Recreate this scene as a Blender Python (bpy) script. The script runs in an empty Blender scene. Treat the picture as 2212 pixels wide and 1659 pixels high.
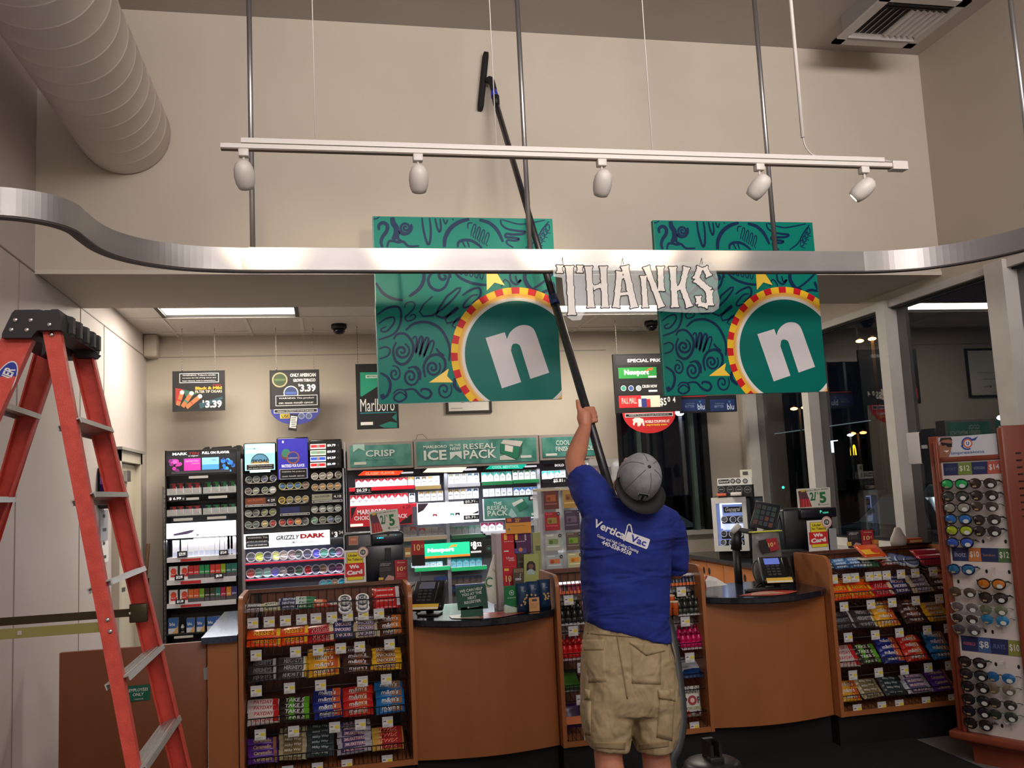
import bpy, bmesh, math, random
from mathutils import Matrix, Vector
from mathutils.bvhtree import BVHTree
random.seed(4)
S = bpy.context.scene
C = S.collection
pi, sin, cos, rad = math.pi, math.sin, math.cos, math.radians

# ------------------------------------------------------------ camera
IW, IH, FPX = 2212, 1659, 1936.2
YAW, PITCH, ROLL = 0.20776942, 0.11480184, -0.0485877
CAM = Vector((0, 0, 1.6))
fw = Vector((sin(YAW)*cos(PITCH), cos(YAW)*cos(PITCH), sin(PITCH)))
rt = Vector((cos(YAW), -sin(YAW), 0)); up = rt.cross(fw)
R_ = cos(ROLL)*rt + sin(ROLL)*up
U_ = -sin(ROLL)*rt + cos(ROLL)*up
cam = bpy.data.cameras.new('camera'); camo = bpy.data.objects.new('camera', cam); C.objects.link(camo)
M3 = Matrix((R_, U_, -fw)).transposed()
camo.matrix_world = Matrix.Translation(CAM) @ M3.to_4x4()
cam.sensor_width = 36; cam.lens = 36*FPX/IW; cam.clip_start = 0.05; cam.clip_end = 300
S.camera = camo
S.view_settings.view_transform = 'Standard'; S.view_settings.look = 'None'
S.view_settings.gamma = 1; S.view_settings.use_curve_mapping = False
S.view_settings.exposure = 0.0

def at(px, py, Y=None, Z=None, X=None):
    "point where the sight line of a photo pixel meets a plane"
    d = R_*((px-IW/2)/FPX) + U_*((IH/2-py)/FPX) + fw
    t = (Y-CAM.y)/d.y if Y is not None else (Z-CAM.z)/d.z if Z is not None else (X-CAM.x)/d.x
    return CAM + d*t

# room measures
XL, XR, Y1, Y2, YB, H1, HR, HC = -1.472, 3.928, 5.0, 7.99, -5.0, 2.842, 3.02, 4.33

# ------------------------------------------------------------ world and lights
w = bpy.data.worlds.new('night'); S.world = w; w.use_nodes = True
w.node_tree.nodes['Background'].inputs[0].default_value = (0.004, 0.005, 0.008, 1)
w.node_tree.nodes['Background'].inputs[1].default_value = 0.6

def area(name, loc, size, sizey, power, col, rot=(0, 0, 0)):
    l = bpy.data.lights.new(name, 'AREA'); l.shape = 'RECTANGLE'; l.size = size; l.size_y = sizey
    l.energy = power; l.color = col
    o = bpy.data.objects.new(name, l); o.location = loc; o.rotation_euler = rot; C.objects.link(o); return o
# ceiling lamps of the sales floor behind the camera, and unseen fill lights added to brighten the upper walls
area('store_lamp', (1.6, 0.6, 4.2), 2.4, 1.2, 70, (1, .92, .90))
area('store_lamp', (1.0, -2.6, 4.2), 3.2, 1.6, 180, (1, .92, .90))
for x_, p_ in ((-.3, 25), (2.4, 34)):
    w_ = area('upper_wall_fill', (x_, -1.6, 3.7), 2.2, .8, p_, (1, .92, .88), (rad(96), 0, 0)); w_.data.spread = rad(66)

# ------------------------------------------------------------ materials
def lin(c):
    c /= 255.0
    return c/12.92 if c <= .04045 else ((c+.055)/1.055)**2.4
_mc = {}
def mat(r, g=None, b=None, rough=.6, metal=0, emit=0, alpha=1, coat=0, spec=.5):
    if g is None: r, g, b = r
    k = (r, g, b, rough, metal, emit, alpha, coat, spec)
    if k in _mc: return _mc[k]
    m = bpy.data.materials.new('paint_%d_%d_%d' % (r, g, b)); m.use_nodes = True
    p = m.node_tree.nodes['Principled BSDF']; c = (lin(r), lin(g), lin(b), 1)
    p.inputs['Base Color'].default_value = c; p.inputs['Roughness'].default_value = rough
    p.inputs['Metallic'].default_value = metal; p.inputs['Alpha'].default_value = alpha
    p.inputs['Coat Weight'].default_value = coat; p.inputs['Specular IOR Level'].default_value = spec
    if emit:
        p.inputs['Emission Color'].default_value = c; p.inputs['Emission Strength'].default_value = emit
    _mc[k] = m
    return m
def noisy(name, c1, c2, scale=4, rough=.7, stretch=(1, 1, 1), bump=0, bscale=60, metal=0, detail=4, rough2=None):
    m = bpy.data.materials.new(name); m.use_nodes = True; nt = m.node_tree; N = nt.nodes; L = nt.links
    p = N['Principled BSDF']; tc = N.new('ShaderNodeTexCoord'); mp = N.new('ShaderNodeMapping')
    mp.inputs['Scale'].default_value = stretch; L.new(tc.outputs['Object'], mp.inputs[0])
    n = N.new('ShaderNodeTexNoise'); n.inputs['Scale'].default_value = scale; n.inputs['Detail'].default_value = detail
    L.new(mp.outputs[0], n.inputs['Vector'])
    r = N.new('ShaderNodeValToRGB'); r.color_ramp.elements[0].position = .35; r.color_ramp.elements[1].position = .65
    r.color_ramp.elements[0].color = (*[lin(v) for v in c1], 1); r.color_ramp.elements[1].color = (*[lin(v) for v in c2], 1)
    L.new(n.outputs['Fac'], r.inputs[0]); L.new(r.outputs[0], p.inputs['Base Color'])
    p.inputs['Roughness'].default_value = rough; p.inputs['Metallic'].default_value = metal
    if bump:
        n2 = N.new('ShaderNodeTexNoise'); n2.inputs['Scale'].default_value = bscale; L.new(tc.outputs['Object'], n2.inputs['Vector'])
        bp = N.new('ShaderNodeBump'); bp.inputs['Strength'].default_value = bump; bp.inputs['Distance'].default_value = .01
        L.new(n2.outputs['Fac'], bp.inputs['Height']); L.new(bp.outputs[0], p.inputs['Normal'])
    return m
WHITE = mat(230, 228, 222); BLACK = mat(16, 16, 18, rough=.5); DGREY = mat(45, 46, 50)
STEEL = mat(170, 170, 172, rough=.35, metal=.9); CHROME = mat(210, 210, 210, rough=.15, metal=1)
wallm = noisy('painted_wall', (190, 180, 166), (197, 187, 173), 1.2, .85, bump=.12, bscale=220)
ceilm = noisy('painted_ceiling', (178, 168, 162), (184, 174, 168), 1.5, .9, bump=.2, bscale=160)
frpm = noisy('wall_panel', (200, 190, 186), (206, 196, 192), 1.5, .6, bump=.08, bscale=160)
wood = noisy('maple_laminate', (156, 95, 52), (167, 104, 59), 5, .4, (1, 1, .12))
woodd = noisy('shaded_laminate', (98, 58, 40), (108, 66, 46), 6, .42, (1, 1, .2))  # rack backs: darker copy of the gate wood, shade put into the colour
woodg = noisy('brown_gate_laminate', (124, 70, 42), (134, 78, 48), 5, .4, (1, 1, .12))
woodr = noisy('red_cherry_wood', (116, 54, 36), (134, 66, 44), 7, .35, (1, 1, .15))
topm = noisy('black_laminate', (24, 28, 36), (34, 39, 48), 60, .16)
matm = noisy('black_mat', (13, 13, 15), (20, 20, 22), 90, .95, bump=.3, bscale=200)
alu = noisy('brushed_aluminium', (142, 139, 138), (150, 147, 146), 3, .36, (1, 1, 4), metal=.45)
wirem = mat(20, 20, 22, rough=.4)
glassm = bpy.data.materials.new('clear_glass'); glassm.use_nodes = True
p_ = glassm.node_tree.nodes['Principled BSDF']
p_.inputs['Transmission Weight'].default_value = 1; p_.inputs['Roughness'].default_value = 0; p_.inputs['IOR'].default_value = 1.45
acryl = mat(215, 222, 222, rough=.15, alpha=.22)
clearp = mat(225, 228, 230, rough=.12, alpha=.3)

# ------------------------------------------------------------ mesh builder
_tx = {}
def text_mesh(s, bold, shear):
    k = (s, bold, shear)
    if k not in _tx:
        cu = bpy.data.curves.new('lettering', 'FONT'); cu.body = s; cu.size = 1; cu.resolution_u = 2
        cu.offset = bold; cu.shear = shear; cu.fill_mode = 'BOTH'
        o = bpy.data.objects.new('lettering', cu); me = bpy.data.meshes.new_from_object(o)
        v = [(a.co.x, a.co.y) for a in me.vertices]; f = [tuple(q.vertices) for q in me.polygons]
        bpy.data.objects.remove(o); bpy.data.curves.remove(cu); bpy.data.meshes.remove(me)
        if not v: v = [(0, 0)]
        x0 = min(a[0] for a in v); x1 = max(a[0] for a in v); y0 = min(a[1] for a in v); y1 = max(a[1] for a in v)
        _tx[k] = (v, f, x0, x1, y0, y1)
    return _tx[k]

class MB:
    def __init__(s, m=None):
        s.bm = bmesh.new(); s.mats = []; s.cur = 0; s.T = Matrix(); s.sm = False
        if m: s.m(m)
    def m(s, m):
        if m not in s.mats: s.mats.append(m)
        s.cur = s.mats.index(m); return s
    def v(s, p): return s.bm.verts.new(s.T @ Vector(p))
    def f(s, vs, smooth=False):
        try: f = s.bm.faces.new(vs)
        except ValueError: return None
        f.material_index = s.cur; f.smooth = smooth; return f
    def quad(s, *pts): s.f([s.v(p) for p in pts]); return s
    def box(s, x0, x1, y0, y1, z0, z1, bev=0, seg=2):
        tmp = s.bm if not bev else bmesh.new()
        V = [tmp.verts.new((s.T @ Vector((x, y, z))) if not bev else (x, y, z)) for x in (x0, x1) for y in (y0, y1) for z in (z0, z1)]
        F = [(0, 1, 3, 2), (4, 6, 7, 5), (0, 4, 5, 1), (2, 3, 7, 6), (0, 2, 6, 4), (1, 5, 7, 3)]
        for q in F:
            f = tmp.faces.new([V[i] for i in q])
            if not bev: f.material_index = s.cur
        if bev:
            bmesh.ops.bevel(tmp, geom=list(tmp.edges), offset=bev, segments=seg, affect='EDGES', profile=.5)
            s.merge(tmp, smooth=True)
        return s
    def merge(s, tmp, smooth=False):
        mp = {v: s.bm.verts.new(s.T @ v.co) for v in tmp.verts}
        for f in tmp.faces: s.f([mp[v] for v in f.verts], smooth)
        tmp.free()
    def prism(s, poly, y0, y1):
        "poly of (x, z), extruded along y"
        a = [s.v((x, y0, z)) for x, z in poly]; b = [s.v((x, y1, z)) for x, z in poly]
        n = len(poly); s.f(a); s.f(b[::-1])
        for i in range(n): s.f([a[i], b[i], b[(i+1) % n], a[(i+1) % n]])
        return s
    def flat(s, poly, y=0): s.f([s.v((x, y, z)) for x, z in poly]); return s
    def rect(s, x0, x1, z0, z1, y=0): return s.flat([(x0, z0), (x1, z0), (x1, z1), (x0, z1)], y)
    def disc(s, x, z, r, y=0, n=20, rz=None):
        rz = rz or r
        return s.flat([(x+r*cos(2*pi*i/n), z+rz*sin(2*pi*i/n)) for i in range(n)], y)
    def ring(s, x, z, r0, r1, y=0, n=24, a0=0, a1=2*pi):
        for i in range(n):
            a, b = a0+(a1-a0)*i/n, a0+(a1-a0)*(i+1)/n
            s.flat([(x+r0*cos(a), z+r0*sin(a)), (x+r1*cos(a), z+r1*sin(a)), (x+r1*cos(b), z+r1*sin(b)), (x+r0*cos(b), z+r0*sin(b))], y)
        return s
    def text(s, t, x, z, h, y=-.001, w=None, al='c', bold=0.01, rot=0, shear=0):
        v, f, x0, x1, y0, y1 = text_mesh(t, bold, shear)
        k = h/max(.01, y1-y0); kx = (w/max(.01, x1-x0)) if w else k*.92
        ox = {'c': -(x0+x1)/2, 'l': -x0, 'r': -x1}[al]; c, n = cos(rot), sin(rot)
        V = []
        for a, b in v:
            a = (a+ox)*kx; b = (b-(y0+y1)/2)*k
            V.append(s.v((x+a*c-b*n, y, z+a*n+b*c)))
        for q in f: s.f([V[i] for i in q])
        return s
    def tube(s, pts, r, n=8, cap=True, smooth=True):
        pts = [Vector(p) for p in pts]; rs = r if isinstance(r, (list, tuple)) else [r]*len(pts); rings = []
        t = (pts[1]-pts[0]).normalized(); ref = Vector((0, 0, 1)) if abs(t.z) < .9 else Vector((1, 0, 0))
        u = t.cross(ref).normalized()
        for i, p in enumerate(pts):
            t = (pts[min(i+1, len(pts)-1)]-pts[max(i-1, 0)]).normalized()
            u = (u-t*u.dot(t)).normalized(); w2 = t.cross(u)
            rings.append([s.v(p+(u*cos(2*pi*k/n)+w2*sin(2*pi*k/n))*rs[i]) for k in range(n)])
        for a, b in zip(rings, rings[1:]):
            for k in range(n): s.f([a[k], a[(k+1) % n], b[(k+1) % n], b[k]], smooth)
        if cap: s.f(rings[0][::-1]); s.f(rings[-1])
        return s
    def lathe(s, prof, n=16, c=(0, 0, 0), smooth=True, sx=1, sy=1, cap=True):
        "profile of (r, z) turned about z"
        c = Vector(c); rings = []
        for r, z in prof:
            rings.append([s.v(c+Vector((r*sx*cos(2*pi*k/n), r*sy*sin(2*pi*k/n), z))) for k in range(n)] if r > 1e-6 else [s.v(c+Vector((0, 0, z)))])
        for a, b in zip(rings, rings[1:]):
            for k in range(n):
                if len(a) == 1 and len(b) == 1: continue
                if len(a) == 1: s.f([a[0], b[(k+1) % n], b[k]], smooth)
                elif len(b) == 1: s.f([a[k], a[(k+1) % n], b[0]], smooth)
                else: s.f([a[k], a[(k+1) % n], b[(k+1) % n], b[k]], smooth)
        if cap and len(rings[0]) > 1: s.f(rings[0][::-1])
        if cap and len(rings[-1]) > 1: s.f(rings[-1])
        return s
    def loft(s, rings, smooth=True, cap=True):
        R = [[s.v(p) for p in r] for r in rings]; n = len(R[0])
        for a, b in zip(R, R[1:]):
            for k in range(n): s.f([a[k], a[(k+1) % n], b[(k+1) % n], b[k]], smooth)
        if cap: s.f(R[0][::-1]); s.f(R[-1])
        return s
    def sphere(s, c, rx, ry=None, rz=None, n=12, m=8):
        ry = ry or rx; rz = rz or rx
        return s.lathe([(sin(pi*i/m), -cos(pi*i/m)*rz) if 0 < i < m else (0, -cos(pi*i/m)*rz) for i in range(m+1)], n, c, True, rx, ry)
    def build(s, name, parent=None, loc=None, rot=None, fix=True):
        if fix: bmesh.ops.recalc_face_normals(s.bm, faces=s.bm.faces)
        me = bpy.data.meshes.new(name); s.bm.to_mesh(me); s.bm.free()
        for m in s.mats: me.materials.append(m)
        o = bpy.data.objects.new(name, me); C.objects.link(o)
        if parent: o.parent = parent
        if loc is not None: o.location = loc
        if rot: o.rotation_euler = rot
        return o
def spline(pts, n=6):
    "smooth curve through points of any dimension"
    P = [pts[0]]+list(pts)+[pts[-1]]; out = []
    for i in range(1, len(P)-2):
        for k in range(n):
            t = k/n
            out.append(tuple(.5*(2*b+(c-a)*t+(2*a-5*b+4*c-d)*t*t+(3*b-a-3*c+d)*t**3) for a, b, c, d in zip(P[i-1], P[i], P[i+1], P[i+2])))
    out.append(tuple(pts[-1])); return out
def tag(o, label=None, cat=None, group=None, kind=None):
    if label: o['label'] = label
    if cat: o['category'] = cat
    if group: o['group'] = group
    if kind: o['kind'] = kind
    return o
def thing(name, label, cat, loc=(0, 0, 0), rz=0, group=None, rot=None):
    o = bpy.data.objects.new(name, None); C.objects.link(o); o.empty_display_size = .1
    o.location = loc; o.rotation_euler = rot or (0, 0, rz)
    return tag(o, label, cat, group)
def dup(o, loc=None, rot=None, label=None, group=None, parent=None):
    c = o.copy(); C.objects.link(c); c.parent = parent
    if loc is not None: c.location = loc
    if rot is not None: c.rotation_euler = rot
    if label: c['label'] = label
    if group: c['group'] = group
    for ch in list(o.children): dup(ch, parent=c)
    return c
def struct(o, label=None): return tag(o, label, kind='structure')
ORD = ['first', 'second', 'third', 'fourth', 'fifth', 'sixth', 'seventh', 'eighth', 'ninth', 'tenth', 'eleventh', 'twelfth', 'thirteenth', 'fourteenth', 'fifteenth']
# ============================================================ ROOM
def slab(name, b, m, label=None): return struct(MB(m).box(*b).build(name), label)
fl = noisy('floor_tile', (112, 108, 104), (124, 120, 116), 8, .55)
slab('floor', (XL-.15, XR+.15, YB-.1, Y2+.15, -.1, 0), fl)
slab('wall_left', (XL-.12, XL, YB, Y2+.12, 0, HC+.1), frpm)
slab('wall_rear', (XL-.12, XR+.12, YB-.1, YB, 0, HC+.1), wallm)
slab('wall_upper', (XL, XR, Y1, 5.935, H1, HC+.1), wallm)        # bulkhead over the counter
slab('ceiling', (XL-.1, XR+.1, YB, 5.9, HC, HC+.1), ceilm)
# walls round the windows
slab('wall_right', (XR, XR+.12, YB, Y2+.12, H1-.06, HC+.1), wallm)
slab('wall_right_rear', (XR, XR+.12, YB, 1.0, 0, H1-.06), wallm)
slab('wall_right_sill', (XR, XR+.12, 1.0, Y2, 0, 1.04), wallm)
slab('wall_back', (XL, 2.66, Y2, Y2+.12, 0, HR+.1), wallm)
slab('wall_back_sill', (2.66, 3.56, Y2, Y2+.12, 0, 1.08), wallm)
slab('wall_back_head', (2.66, 3.56, Y2, Y2+.12, 2.72, HR+.1), wallm)
slab('wall_back_corner', (3.56, XR+.12, Y2-.01, Y2+.12, 0, HR+.1), wallm)
slab('wall_right_corner', (XR-.02, XR+.12, 7.83, Y2-.01, 0, HR), wallm)
# tiled drop ceiling behind the bulkhead
tile = noisy('ceiling_tile', (205, 198, 190), (212, 206, 198), 40, .9, bump=.25, bscale=130)
gridm = mat(214, 210, 204)
lights = [(-1.20, -.18), (1.68, 2.88)]
mb = MB(tile)
ys = [5.935, 6.55, 7.16, 7.99]
slabs = []
for a, b in zip(ys, ys[1:]):
    if abs(a-6.55) < .01:
        xs = [XL, lights[0][0]], [lights[0][1], lights[1][0]], [lights[1][1], XR]
    else: xs = [[XL, XR]]
    for x0, x1 in xs: mb.box(x0, x1, a, b, HR, HR+.03)
mb.m(gridm)
for y in (6.55, 7.16, 7.77): mb.box(XL, XR, y-.012, y+.012, HR-.006, HR+.001)
for x in (-1.21, -.60, -.17, .44, 1.06, 1.67, 2.28, 2.89, 3.5):
    for a, b in ((5.935, 6.55), (7.16, 7.99)): mb.box(x-.012, x+.012, a, b, HR-.006, HR+.001)
struct(mb.build('ceiling_recess'))
# wall seams and panel strips
mb = MB(mat(150, 141, 134))
mb.box(XL, XL+.004, YB, Y2, H1-.004, H1+.004)
for y in (4.75, 5.9, 6.5): mb.box(XL, XL+.003, y-.003, y+.003, 0, H1)
mb.box(XL, 2.6, Y2-.004, Y2, H1-.004, H1+.004)
struct(mb.build('trim_1'))
# corner box in the recess
struct(MB(wallm).box(XL, XL+.11, 7.84, 7.99, 2.83, 3.02, .015).build('trim_2'))
# off-white band along the lower edge of the upper wall
struct(MB(mat(200, 192, 180)).box(XL, XR, Y1-.006, Y1, H1-.012, H1+.012).build('trim_3'))

# fluorescent troffers (two lamps each behind a lens)
for i, (x0, x1) in enumerate(lights):
    t = thing('ceiling_light', ['recessed ceiling light nearest the left wall', 'recessed ceiling light behind the hanging letters'][i], 'ceiling light', ((x0+x1)/2, 6.855, HR), 0)
    w2 = (x1-x0)/2
    fr = MB(mat(60, 58, 56)).box(-w2, w2, -.305, -.29, -.004, .08).box(-w2, w2, .29, .305, -.004, .08).box(-w2, -w2+.03, -.29, .29, -.004, .08).box(w2-.03, w2, -.29, .29, -.004, .08).m(WHITE).box(-w2, w2, -.3, .3, .075, .085)
    fr.build('frame', t)
    mb = MB(mat(255, 246, 232, emit=5.5))
    mb.box(-w2+.03, w2-.03, -.29, -.012, .02, .03).box(-w2+.03, w2-.03, .012, .29, .02, .03)
    mb.build('diffuser', t)
    MB(mat(225, 220, 210)).box(-w2+.03, w2-.03, -.012, .012, .012, .03).build('divider', t)
    area('troffer_lamp', ((x0+x1)/2, 6.855, HR+.008), x1-x0-.1, .5, 34, (1, .90, .76))
# dome cameras
for i, (px, py) in enumerate(((732, 702), (1405, 695))):
    c = at(px, py, Z=HR)
    t = thing('dome_camera', ['black dome camera on the recess ceiling near the left light', 'black dome camera on the recess ceiling beside the right green panel'][i], 'security camera', (c.x, 7.5, HR))
    MB(mat(22, 22, 24)).lathe([(0, 0), (.062, 0), (.066, -.03), (.058, -.04), (0, -.04)], 20).build('base', t)
    MB(mat(12, 12, 16, rough=.1)).lathe([(.05, -.04), (.047, -.065), (.03, -.083), (0, -.09)], 20).build('dome', t)

# ---------------------------------------------------- windows on the right and the back
fram = noisy('window_frame_paint', (196, 192, 186), (204, 200, 194), 8, .45)
seal = mat(18, 20, 20); gedge = mat(96, 116, 112, rough=.3)
ms = [7.79, 6.70, 5.595, 4.48, 3.36, 2.24, 1.03]
for i, (a, b) in enumerate(zip(ms, ms[1:])):
    wn = struct(thing('window_%d' % (i+1), None, None))
    z0, z1 = 1.04, H1-.06
    fb = MB(fram)
    fb.box(XR-.03, XR+.10, b+.03, a-.03, z0, z0+.05).box(XR-.03, XR+.10, b+.03, a-.03, z1-.05, z1)
    fb.m(seal).box(XR+.0, XR+.03, b+.03, a-.03, z0+.05, z0+.062).box(XR+.0, XR+.03, b+.03, a-.03, z1-.062, z1-.05)
    fb.box(XR+.0, XR+.03, a-.045, a-.03, z0, z1).box(XR+.0, XR+.03, b+.03, b+.045, z0, z1)
    fb.build('window_frame', wn)
    MB(glassm).box(XR+.035, XR+.041, b+.03, a-.03, z0+.05, z1-.05).build('glass', wn)
for i, y in enumerate(ms):
    wd = .05 if i not in (3,) else .075
    struct(MB(fram).box(XR-.06, XR+.11, y-wd, y+wd, 1.04, H1-.06).m(gedge).box(XR-.055, XR-.02, y+wd, y+wd+.004, 1.05, H1-.07).build('trim_%d' % (i+4)))
struct(MB(fram).box(XR-.09, XR, 1.0, 7.83, .985, 1.04).build('trim_12'))
wn = struct(thing('window_8', None, None))
fb = MB(fram).box(2.66, 3.56, Y2-.03, Y2+.1, 1.08, 1.12).box(2.66, 3.56, Y2-.03, Y2+.1, 2.68, 2.72).m(seal)
fb.box(2.66, 2.70, Y2-.02, Y2+.08, 1.12, 2.68).box(3.50, 3.56, Y2-.02, Y2+.08, 1.12, 2.68)
fb.m(gedge).box(2.86, 2.885, Y2-.02, Y2+.08, 1.12, 2.68).box(3.385, 3.42, Y2-.02, Y2+.08, 1.12, 2.68)  # thin left bar added for a greenish streak seen in the glass
fb.build('window_frame', wn)
MB(glassm).box(2.70, 3.50, Y2+.03, Y2+.036, 1.12, 2.68).build('glass', wn)

# ---------------------------------------------------- door in the left wall
crm = noisy('cream_door', (206, 196, 172), (212, 202, 180), 3, .5)
d = struct(thing('door_1', None, None))
y0, y1, zt = 6.75, 7.55, 2.0
MB(crm).box(XL, XL+.012, y0+.09, y1-.06, .0, zt-.09).build('door_panel', d)
f = MB(mat(196, 188, 170)).box(XL, XL+.05, y0, y0+.07, 0, zt).box(XL, XL+.05, y1-.06, y1, 0, zt).box(XL, XL+.05, y0, y1, zt-.08, zt)
f.m(mat(150, 146, 138)).box(XL, XL+.07, y0-.01, y1+.01, zt, zt+.02); f.build('door_frame', d)
MB(mat(40, 30, 26)).box(XL+.012, XL+.02, y0+.075, y0+.10, .0, 1.75).build('door_gap_strip', d)  # dark strip standing in for the gap beside the door
MB(STEEL).box(XL+.012, XL+.05, y0+.12, y0+.19, 1.0, 1.03).box(XL+.012, XL+.04, y0+.3, y0+.42, 1.78, 1.86).build('door_handle', d)

# ---------------------------------------------------- floor mats
tag(MB(matm).prism([(0, 0)], 0, 0).build('x') if False else MB(matm).quad((-1.4, 2.2, .012), (3.35, 2.2, .012), (3.355, 4.45, .012), (3.37, 5.19, .012)).quad((-1.4, 2.2, .012), (3.37, 5.19, .012), (3.1, 5.3, .012), (-1.4, 5.3, .012)).build('floor_mat'), 'large black floor mat spread in front of the counter', 'mat')

# ============================================================ CEILING FITTINGS
# spiral duct
mb = MB(noisy('duct_metal', (214, 206, 200), (222, 214, 208), 3, .45))
dc = at(270, 290, Y=4.98); e1 = at(368, 262, Y=4.98); e2 = at(272, 375, Y=4.98)
RD = (e1.x-at(200, 332, Y=4.98).x)*.60
cx, cz = e1.x-RD, e2.z+RD
n, rings = 48, []
yy = -1.0
stp = .155
prof = []
k = 0
y = 4.985
while y > -1.5:
    prof.append((RD, y)); prof.append((RD, y-stp+.013)); prof.append((RD+.002, y-stp+.009)); prof.append((RD+.002, y-stp+.005)); prof.append((RD, y-stp+.001)); y -= stp
for r, y in prof:
    rings.append([(cx+r*cos(2*pi*i/n), y+stp*i/n-.155 if False else y, cz+r*sin(2*pi*i/n)) for i in range(n)])
mb.loft(rings)
tag(mb.build('spiral_duct'), 'large round white spiral air duct in the upper left corner', 'air duct')
# air diffuser on a short box
c = Vector((3.32, 4.36, 0)); t = thing('air_diffuser', 'square white ceiling air diffuser box in the upper right corner', 'air vent', (c.x, c.y, HC))
vm = mat(196, 192, 190, rough=.4)
hw = .24; dz = -.15
mb = MB(mat(150, 146, 144)); mb.box(-hw+.02, hw-.02, -hw+.02, hw-.02, dz, 0).build('duct_box', t)
mb = MB(vm)
for s in (-1, 1):
    mb.box(-hw-.03, hw+.03, s*hw-.03, s*hw+.03, dz-.012, dz); mb.box(s*hw-.03, s*hw+.03, -hw-.03, hw+.03, dz-.012, dz)
mb.m(mat(60, 58, 58)).box(-hw, hw, -hw, hw, dz-.002, dz+.004); mb.build('frame', t)
mb = MB(vm)
def blade(mb, x0, x1, y0, y1, z, ax, tilt):
    if ax == 'x': mb.quad((x0, y0, z), (x1, y0, z), (x1, y1, z+tilt), (x0, y1, z+tilt))
    else: mb.quad((x0, y0, z), (x0, y1, z), (x1, y1, z+tilt), (x1, y0, z+tilt))
for i in range(3):
    blade(mb, -hw+.02, hw-.02, -hw+.005+i*.03, -hw+.035+i*.03, dz-.012-.004*i, 'x', .018)
    blade(mb, -hw+.02, hw-.02, hw-.005-i*.03, hw-.035-i*.03, dz-.012-.004*i, 'x', .018)
for i in range(11):
    x = -hw+.05+i*.04
    blade(mb, x, x+(.03 if i < 5 else -.03), -hw+.1, hw-.1, dz-.018, 'y', .018)
mb.build('louvers', t)

# S-curved aluminium fascia hung from rods
ZT = at(1200, 540, Y=3.85).z; ZB = ZT-.095
tp = [at(px, py, Z=ZT) for px, py in ((127, 422), (157, 433), (187, 452), (209, 478), (243, 497), (291, 512), (336, 519), (411, 527), (523, 529))]
path = [(-1.465, 3.10), (-1.25, 3.10), (-1.05, 3.12), (-.95, 3.15), (-.875, 3.21), (-.835, 3.29), (-.825, 3.39), (-.81, 3.52), (-.77, 3.63), (-.70, 3.72), (-.60, 3.79), (-.48, 3.83), (-.33, 3.85)]
path = spline(path, 5)+[(-.30, 3.85)]
p2 = [(-.30, 3.85), (2.30, 3.85), (2.50, 3.848)]+spline([(2.6, 3.845), (2.75, 3.82), (2.9, 3.76), (3.03, 3.64), (3.12, 3.48), (3.17, 3.28), (3.20, 3.0), (3.22, 2.6), (3.22, 2.0)], 6)
def ribbon(path, th, z0, z1, mm, name, parent):
    mb = MB(mm); L = []; Rr = []
    for i, p in enumerate(path):
        a = Vector(path[max(i-1, 0)]); b = Vector(path[min(i+1, len(path)-1)]); d = (b-a).normalized(); nn = Vector((-d.y, d.x))
        L.append(Vector(p)); Rr.append(Vector(p)+nn*th)
    rings = [[(a.x, a.y, z0), (a.x, a.y, z1), (b.x, b.y, z1), (b.x, b.y, z0)] for a, b in zip(L, Rr)]
    mb.loft(rings, smooth=False); o = mb.build(name, parent)
    return o
bt = thing('curved_ceiling_fascia', 'long S-curved brushed aluminium band hanging from ceiling rods', 'hanging fascia', (0, 0, 0))
o1 = ribbon(path, .045, ZB, ZT, alu, 'band', bt); o2 = ribbon(p2, .045, ZB, ZT+.003, alu, 'band', bt)
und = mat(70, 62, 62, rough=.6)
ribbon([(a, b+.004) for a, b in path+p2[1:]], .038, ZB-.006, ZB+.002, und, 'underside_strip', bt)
for i, x in enumerate((-.285, .93, 2.146)):
    MB(STEEL).tube([(x, 3.873, ZT-.01), (x, 3.873, HC)], .0115, 10).build('rod', bt)
MB(STEEL).tube([(3.175, 3.38, ZT-.02), (3.175, 3.38, HC)], .0115, 10).build('rod', bt)

# track with five spotlights
tk = thing('light_track', 'white light track with thin suspension wires above the metal band', 'track light', (0, 0, 0))
white = mat(205, 200, 194, rough=.4)
MB(white).box(-.34, 2.37, 3.19, 3.22, 2.846, 2.862).m(mat(120, 108, 96)).box(-.34, 2.37, 3.193, 3.217, 2.842, 2.8465).build('rail', tk)
MB(white).box(-.27, 2.30, 3.195, 3.235, 2.868, 2.886).build('conduit', tk)
MB(white).box(2.33, 2.40, 3.185, 3.225, 2.835, 2.87).build('power_feed', tk)
for x in (-.01, .66, 1.285): MB(mat(215, 210, 205)).tube([(x, 3.205, 2.88), (x, 3.205, HC)], .0022, 5).build('wire', tk)
MB(mat(205, 200, 195)).tube([(1.95, 3.22, 2.97), (1.95, 3.22, HC)], .008, 8).build('wire_conduit', tk)
MB(mat(190, 185, 180)).tube(spline([(1.95, 3.22, 2.98), (1.96, 3.22, 2.93), (2.0, 3.22, 2.893), (2.1, 3.22, 2.888), (2.2, 3.215, 2.892), (2.34, 3.21, 2.875)], 5), .0035, 6).build('cable', tk)
eg = [(0, .055), (.012, .054), (.026, .044), (.034, .025), (.037, .0), (.034, -.028), (.027, -.048), (.022, -.05), (.020, -.046), (0, -.045)]
spots = [(-.262, (.10, .42)), (.36, (.05, .30)), (1.072, (-.02, .30)), (1.735, (-.62, .35)), (2.205, (-1.0, .30))]
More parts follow.
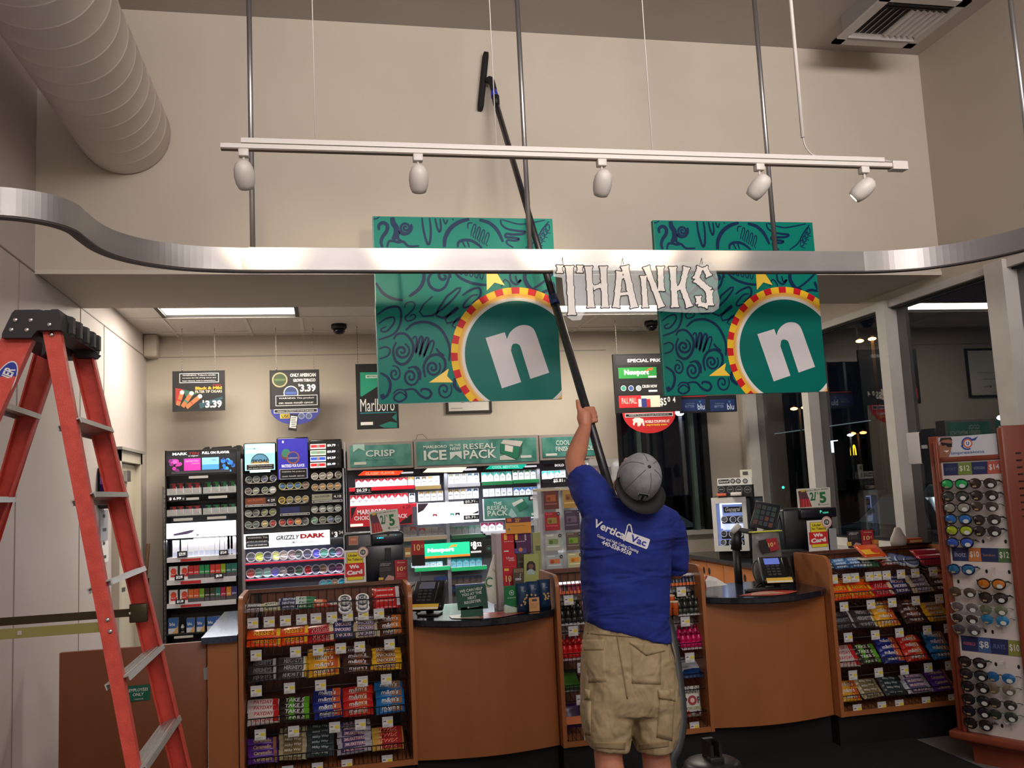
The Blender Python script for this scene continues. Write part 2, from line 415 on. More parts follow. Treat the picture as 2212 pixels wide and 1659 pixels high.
for i, (x, (tx, ty)) in enumerate(spots):
    nm = ['leftmost', 'second', 'middle', 'fourth', 'rightmost'][i]
    t = thing('spotlight', 'white egg-shaped spotlight, %s of five along the track%s' % (nm, ' from the left' if i in (1, 3) else ''), 'spotlight', (x, 3.205, 2.845), 0, 'track spotlights')
    MB(white).box(-.018, .018, -.016, .016, -.028, 0, .003).build('adapter', t)
    MB(white).tube([(0, 0, -.027), (0, 0, -.06)], .005, 8).build('stem', t)
    h = MB(white).lathe(eg, 20).build('lamp_head', t, loc=(tx*.012, 0, -.095))
    dv = Vector((tx*.6, ty*.6+.25, -.55)).normalized(); h.rotation_euler = (-dv).to_track_quat('Z', 'Y').to_euler()
    MB(mat(255, 225, 180, emit=12)).lathe([(0, -.0475), (.019, -.0475), (.019, -.049), (0, -.049)], 14).build('bulb', h)
    dv = Vector((tx*.7, 1, -.07)).normalized()
    l = bpy.data.lights.new('spot', 'SPOT'); l.energy = (24, 24, 24, 24, 6)[i]; l.spot_size = rad(48); l.spot_blend = 1; l.color = (1, .80, .56); l.shadow_soft_size = .02
    lo = bpy.data.objects.new('spot_lamp', l); C.objects.link(lo); lo.location = Vector((x, 3.205, 2.80))+dv*.06
    lo.rotation_euler = dv.to_track_quat('-Z', 'Y').to_euler()
# ============================================================ COUNTERS AND CANDY RACKS
UY, UD = 4.90, .40                       # front and depth of the racks
UZ0, UZ1 = .185, 1.105
def rack(x0, x1, label, tagcols, rows, low=None):
    t = thing('display_rack', label, 'display rack', ((x0+x1)/2, UY, 0), 0)
    hw = (x1-x0)/2; th = .022
    side = [(0, UZ0), (UD, UZ0), (UD, UZ1)]+[(.07-.07*sin(a), UZ1-.075+.075*cos(a)) for a in [i*pi/2/8 for i in range(9)]]
    for s in (-1, 1):
        mb = MB(wood); xa, xb = (-hw, -hw+th) if s < 0 else (hw-th, hw)
        a = [mb.v((xa, y, z)) for y, z in side]; b = [mb.v((xb, y, z)) for y, z in side]; n = len(side)
        mb.f(a); mb.f(b[::-1])
        for i in range(n): mb.f([a[i], b[i], b[(i+1) % n], a[(i+1) % n]])
        mb.build('side_panel', t)
    MB(woodd).box(-hw+th, hw-th, UD-.03, UD-.012, UZ0, UZ1).build('back_panel', t)
    MB(wood).box(-hw+th, hw-th, 0.004, UD-.012, UZ0, UZ0+.028).build('bottom_panel', t)
    for s in (-1, 1):
        MB(BLACK).box(s*(hw-.075)-.018, s*(hw-.075)+.018, UD-.045, UD-.029, UZ0+.03, UZ1-.02).build('upright', t)
    MB(mat(14, 14, 16)).box(-hw+.01, hw-.01, .05, UD, 0, UZ0).build('toe_kick', t)
    for k, z in enumerate(rows):
        d = .27; b = MB(wirem); W = hw-th-.012; y1 = UD-.05; y0 = y1-d-.03*min(k, 2); zb = z-.02; zf = z+.035
        for yy, zz in ((y0, zf), (y0, zb-.03), (y1, zb+.03))+(((y1, zb+.10),) if k == 0 else ()):
            b.tube([(-W, yy, zz), (W, yy, zz)], .003, 5)
        n = int(2*W/.022)
        for i in range(n+1):
            x = -W+2*W*i/n
            b.tube([(x, y0, zf), (x, y0, zb-.03)], .0016, 4, cap=False)
            if i % 2 == 0: b.tube([(x, y0, zb-.03), (x, y1, zb+.03)], .0016, 4, cap=False)
        n2 = n//2
        for i in range(n2+1):
            x = -W+2*W*i/n2
            if k == 0: b.tube([(x, y1, zb+.03), (x, y1, zb+.10)], .0016, 4, cap=False)
        for s in (-1, 1):
            b.tube([(s*W, y0, zf), (s*W, y1, zb+(.10 if k == 0 else .04))], .0025, 4); b.tube([(s*W, y0, zb-.03), (s*W, y1, zb+.03)], .0025, 4)
        bo = b.build('basket', t)
        for u in tagcols[k]:
            x = -W+2*W*u; g = MB(mat(196, 198, 200, rough=.2)).box(x-.028, x+.028, y0-.008, y0-.006, zb-.05, zb+.004)
            g.m(mat(222, 222, 218)).box(x-.025, x+.025, y0-.0105, y0-.008, zb-.045, zb-.012)
            g.m(mat(226, 208, 70)).rect(x+.001, x+.024, zb-.030, zb-.014, y0-.0108)
            g.m(mat(70, 70, 74)).rect(x-.022, x-.008, zb-.021, zb-.016, y0-.0108)
            for j in range(3): g.rect(x-.020, x+.012-.006*j, zb-.036-.003*j, zb-.0352-.003*j, y0-.0108)
            g.build('price_tag', bo)
    return t
# rows of price tags (fraction across each shelf)
TC1 = [[.04, .14, .24, .34, .43, .53, .63, .73, .83], [.06, .30, .44, .58, .70, .89], [.06, .26, .45, .71, .86], [.08, .28, .53, .69, .86], [.05, .24, .42, .60, .85]]
ROWS1 = [1.005, .845, .672, .455, .262]
rack(-.462, .432, 'wooden candy rack on the left, its top level with tins and gum', TC1, ROWS1)
TC2 = [[.07, .2, .9], [.08, .2, .72, .9], [.12, .3, .6, .9], [.1, .5], [.14, .9]]
ROWS2 = [1.0, .835, .64, .47, .262]
rack(1.222, 2.10, 'wooden snack rack partly hidden behind the standing person', TC2, ROWS2)
TC3 = [[.04, .14, .20, .31, .37, .44, .55, .66, .80], [.08, .28, .44, .62, .80], [.07, .27, .45, .66, .82], [.08, .27, .46, .64, .8], [.09, .27, .40, .60, .8]]
rack(2.885, 3.845, 'wooden candy rack on the right, beside the sunglasses stand', TC3, ROWS1)

# counters between the racks, each with a bulging worktop
CZ = .92
def counter(x0, x1, label, topl):
    t = thing('checkout_counter', label, 'counter', ((x0+x1)/2, 4.97, 0))
    hw = (x1-x0)/2
    cur = [(-hw+2*hw*i/16, -.06*sin(pi*i/16)) for i in range(17)]
    mb = MB(wood); R1 = [(x, y, UZ0) for x, y in cur]+[(hw, .35, UZ0), (-hw, .35, UZ0)]; R2 = [(x, y, CZ-.035) for x, y, z in R1]
    mb.loft([R1, R2], smooth=False); mb.build('front_panel', t)
    MB(mat(14, 14, 16)).box(-hw, hw, .04, .33, 0, UZ0).build('toe_kick', t)
    t2 = MB(topm); cur = [(-hw+2*hw*i/20, -.03-.20*sin(pi*i/20)**.8) for i in range(21)]
    R = lambda z, e: [(x, y-e, z) for x, y in cur]+[(hw, .52, z), (-hw, .52, z)]
    t2.loft([R(CZ-.035, -.004), R(CZ-.03, 0), R(CZ-.005, 0), R(CZ, -.005)], smooth=False)
    o = t2.build('countertop', None, loc=((x0+x1)/2, 4.97, 0)); tag(o, topl, 'countertop')
counter(.437, 1.217, 'wood-fronted counter left of the standing person', 'curved black countertop left of the standing person')
counter(2.105, 2.88, 'wood-fronted counter right of the standing person', 'curved black countertop right of the standing person')
# left end of the counter, work shelf behind the racks, gate
t = thing('end_counter', 'plain wooden end cabinet of the counter left of the candy rack', 'counter', (-.54, 4.92, 0))
MB(wood).box(-.075, .072, 0, .9, .1, .885).build('cabinet', t); MB(mat(14, 14, 16)).box(-.06, .06, .03, .9, 0, .1).build('toe_kick', t)
tag(MB(noisy('blue_black_laminate', (40, 48, 66), (52, 62, 84), 60, .14)).box(-.64, -.466, 4.88, 5.95, .888, CZ).build('countertop'), 'dark blue glossy end countertop beside the wooden gate', 'countertop')
tag(MB(topm).box(-.462, 3.9, 5.34, 5.95, .83, .865).build('work_counter'), 'long black work counter behind the wooden racks', 'countertop')
t = thing('gate', 'low brown wooden staff gate with a small green sign', 'gate', (-.97, 4.96, 0))
MB(woodg).box(-.355, .345, 0, .03, .06, .89, .003).build('gate_panel', t)
MB(STEEL).box(.33, .35, -.004, .034, .2, .26).box(.33, .35, -.004, .034, .7, .76).build('hinge', t)
c = at(300, 1497, Y=4.955)
mb = MB(mat(0, 98, 76)).box(c.x-.055, c.x+.052, 4.954, 4.958, c.z-.038, c.z+.038).m(WHITE)
mb.text('EMPLOYEES', c.x-.002, c.z+.016, .015, 4.9535, w=.092, shear=.15).text('ONLY', c.x-.002, c.z-.006, .015, 4.9535, shear=.15).text('truenorth', c.x, c.z-.028, .008, 4.9535, bold=0)
tag(mb.build('sign'), 'small green EMPLOYEES ONLY sign on the brown gate', 'sign')

# ------------------------------------------------------------ wrapped goods
def crimp(mb, W, H, T, n=7):
    "pillow pack: body bulging in the middle, toothed flat ends"
    xs = [-W/2, -W/2+.006, -W/2+.012, -W/4, 0, W/4, W/2-.012, W/2-.006, W/2]; ts = [.0006, .0008, T*.55, T, T, T, T*.55, .0008, .0006]
    rings = []
    for x, th in zip(xs, ts):
        h = H/2*(1 if abs(x) > W/2-.008 else .93)
        rings.append([(x, -th/2, -h*.86), (x, -th*.2, -h), (x, th*.2, -h), (x, th/2, -h*.86), (x, th/2, h*.86), (x, th*.2, h), (x, -th*.2, h), (x, -th/2, h*.86)])
    mb.loft(rings)
_pk = {}
def pack(kind):
    "one wrapped bar lying with its face towards -y, linked once and copied"
    nm, base, band, bandc, word, wc, W, H, T, look, cat, bold = PK[kind]
    mb = MB(mat(base, rough=.3)); 
    crimp(mb, W, H, T)
    y = -T/2-.0004
    if band:
        for (a, b, cc) in band: mb.m(mat(cc, rough=.3)).rect(W*a, W*b, -H*.42, H*.42, y)
    if word:
        if bandc: mb.m(mat(bandc, rough=.3)).text(word, .0015, -.001, H*.52, y-.0002, w=W*.60, shear=.12, bold=.03)
        mb.m(mat(wc, rough=.3)).text(word, 0, 0, H*.52, y-.0005, w=W*.60, shear=.12, bold=.02)
    return mb
# kind: name, base, bands, shadow colour, word, word colour, W, H, T, look, category
PK = {
 'gsil': ('gum_sleeve', (190, 192, 196), [(-.3, .3, (120, 120, 126))], None, 'extra', (230, 230, 232), .085, .026, .02, 'silver gum sleeve', 'gum', 0),
 'ggld': ('gum_sleeve', (196, 196, 150), [(-.3, .3, (210, 212, 200))], None, 'gum', (70, 90, 40), .085, .026, .02, 'pale gold gum sleeve', 'gum', 0),
 'gblu': ('gum_sleeve', (150, 156, 170), [(-.4, .4, (40, 54, 92))], None, 'DENTYNE', (230, 232, 238), .10, .026, .02, 'silver and navy gum sleeve', 'gum', 0),
 'ggrn': ('gum_sleeve', (60, 130, 90), [(-.45, .05, (206, 216, 210))], None, 'ice', (30, 110, 70), .10, .026, .02, 'green and white gum sleeve', 'gum', 0),
 'gorg': ('gum_sleeve', (200, 84, 58), [(-.2, .2, (216, 150, 120))], None, 'juicy', (250, 220, 180), .08, .024, .02, 'orange gum sleeve', 'gum', 0),
 'gred': ('gum_sleeve', (170, 60, 48), [(-.1, .3, (200, 200, 196))], None, 'BIG', (240, 230, 220), .08, .024, .02, 'red gum sleeve', 'gum', 0),
 'gbl2': ('gum_sleeve', (46, 104, 164), [(-.35, .35, (100, 150, 200))], None, 'orbit', (230, 240, 250), .10, .026, .02, 'blue gum sleeve', 'gum', 0),
 'gdk': ('gum_sleeve', (38, 58, 74), [(-.3, .3, (70, 110, 120))], None, 'five', (210, 220, 226), .10, .026, .02, 'dark teal gum sleeve', 'gum', 0),
 'ree': ('candy_bar', (232, 78, 22), [(.36, .47, (232, 190, 40))], (90, 40, 10), "REESE'S", (240, 190, 50), .16, .06, .022, 'orange peanut butter cup pack', 'candy', 0),
 'kit': ('candy_bar', (188, 22, 38), [(.32, .47, (222, 206, 170))], (240, 230, 220), 'KitKat', (150, 14, 28), .15, .06, .018, 'red wafer bar', 'candy', 0),
 'sni': ('candy_bar', (58, 44, 52), [(-.34, .34, (44, 60, 120))], (160, 30, 40), 'SNICKERS', (226, 228, 236), .135, .04, .02, 'brown and blue nougat bar', 'candy', 0),
 'sna': ('candy_bar', (198, 186, 152), [(-.30, .32, (96, 74, 110))], (60, 40, 50), 'SNICKERS', (222, 222, 232), .14, .038, .02, 'cream and purple almond bar', 'candy', 0),
 'mmb': ('candy_bag', (78, 48, 34), [(.05, .42, (206, 120, 50))], (20, 12, 10), "m&m's", (236, 232, 226), .125, .05, .022, 'brown chocolate button bag', 'candy', 0),
 'her': ('candy_bar', (44, 40, 42), [(.36, .46, (170, 172, 176))], None, "HERSHEY'S", (130, 132, 140), .15, .05, .012, 'dark chocolate bar', 'candy', 0),
 'hea': ('candy_bar', (54, 50, 54), [(.33, .40, (214, 214, 200)), (.40, .47, (200, 160, 40))], None, "HERSHEY'S", (188, 188, 194), .15, .05, .012, 'charcoal bar with gold end', 'candy', 0),
 'mmy': ('candy_bag', (226, 168, 40), [(.1, .44, (200, 90, 40))], (40, 24, 12), "m&m's", (240, 236, 226), .13, .05, .024, 'yellow peanut button bag', 'candy', 0),
 'mmk': ('candy_bag', (70, 42, 34), [(-.1, .2, (150, 90, 60))], (14, 10, 10), "m&m's", (232, 228, 226), .13, .048, .022, 'dark brown button bag', 'candy', 0),
 'btf': ('candy_bar', (228, 176, 36), [(-.3, .3, (150, 96, 60))], (90, 40, 20), 'SNICKERS', (236, 226, 200), .14, .038, .02, 'yellow and brown peanut bar', 'candy', 0),
 'pay': ('candy_bar', (206, 196, 192), [(.30, .47, (192, 40, 40))], (240, 230, 226), 'PAYDAY', (180, 30, 44), .14, .04, .02, 'white and red peanut caramel bar', 'candy', 0),
 'tak': ('candy_bar', (46, 38, 28), [(-.2, -.02, (90, 170, 50)), (.28, .46, (100, 170, 50))], None, 'TAKE 5', (230, 232, 226), .14, .038, .02, 'black and green pretzel bar', 'candy', 0),
 'mbl': ('candy_bag', (34, 48, 130), [(.18, .46, (214, 96, 50))], (14, 14, 20), "m&m's", (236, 236, 240), .13, .05, .024, 'dark blue pretzel button bag', 'candy', 0),
 'mrd': ('candy_bag', (196, 40, 32), [(.0, .3, (220, 120, 60))], (20, 10, 10), "m&m's", (240, 236, 230), .13, .05, .024, 'red peanut button bag', 'candy', 0),
 'mlb': ('candy_bag', (30, 112, 176), [(.05, .42, (150, 110, 90))], (10, 10, 16), "m&m's", (240, 240, 240), .13, .055, .024, 'bright blue button bag', 'candy', 0),
 'cad': ('candy_bar', (88, 44, 140), [(.36, .46, (160, 110, 70))], None, 'Caramello', (214, 190, 120), .13, .04, .014, 'purple caramel bar', 'candy', 0),
 'mlw': ('candy_bar', (176, 164, 130), [(-.34, .34, (120, 104, 70))], (50, 60, 50), 'Milky Way', (226, 222, 200), .135, .034, .02, 'tan nougat bar', 'candy', 0),
 'mld': ('candy_bar', (64, 76, 76), [(-.34, .34, (46, 56, 60))], None, 'Milky Way', (190, 200, 200), .135, .034, .02, 'dark grey-green nougat bar', 'candy', 0),
 'mus': ('candy_bar', (176, 178, 186), [(-.36, .30, (78, 62, 110))], (180, 40, 70), '3MUSKETEERS', (226, 222, 230), .155, .034, .022, 'silver and purple nougat bar', 'candy', 0),
 'twx': ('candy_bar', (206, 166, 76), [(-.2, .46, (160, 40, 36))], (240, 226, 200), 'TWIX', (216, 34, 30), .15, .036, .02, 'gold and red cookie bar', 'candy', 0),
}
def stack(kind, n, x, y, z, tilt, where, grp, step=None, sx=1, rz=0):
    name, W, H, look, cat = PK[kind][0], PK[kind][6], PK[kind][7], PK[kind][9], PK[kind][10]
    st = step or H*.62
    for k in range(n):
        if kind not in _pk:
            o = pack(kind).build(name); _pk[kind] = o
        else: o = _pk[kind].copy(); C.objects.link(o)
        o.parent = None
        o.location = (x+random.uniform(-.004, .004), y+.023*k, z+st*k)
        o.rotation_euler = (-tilt+random.uniform(-.1, .1), random.uniform(-.05, .05), rz+random.uniform(-.08, .08)); o.scale = (sx*(1.0 if kind in ('ree', 'kit', 'her', 'hea') else 1.1), 1, 1.05)
        wh = ORD[k]+(' from front in' if n > 1 else ' in')
        lb = '%s, %s, %s' % (look, ['front one', 'second back', 'third back', 'fourth back', 'fifth back', 'sixth back'][k], where)
        tag(o, lb, cat, grp)
SH = ['top', 'second', 'middle', 'fourth', 'bottom']
GOODS = [
 [('gsil', 2, .05, 1), ('ggld', 2, .15, 1), ('gblu', 3, .26, 1), ('ggrn', 3, .36, 1), ('gorg', 2, .455, .9), ('gred', 1, .54, .9)],
 [('ree', 2, .11, 1.1), ('ree', 2, .29, .95), ('kit', 2, .455, 1), ('sni', 4, .60, .95), ('sna', 4, .745, .95), ('mmb', 3, .90, 1)],
 [('her', 3, .10, 1.0), ('hea', 3, .28, 1.05), ('mmy', 4, .47, 1.15), ('mmk', 4, .68, 1.1), ('btf', 4, .86, 1.1)],
 [('pay', 4, .10, 1.05), ('tak', 4, .29, 1.05), ('mbl', 4, .49, 1.05), ('mrd', 4, .68, 1.1), ('mlb', 4, .88, 1.05)],
 [('cad', 4, .09, 1.05), ('mlw', 6, .27, .95), ('mld', 6, .44, .95), ('mus', 6, .65, 1.05), ('twx', 4, .86, 1.0)]]
GOODS3 = [
 [('gdk', 3, .05, 1), ('gbl2', 3, .15, 1), ('gbl2', 3, .26, 1), ('ggrn', 3, .36, 1), ('gred', 2, .49, .9)],
 [('ree', 3, .10, 1), ('ree', 3, .25, 1), ('kit', 3, .41, 1), ('sni', 4, .56, .95), ('sna', 4, .72, .95), ('mmb', 4, .87, .9)],
 [('her', 3, .09, 1), ('hea', 3, .25, 1), ('mmy', 4, .41, 1.0), ('mmk', 4, .62, 1.05), ('btf', 4, .80, 1)],
 [('pay', 4, .09, 1), ('tak', 4, .25, 1), ('mbl', 4, .42, 1), ('mrd', 4, .60, 1.05), ('mlb', 4, .79, 1)],
 [('mmy', 3, .09, .9), ('mlw', 4, .25, .95), ('mld', 4, .42, .95), ('mus', 4, .60, 1), ('cad', 4, .78, 1)]]
def fill(x0, x1, goods, side, off):
    for k, row in enumerate(goods):
        W = x1-x0-.06; seen = {}
        for kd, n, u, sx in row:
            x = x0+.03+W*u; yb = UY+UD-.05-.27-.03*min(k, 2)
            seen[kd] = seen.get(kd, 0)+1
            dbl = sum(1 for r in row if r[0] == kd) > 1
            wh = '%s%s rack %s shelf' % (('left stack, ' if seen[kd] == 1 else 'right stack, ') if dbl else '', side, SH[k])
            stack(kd, n, x, yb+.045, ROWS1[k]+(.012 if k else .018), rad(48 if k else 40), wh, 'candy on the %s shelf of the %s rack' % (SH[k], side), sx=sx, rz=off)
fill(-.462, .432, GOODS, 'left', 0)
fill(2.885, 3.845, GOODS3, 'right', 0.0)
# round tins and pouches on the top shelves
def tin(name, x, y, z, r, h, tilt, body, lid, ringc, label, grp, word=None, wc=(230, 230, 230), cat='tin'):
    mb = MB(mat(body, rough=.35)).lathe([(0, 0), (r*.96, 0), (r, .003), (r, h-.004), (r*.97, h), (0, h)], 22)
    mb.m(mat(ringc, rough=.3)).lathe([(r*.72, h+.0005), (r*.95, h+.0005), (r*.95, h+.0012), (r*.72, h+.0012)], 22, smooth=False, cap=False)
    mb.m(mat(lid, rough=.3)).lathe([(0, h+.0006), (r*.72, h+.0006), (r*.72, h+.001), (0, h+.001)], 22, smooth=False)
    if word:
        v, f, x0, x1, y0, y1 = text_mesh(word, .01, 0); k = r*1.2/(x1-x0); mb.m(mat(wc))
        V = [mb.v(((a-(x0+x1)/2)*k, (b-(y0+y1)/2)*k, h+.0016)) for a, b in v]
        for q in f: mb.f([V[i] for i in q])
    o = mb.build(name, loc=(x, y, z), rot=(tilt, 0, 0)); return tag(o, label, cat, grp)
zt = 1.02
for j, (nm, px) in enumerate((('left', 745), ('right', 783))):
    x = at(px, 1300, Y=5.02).x
    for k, (yy, zz) in enumerate(((4.995, .99), (5.012, 1.014), (5.029, 1.038))):
        tin('mint_tin', x, yy, zz, .036, .012, rad(33), (216, 218, 220), (60, 66, 78), (232, 232, 232), 'round white tin with dark label, %s of the %s stack' % (['front', 'middle', 'back'][k], nm), 'round tins on the left rack', 'ICE')
def pouch(name, x, y, z, W, H, T, base, label, grp, cat='bag', tilt=0, rz=0, words=(), extra=None):
    mb = MB(mat(base, rough=.28)); n = 9; rings = []
    for i in range(n):
        u = i/(n-1); th = T*(sin(pi*min(1, max(0, u)))**.6)+.0012; zz = H*u
        w2 = W/2*(1-.05*sin(pi*u))
        rings.append([(-w2, 0, zz), (-w2*.7, -th*.38, zz), (0, -th/2, zz), (w2*.7, -th*.38, zz), (w2, 0, zz), (w2*.7, th*.38, zz), (0, th/2, zz), (-w2*.7, th*.38, zz)])
    mb.loft(rings)
    if extra: extra(mb, W, H, -T/2-.001)
    for (tx, u, v, h, w2, c) in words: mb.m(mat(c)).text(tx, W*u, H*v, h, -T/2-.002, w=w2)
    o = mb.build(name, loc=(x, y, z), rot=(-tilt, 0, rz)); return tag(o, label, cat, grp)
x = at(835, 1290, Y=5.02).x
for k in range(3):
    pouch('gum_pouch', x, 4.99+.028*k, .985+.025*k, .15, .075, .02, (192, 34, 36), 'red gum pouch with silver end, %s of three at the right rack end' % ['front', 'middle', 'back'][k], 'red gum pouches on the left rack', 'bag', rad(50),
          words=[('CHEWING GUM', -.05, .62, .012, .09, (236, 226, 220))], extra=lambda mb, W, H, y: mb.m(mat(190, 190, 194, rough=.2)).rect(W*.34, W*.47, H*.08, H*.92, y-.001))
# top shelf of the right rack: sugar bag, tins, red bags
def cyel(mb, W, H, y): mb.m(mat(236, 180, 40)).rect(-W*.42, W*.2, H*.1, H*.5, y).m(mat(200, 60, 30)).disc(W*.1, H*.35, H*.2, y-.001)
tag(MB(mat(222, 216, 200)).box(3.17, 3.36, 4.99, 5.14, 1.06, 1.065).build('paper_tray'), 'white paper tray under the orange candy bag on the right rack', 'tray')
pouch('candy_bag', 3.265, 4.99, 1.075, .17, .13, .02, (214, 84, 34), 'orange and yellow candy bag lying on a paper tray on right rack', None, 'bag', rad(60), extra=cyel)
for k, (a, b) in enumerate(((3.42, 1.04), (3.45, 1.03), (3.48, 1.02))):
    tin('gum_tin', a+.01*k, 5.06-.03*k, b, .045, .02, rad(35), (206, 214, 222), (110, 120, 140), (60, 84, 140), 'round blue and white tin, %s of three on the right rack' % ['rear', 'middle', 'front'][k], 'blue tins on the right rack')
for k in range(2):
    pouch('gum_pouch', 3.68, 5.0+.05*k, 1.0+.03*k, .2, .09, .02, (150, 24, 44), 'dark red gum pouch at the right rack end, %s' % ['front one', 'rear one'][k], 'dark red pouches on the right rack', 'bag', rad(50))

# ------------------------------------------------------------ snack rack behind the person
X2 = 1.222+.022
_lt = {}
def lighter(col, x, y, z, label, grp):
    if col not in _lt:
        mb = MB(mat(col, rough=.3)).box(-.011, .011, -.006, .006, 0, .058, .004).m(mat(200, 200, 205, rough=.25, metal=.8)).box(-.010, .010, -.0055, .0055, .058, .072).m(BLACK).box(-.004, .008, -.005, .005, .072, .077)
        mb.m(mat(226, 110, 40)).rect(-.011, .011, .004, .02, -.0066); _lt[col] = mb.build('lighter'); o = _lt[col]
    else: o = dup(_lt[col])
    o.location = (x, y, z); o.rotation_euler = (-.25, 0, 0); tag(o, label, 'lighter', grp)
cl = [((190, 40, 50), 'red'), ((40, 44, 60), 'dark'), ((150, 40, 90), 'magenta'), ((70, 60, 120), 'violet')]
for i in range(7):
    c, nm = cl[(0, 1, 0, 2, 0, 2, 0)[i]]; p = at(1212+9*i, 1262, Y=4.99)
    lighter(c, p.x, 4.99, .985, '%s lighter, %s from the left in the rack left of the person' % (nm, ORD[i]), 'lighters left of the person')
cr = [((44, 46, 60), 'charcoal'), ((36, 60, 110), 'navy'), ((60, 54, 60), 'smoky'), ((90, 96, 110), 'slate')]
for i in range(10):
    c, nm = cr[i % 4]; p = at(1442+7.4*i, 1250, Y=4.99)
    lighter(c, p.x, 4.99+.004*(i % 2), .985, '%s lighter, %s from the left in the rack right of the person' % (nm, ORD[i]), 'lighters right of the person')
_bt = {}
def bottle(col, x, y, z, label, grp, s=1):
    if col not in _bt:
        r = .019
        mb = MB(mat(col, rough=.2)).lathe([(0, 0), (r*.9, 0), (r, .004), (r, .03), (r*.88, .036), (r, .042), (r*.95, .054), (.009, .066), (.008, .07)], 14)
        o = mb.build('energy_shot'); MB(mat(tuple(int(v*.7) for v in col), rough=.35)).lathe([(.0095, .068), (.0105, .069), (.0105, .084), (.0095, .086), (0, .086)], 14).build('cap', o)
        MB(mat(tuple(min(255, int(v*1.25+22)) for v in col), rough=.3)).lathe([(r*1.01, .01), (r*1.01, .028)], 14).build('label', o)
        _bt[col] = o
    else: o = dup(_bt[col])
    o.location = (x, y, z); o.scale = (s, s, s); tag(o, label, 'bottle', grp)
def bottles(pxs, py, col, nm, rows, where, grp, z, y0=4.97, tray=True):
    a = at(pxs[0], py, Y=y0).x; b = at(pxs[1], py, Y=y0).x; n = pxs[2]
    for r in range(rows):
        for i in range(n):
            bottle(col, a+(b-a)*(i+.5)/n, y0+.045*r, z+.03*r, '%s little bottle, %s of %s row, %s' % (nm, ORD[i], ['front', 'second', 'third'][r], where), grp)
    if tray: tag(MB(mat(206, 204, 204)).box(a, b, y0+.045*rows-.01, y0+.045*rows-.004, z+.03*(rows-1), z+.03*(rows-1)+.135).quad((a, y0-.03, z-.01), (b, y0-.03, z-.01), (b, y0+.045*rows, z+.03*(rows-1)-.002), (a, y0+.045*rows, z+.03*(rows-1)-.002)).build('card_tray'), 'white card tray holding the %s little bottles %s' % (nm.replace('glossy ', ''), where), 'tray')
bottles((1208, 1262, 4), 1355, (34, 38, 36), 'black', 2, 'left of the person', 'black bottles left of person', .835)
bottles((1462, 1512, 4), 1340, (48, 54, 44), 'olive black', 2, 'right of the person', 'dark bottles right of person', .835)
bottles((1214, 1264, 4), 1440, (206, 30, 34), 'red', 2, 'left of the person', 'red bottles left of person', .645)
bottles((1472, 1518, 4), 1425, (196, 18, 92), 'pink', 2, 'right of the person', 'pink bottles right of person', .645)
for k in range(2): bottle((214, 84, 30), at(1452, 1420, Y=4.97).x+.0*k, 4.97+.05*k, .645+.03*k, 'orange little bottle beside the pink ones, %s' % ['front', 'back'][k], 'orange bottles right of person')
for i, px in enumerate((1441, 1455)):
    p = at(px, 1345, Y=5.0)
    for k in range(2):
        mb = MB(mat(206, 96, 40, rough=.4)).lathe([(0, 0), (.018, 0), (.02, .07), (.02, .075)], 14).m(mat(226, 190, 160)).lathe([(.0205, .07), (.0215, .078), (.02, .08), (0, .078)], 14)
        tag(mb.build('snack_cup', loc=(p.x, 4.96+.05*k, .83+.03*k)), 'orange snack tube with white lid, %s %s one right of the person' % (['left', 'right'][i], ['front', 'back'][k]), 'cup', 'orange tubes right of person')
# bags
def bag_dk(c2): return lambda mb, W, H, y: mb.m(mat(c2, rough=.3)).rect(-W*.4, W*.4, H*.3, H*.7, y)
p = at(1232, 1500, Y=5.0)
for k in range(3): pouch('candy_bag', p.x, 4.98+.03*k, .455+.02*k, .15, .09, .02, (40, 54, 34), 'dark green candy bag left of the person, %s of three' % ['front', 'middle', 'rear'][k], 'green bags left of person', 'bag', rad(55), extra=bag_dk((70, 120, 50)))
p = at(1236, 1560, Y=5.0)
pouch('candy_bag', p.x, 5.0, .26, .14, .13, .03, (60, 30, 80), 'purple and orange candy bag on the bottom shelf left of the person', None, 'bag', rad(20), extra=lambda mb, W, H, y: mb.m(mat(206, 110, 50)).rect(-W*.42, W*.42, H*.1, H*.45, y))
p = at(1500, 1475, Y=5.0)
for k in range(3): pouch('snack_bag', p.x, 4.96+.035*k, .475+.022*k, .17, .10, .03, (24, 60, 110) if k == 0 else (180, 188, 196), '%s snack bag lying right of the grey hose, %s of three' % (['blue', 'silver', 'silver'][k], ['front', 'middle', 'rear'][k]), 'blue and silver bags beside hose', 'bag', rad(62))
def pop(mb, W, H, y): mb.m(mat(160, 60, 60)).disc(0, H*.55, H*.16, y).m(mat(228, 190, 180)).disc(0, H*.55, H*.08, y-.0005).m(mat(190, 60, 60)).disc(-W*.25, H*.14, H*.08, y).m(mat(120, 40, 50)).disc(W*.2, H*.14, H*.06, y)
p = at(1497, 1555, Y=4.95)
pouch('popcorn_bag', p.x, 4.95, .265, .12, .165, .04, (214, 212, 206), 'white popcorn bag standing on the bottom shelf beside the hose', None, 'bag', rad(6), extra=pop,
      words=[('SKINNY', 0, .84, .02, .09, (50, 50, 54)), ('P', -.34, .55, .035, None, (60, 50, 56)), ('P', .34, .55, .035, None, (60, 50, 56)), ('POPCORN', 0, .3, .016, .09, (150, 170, 70))])
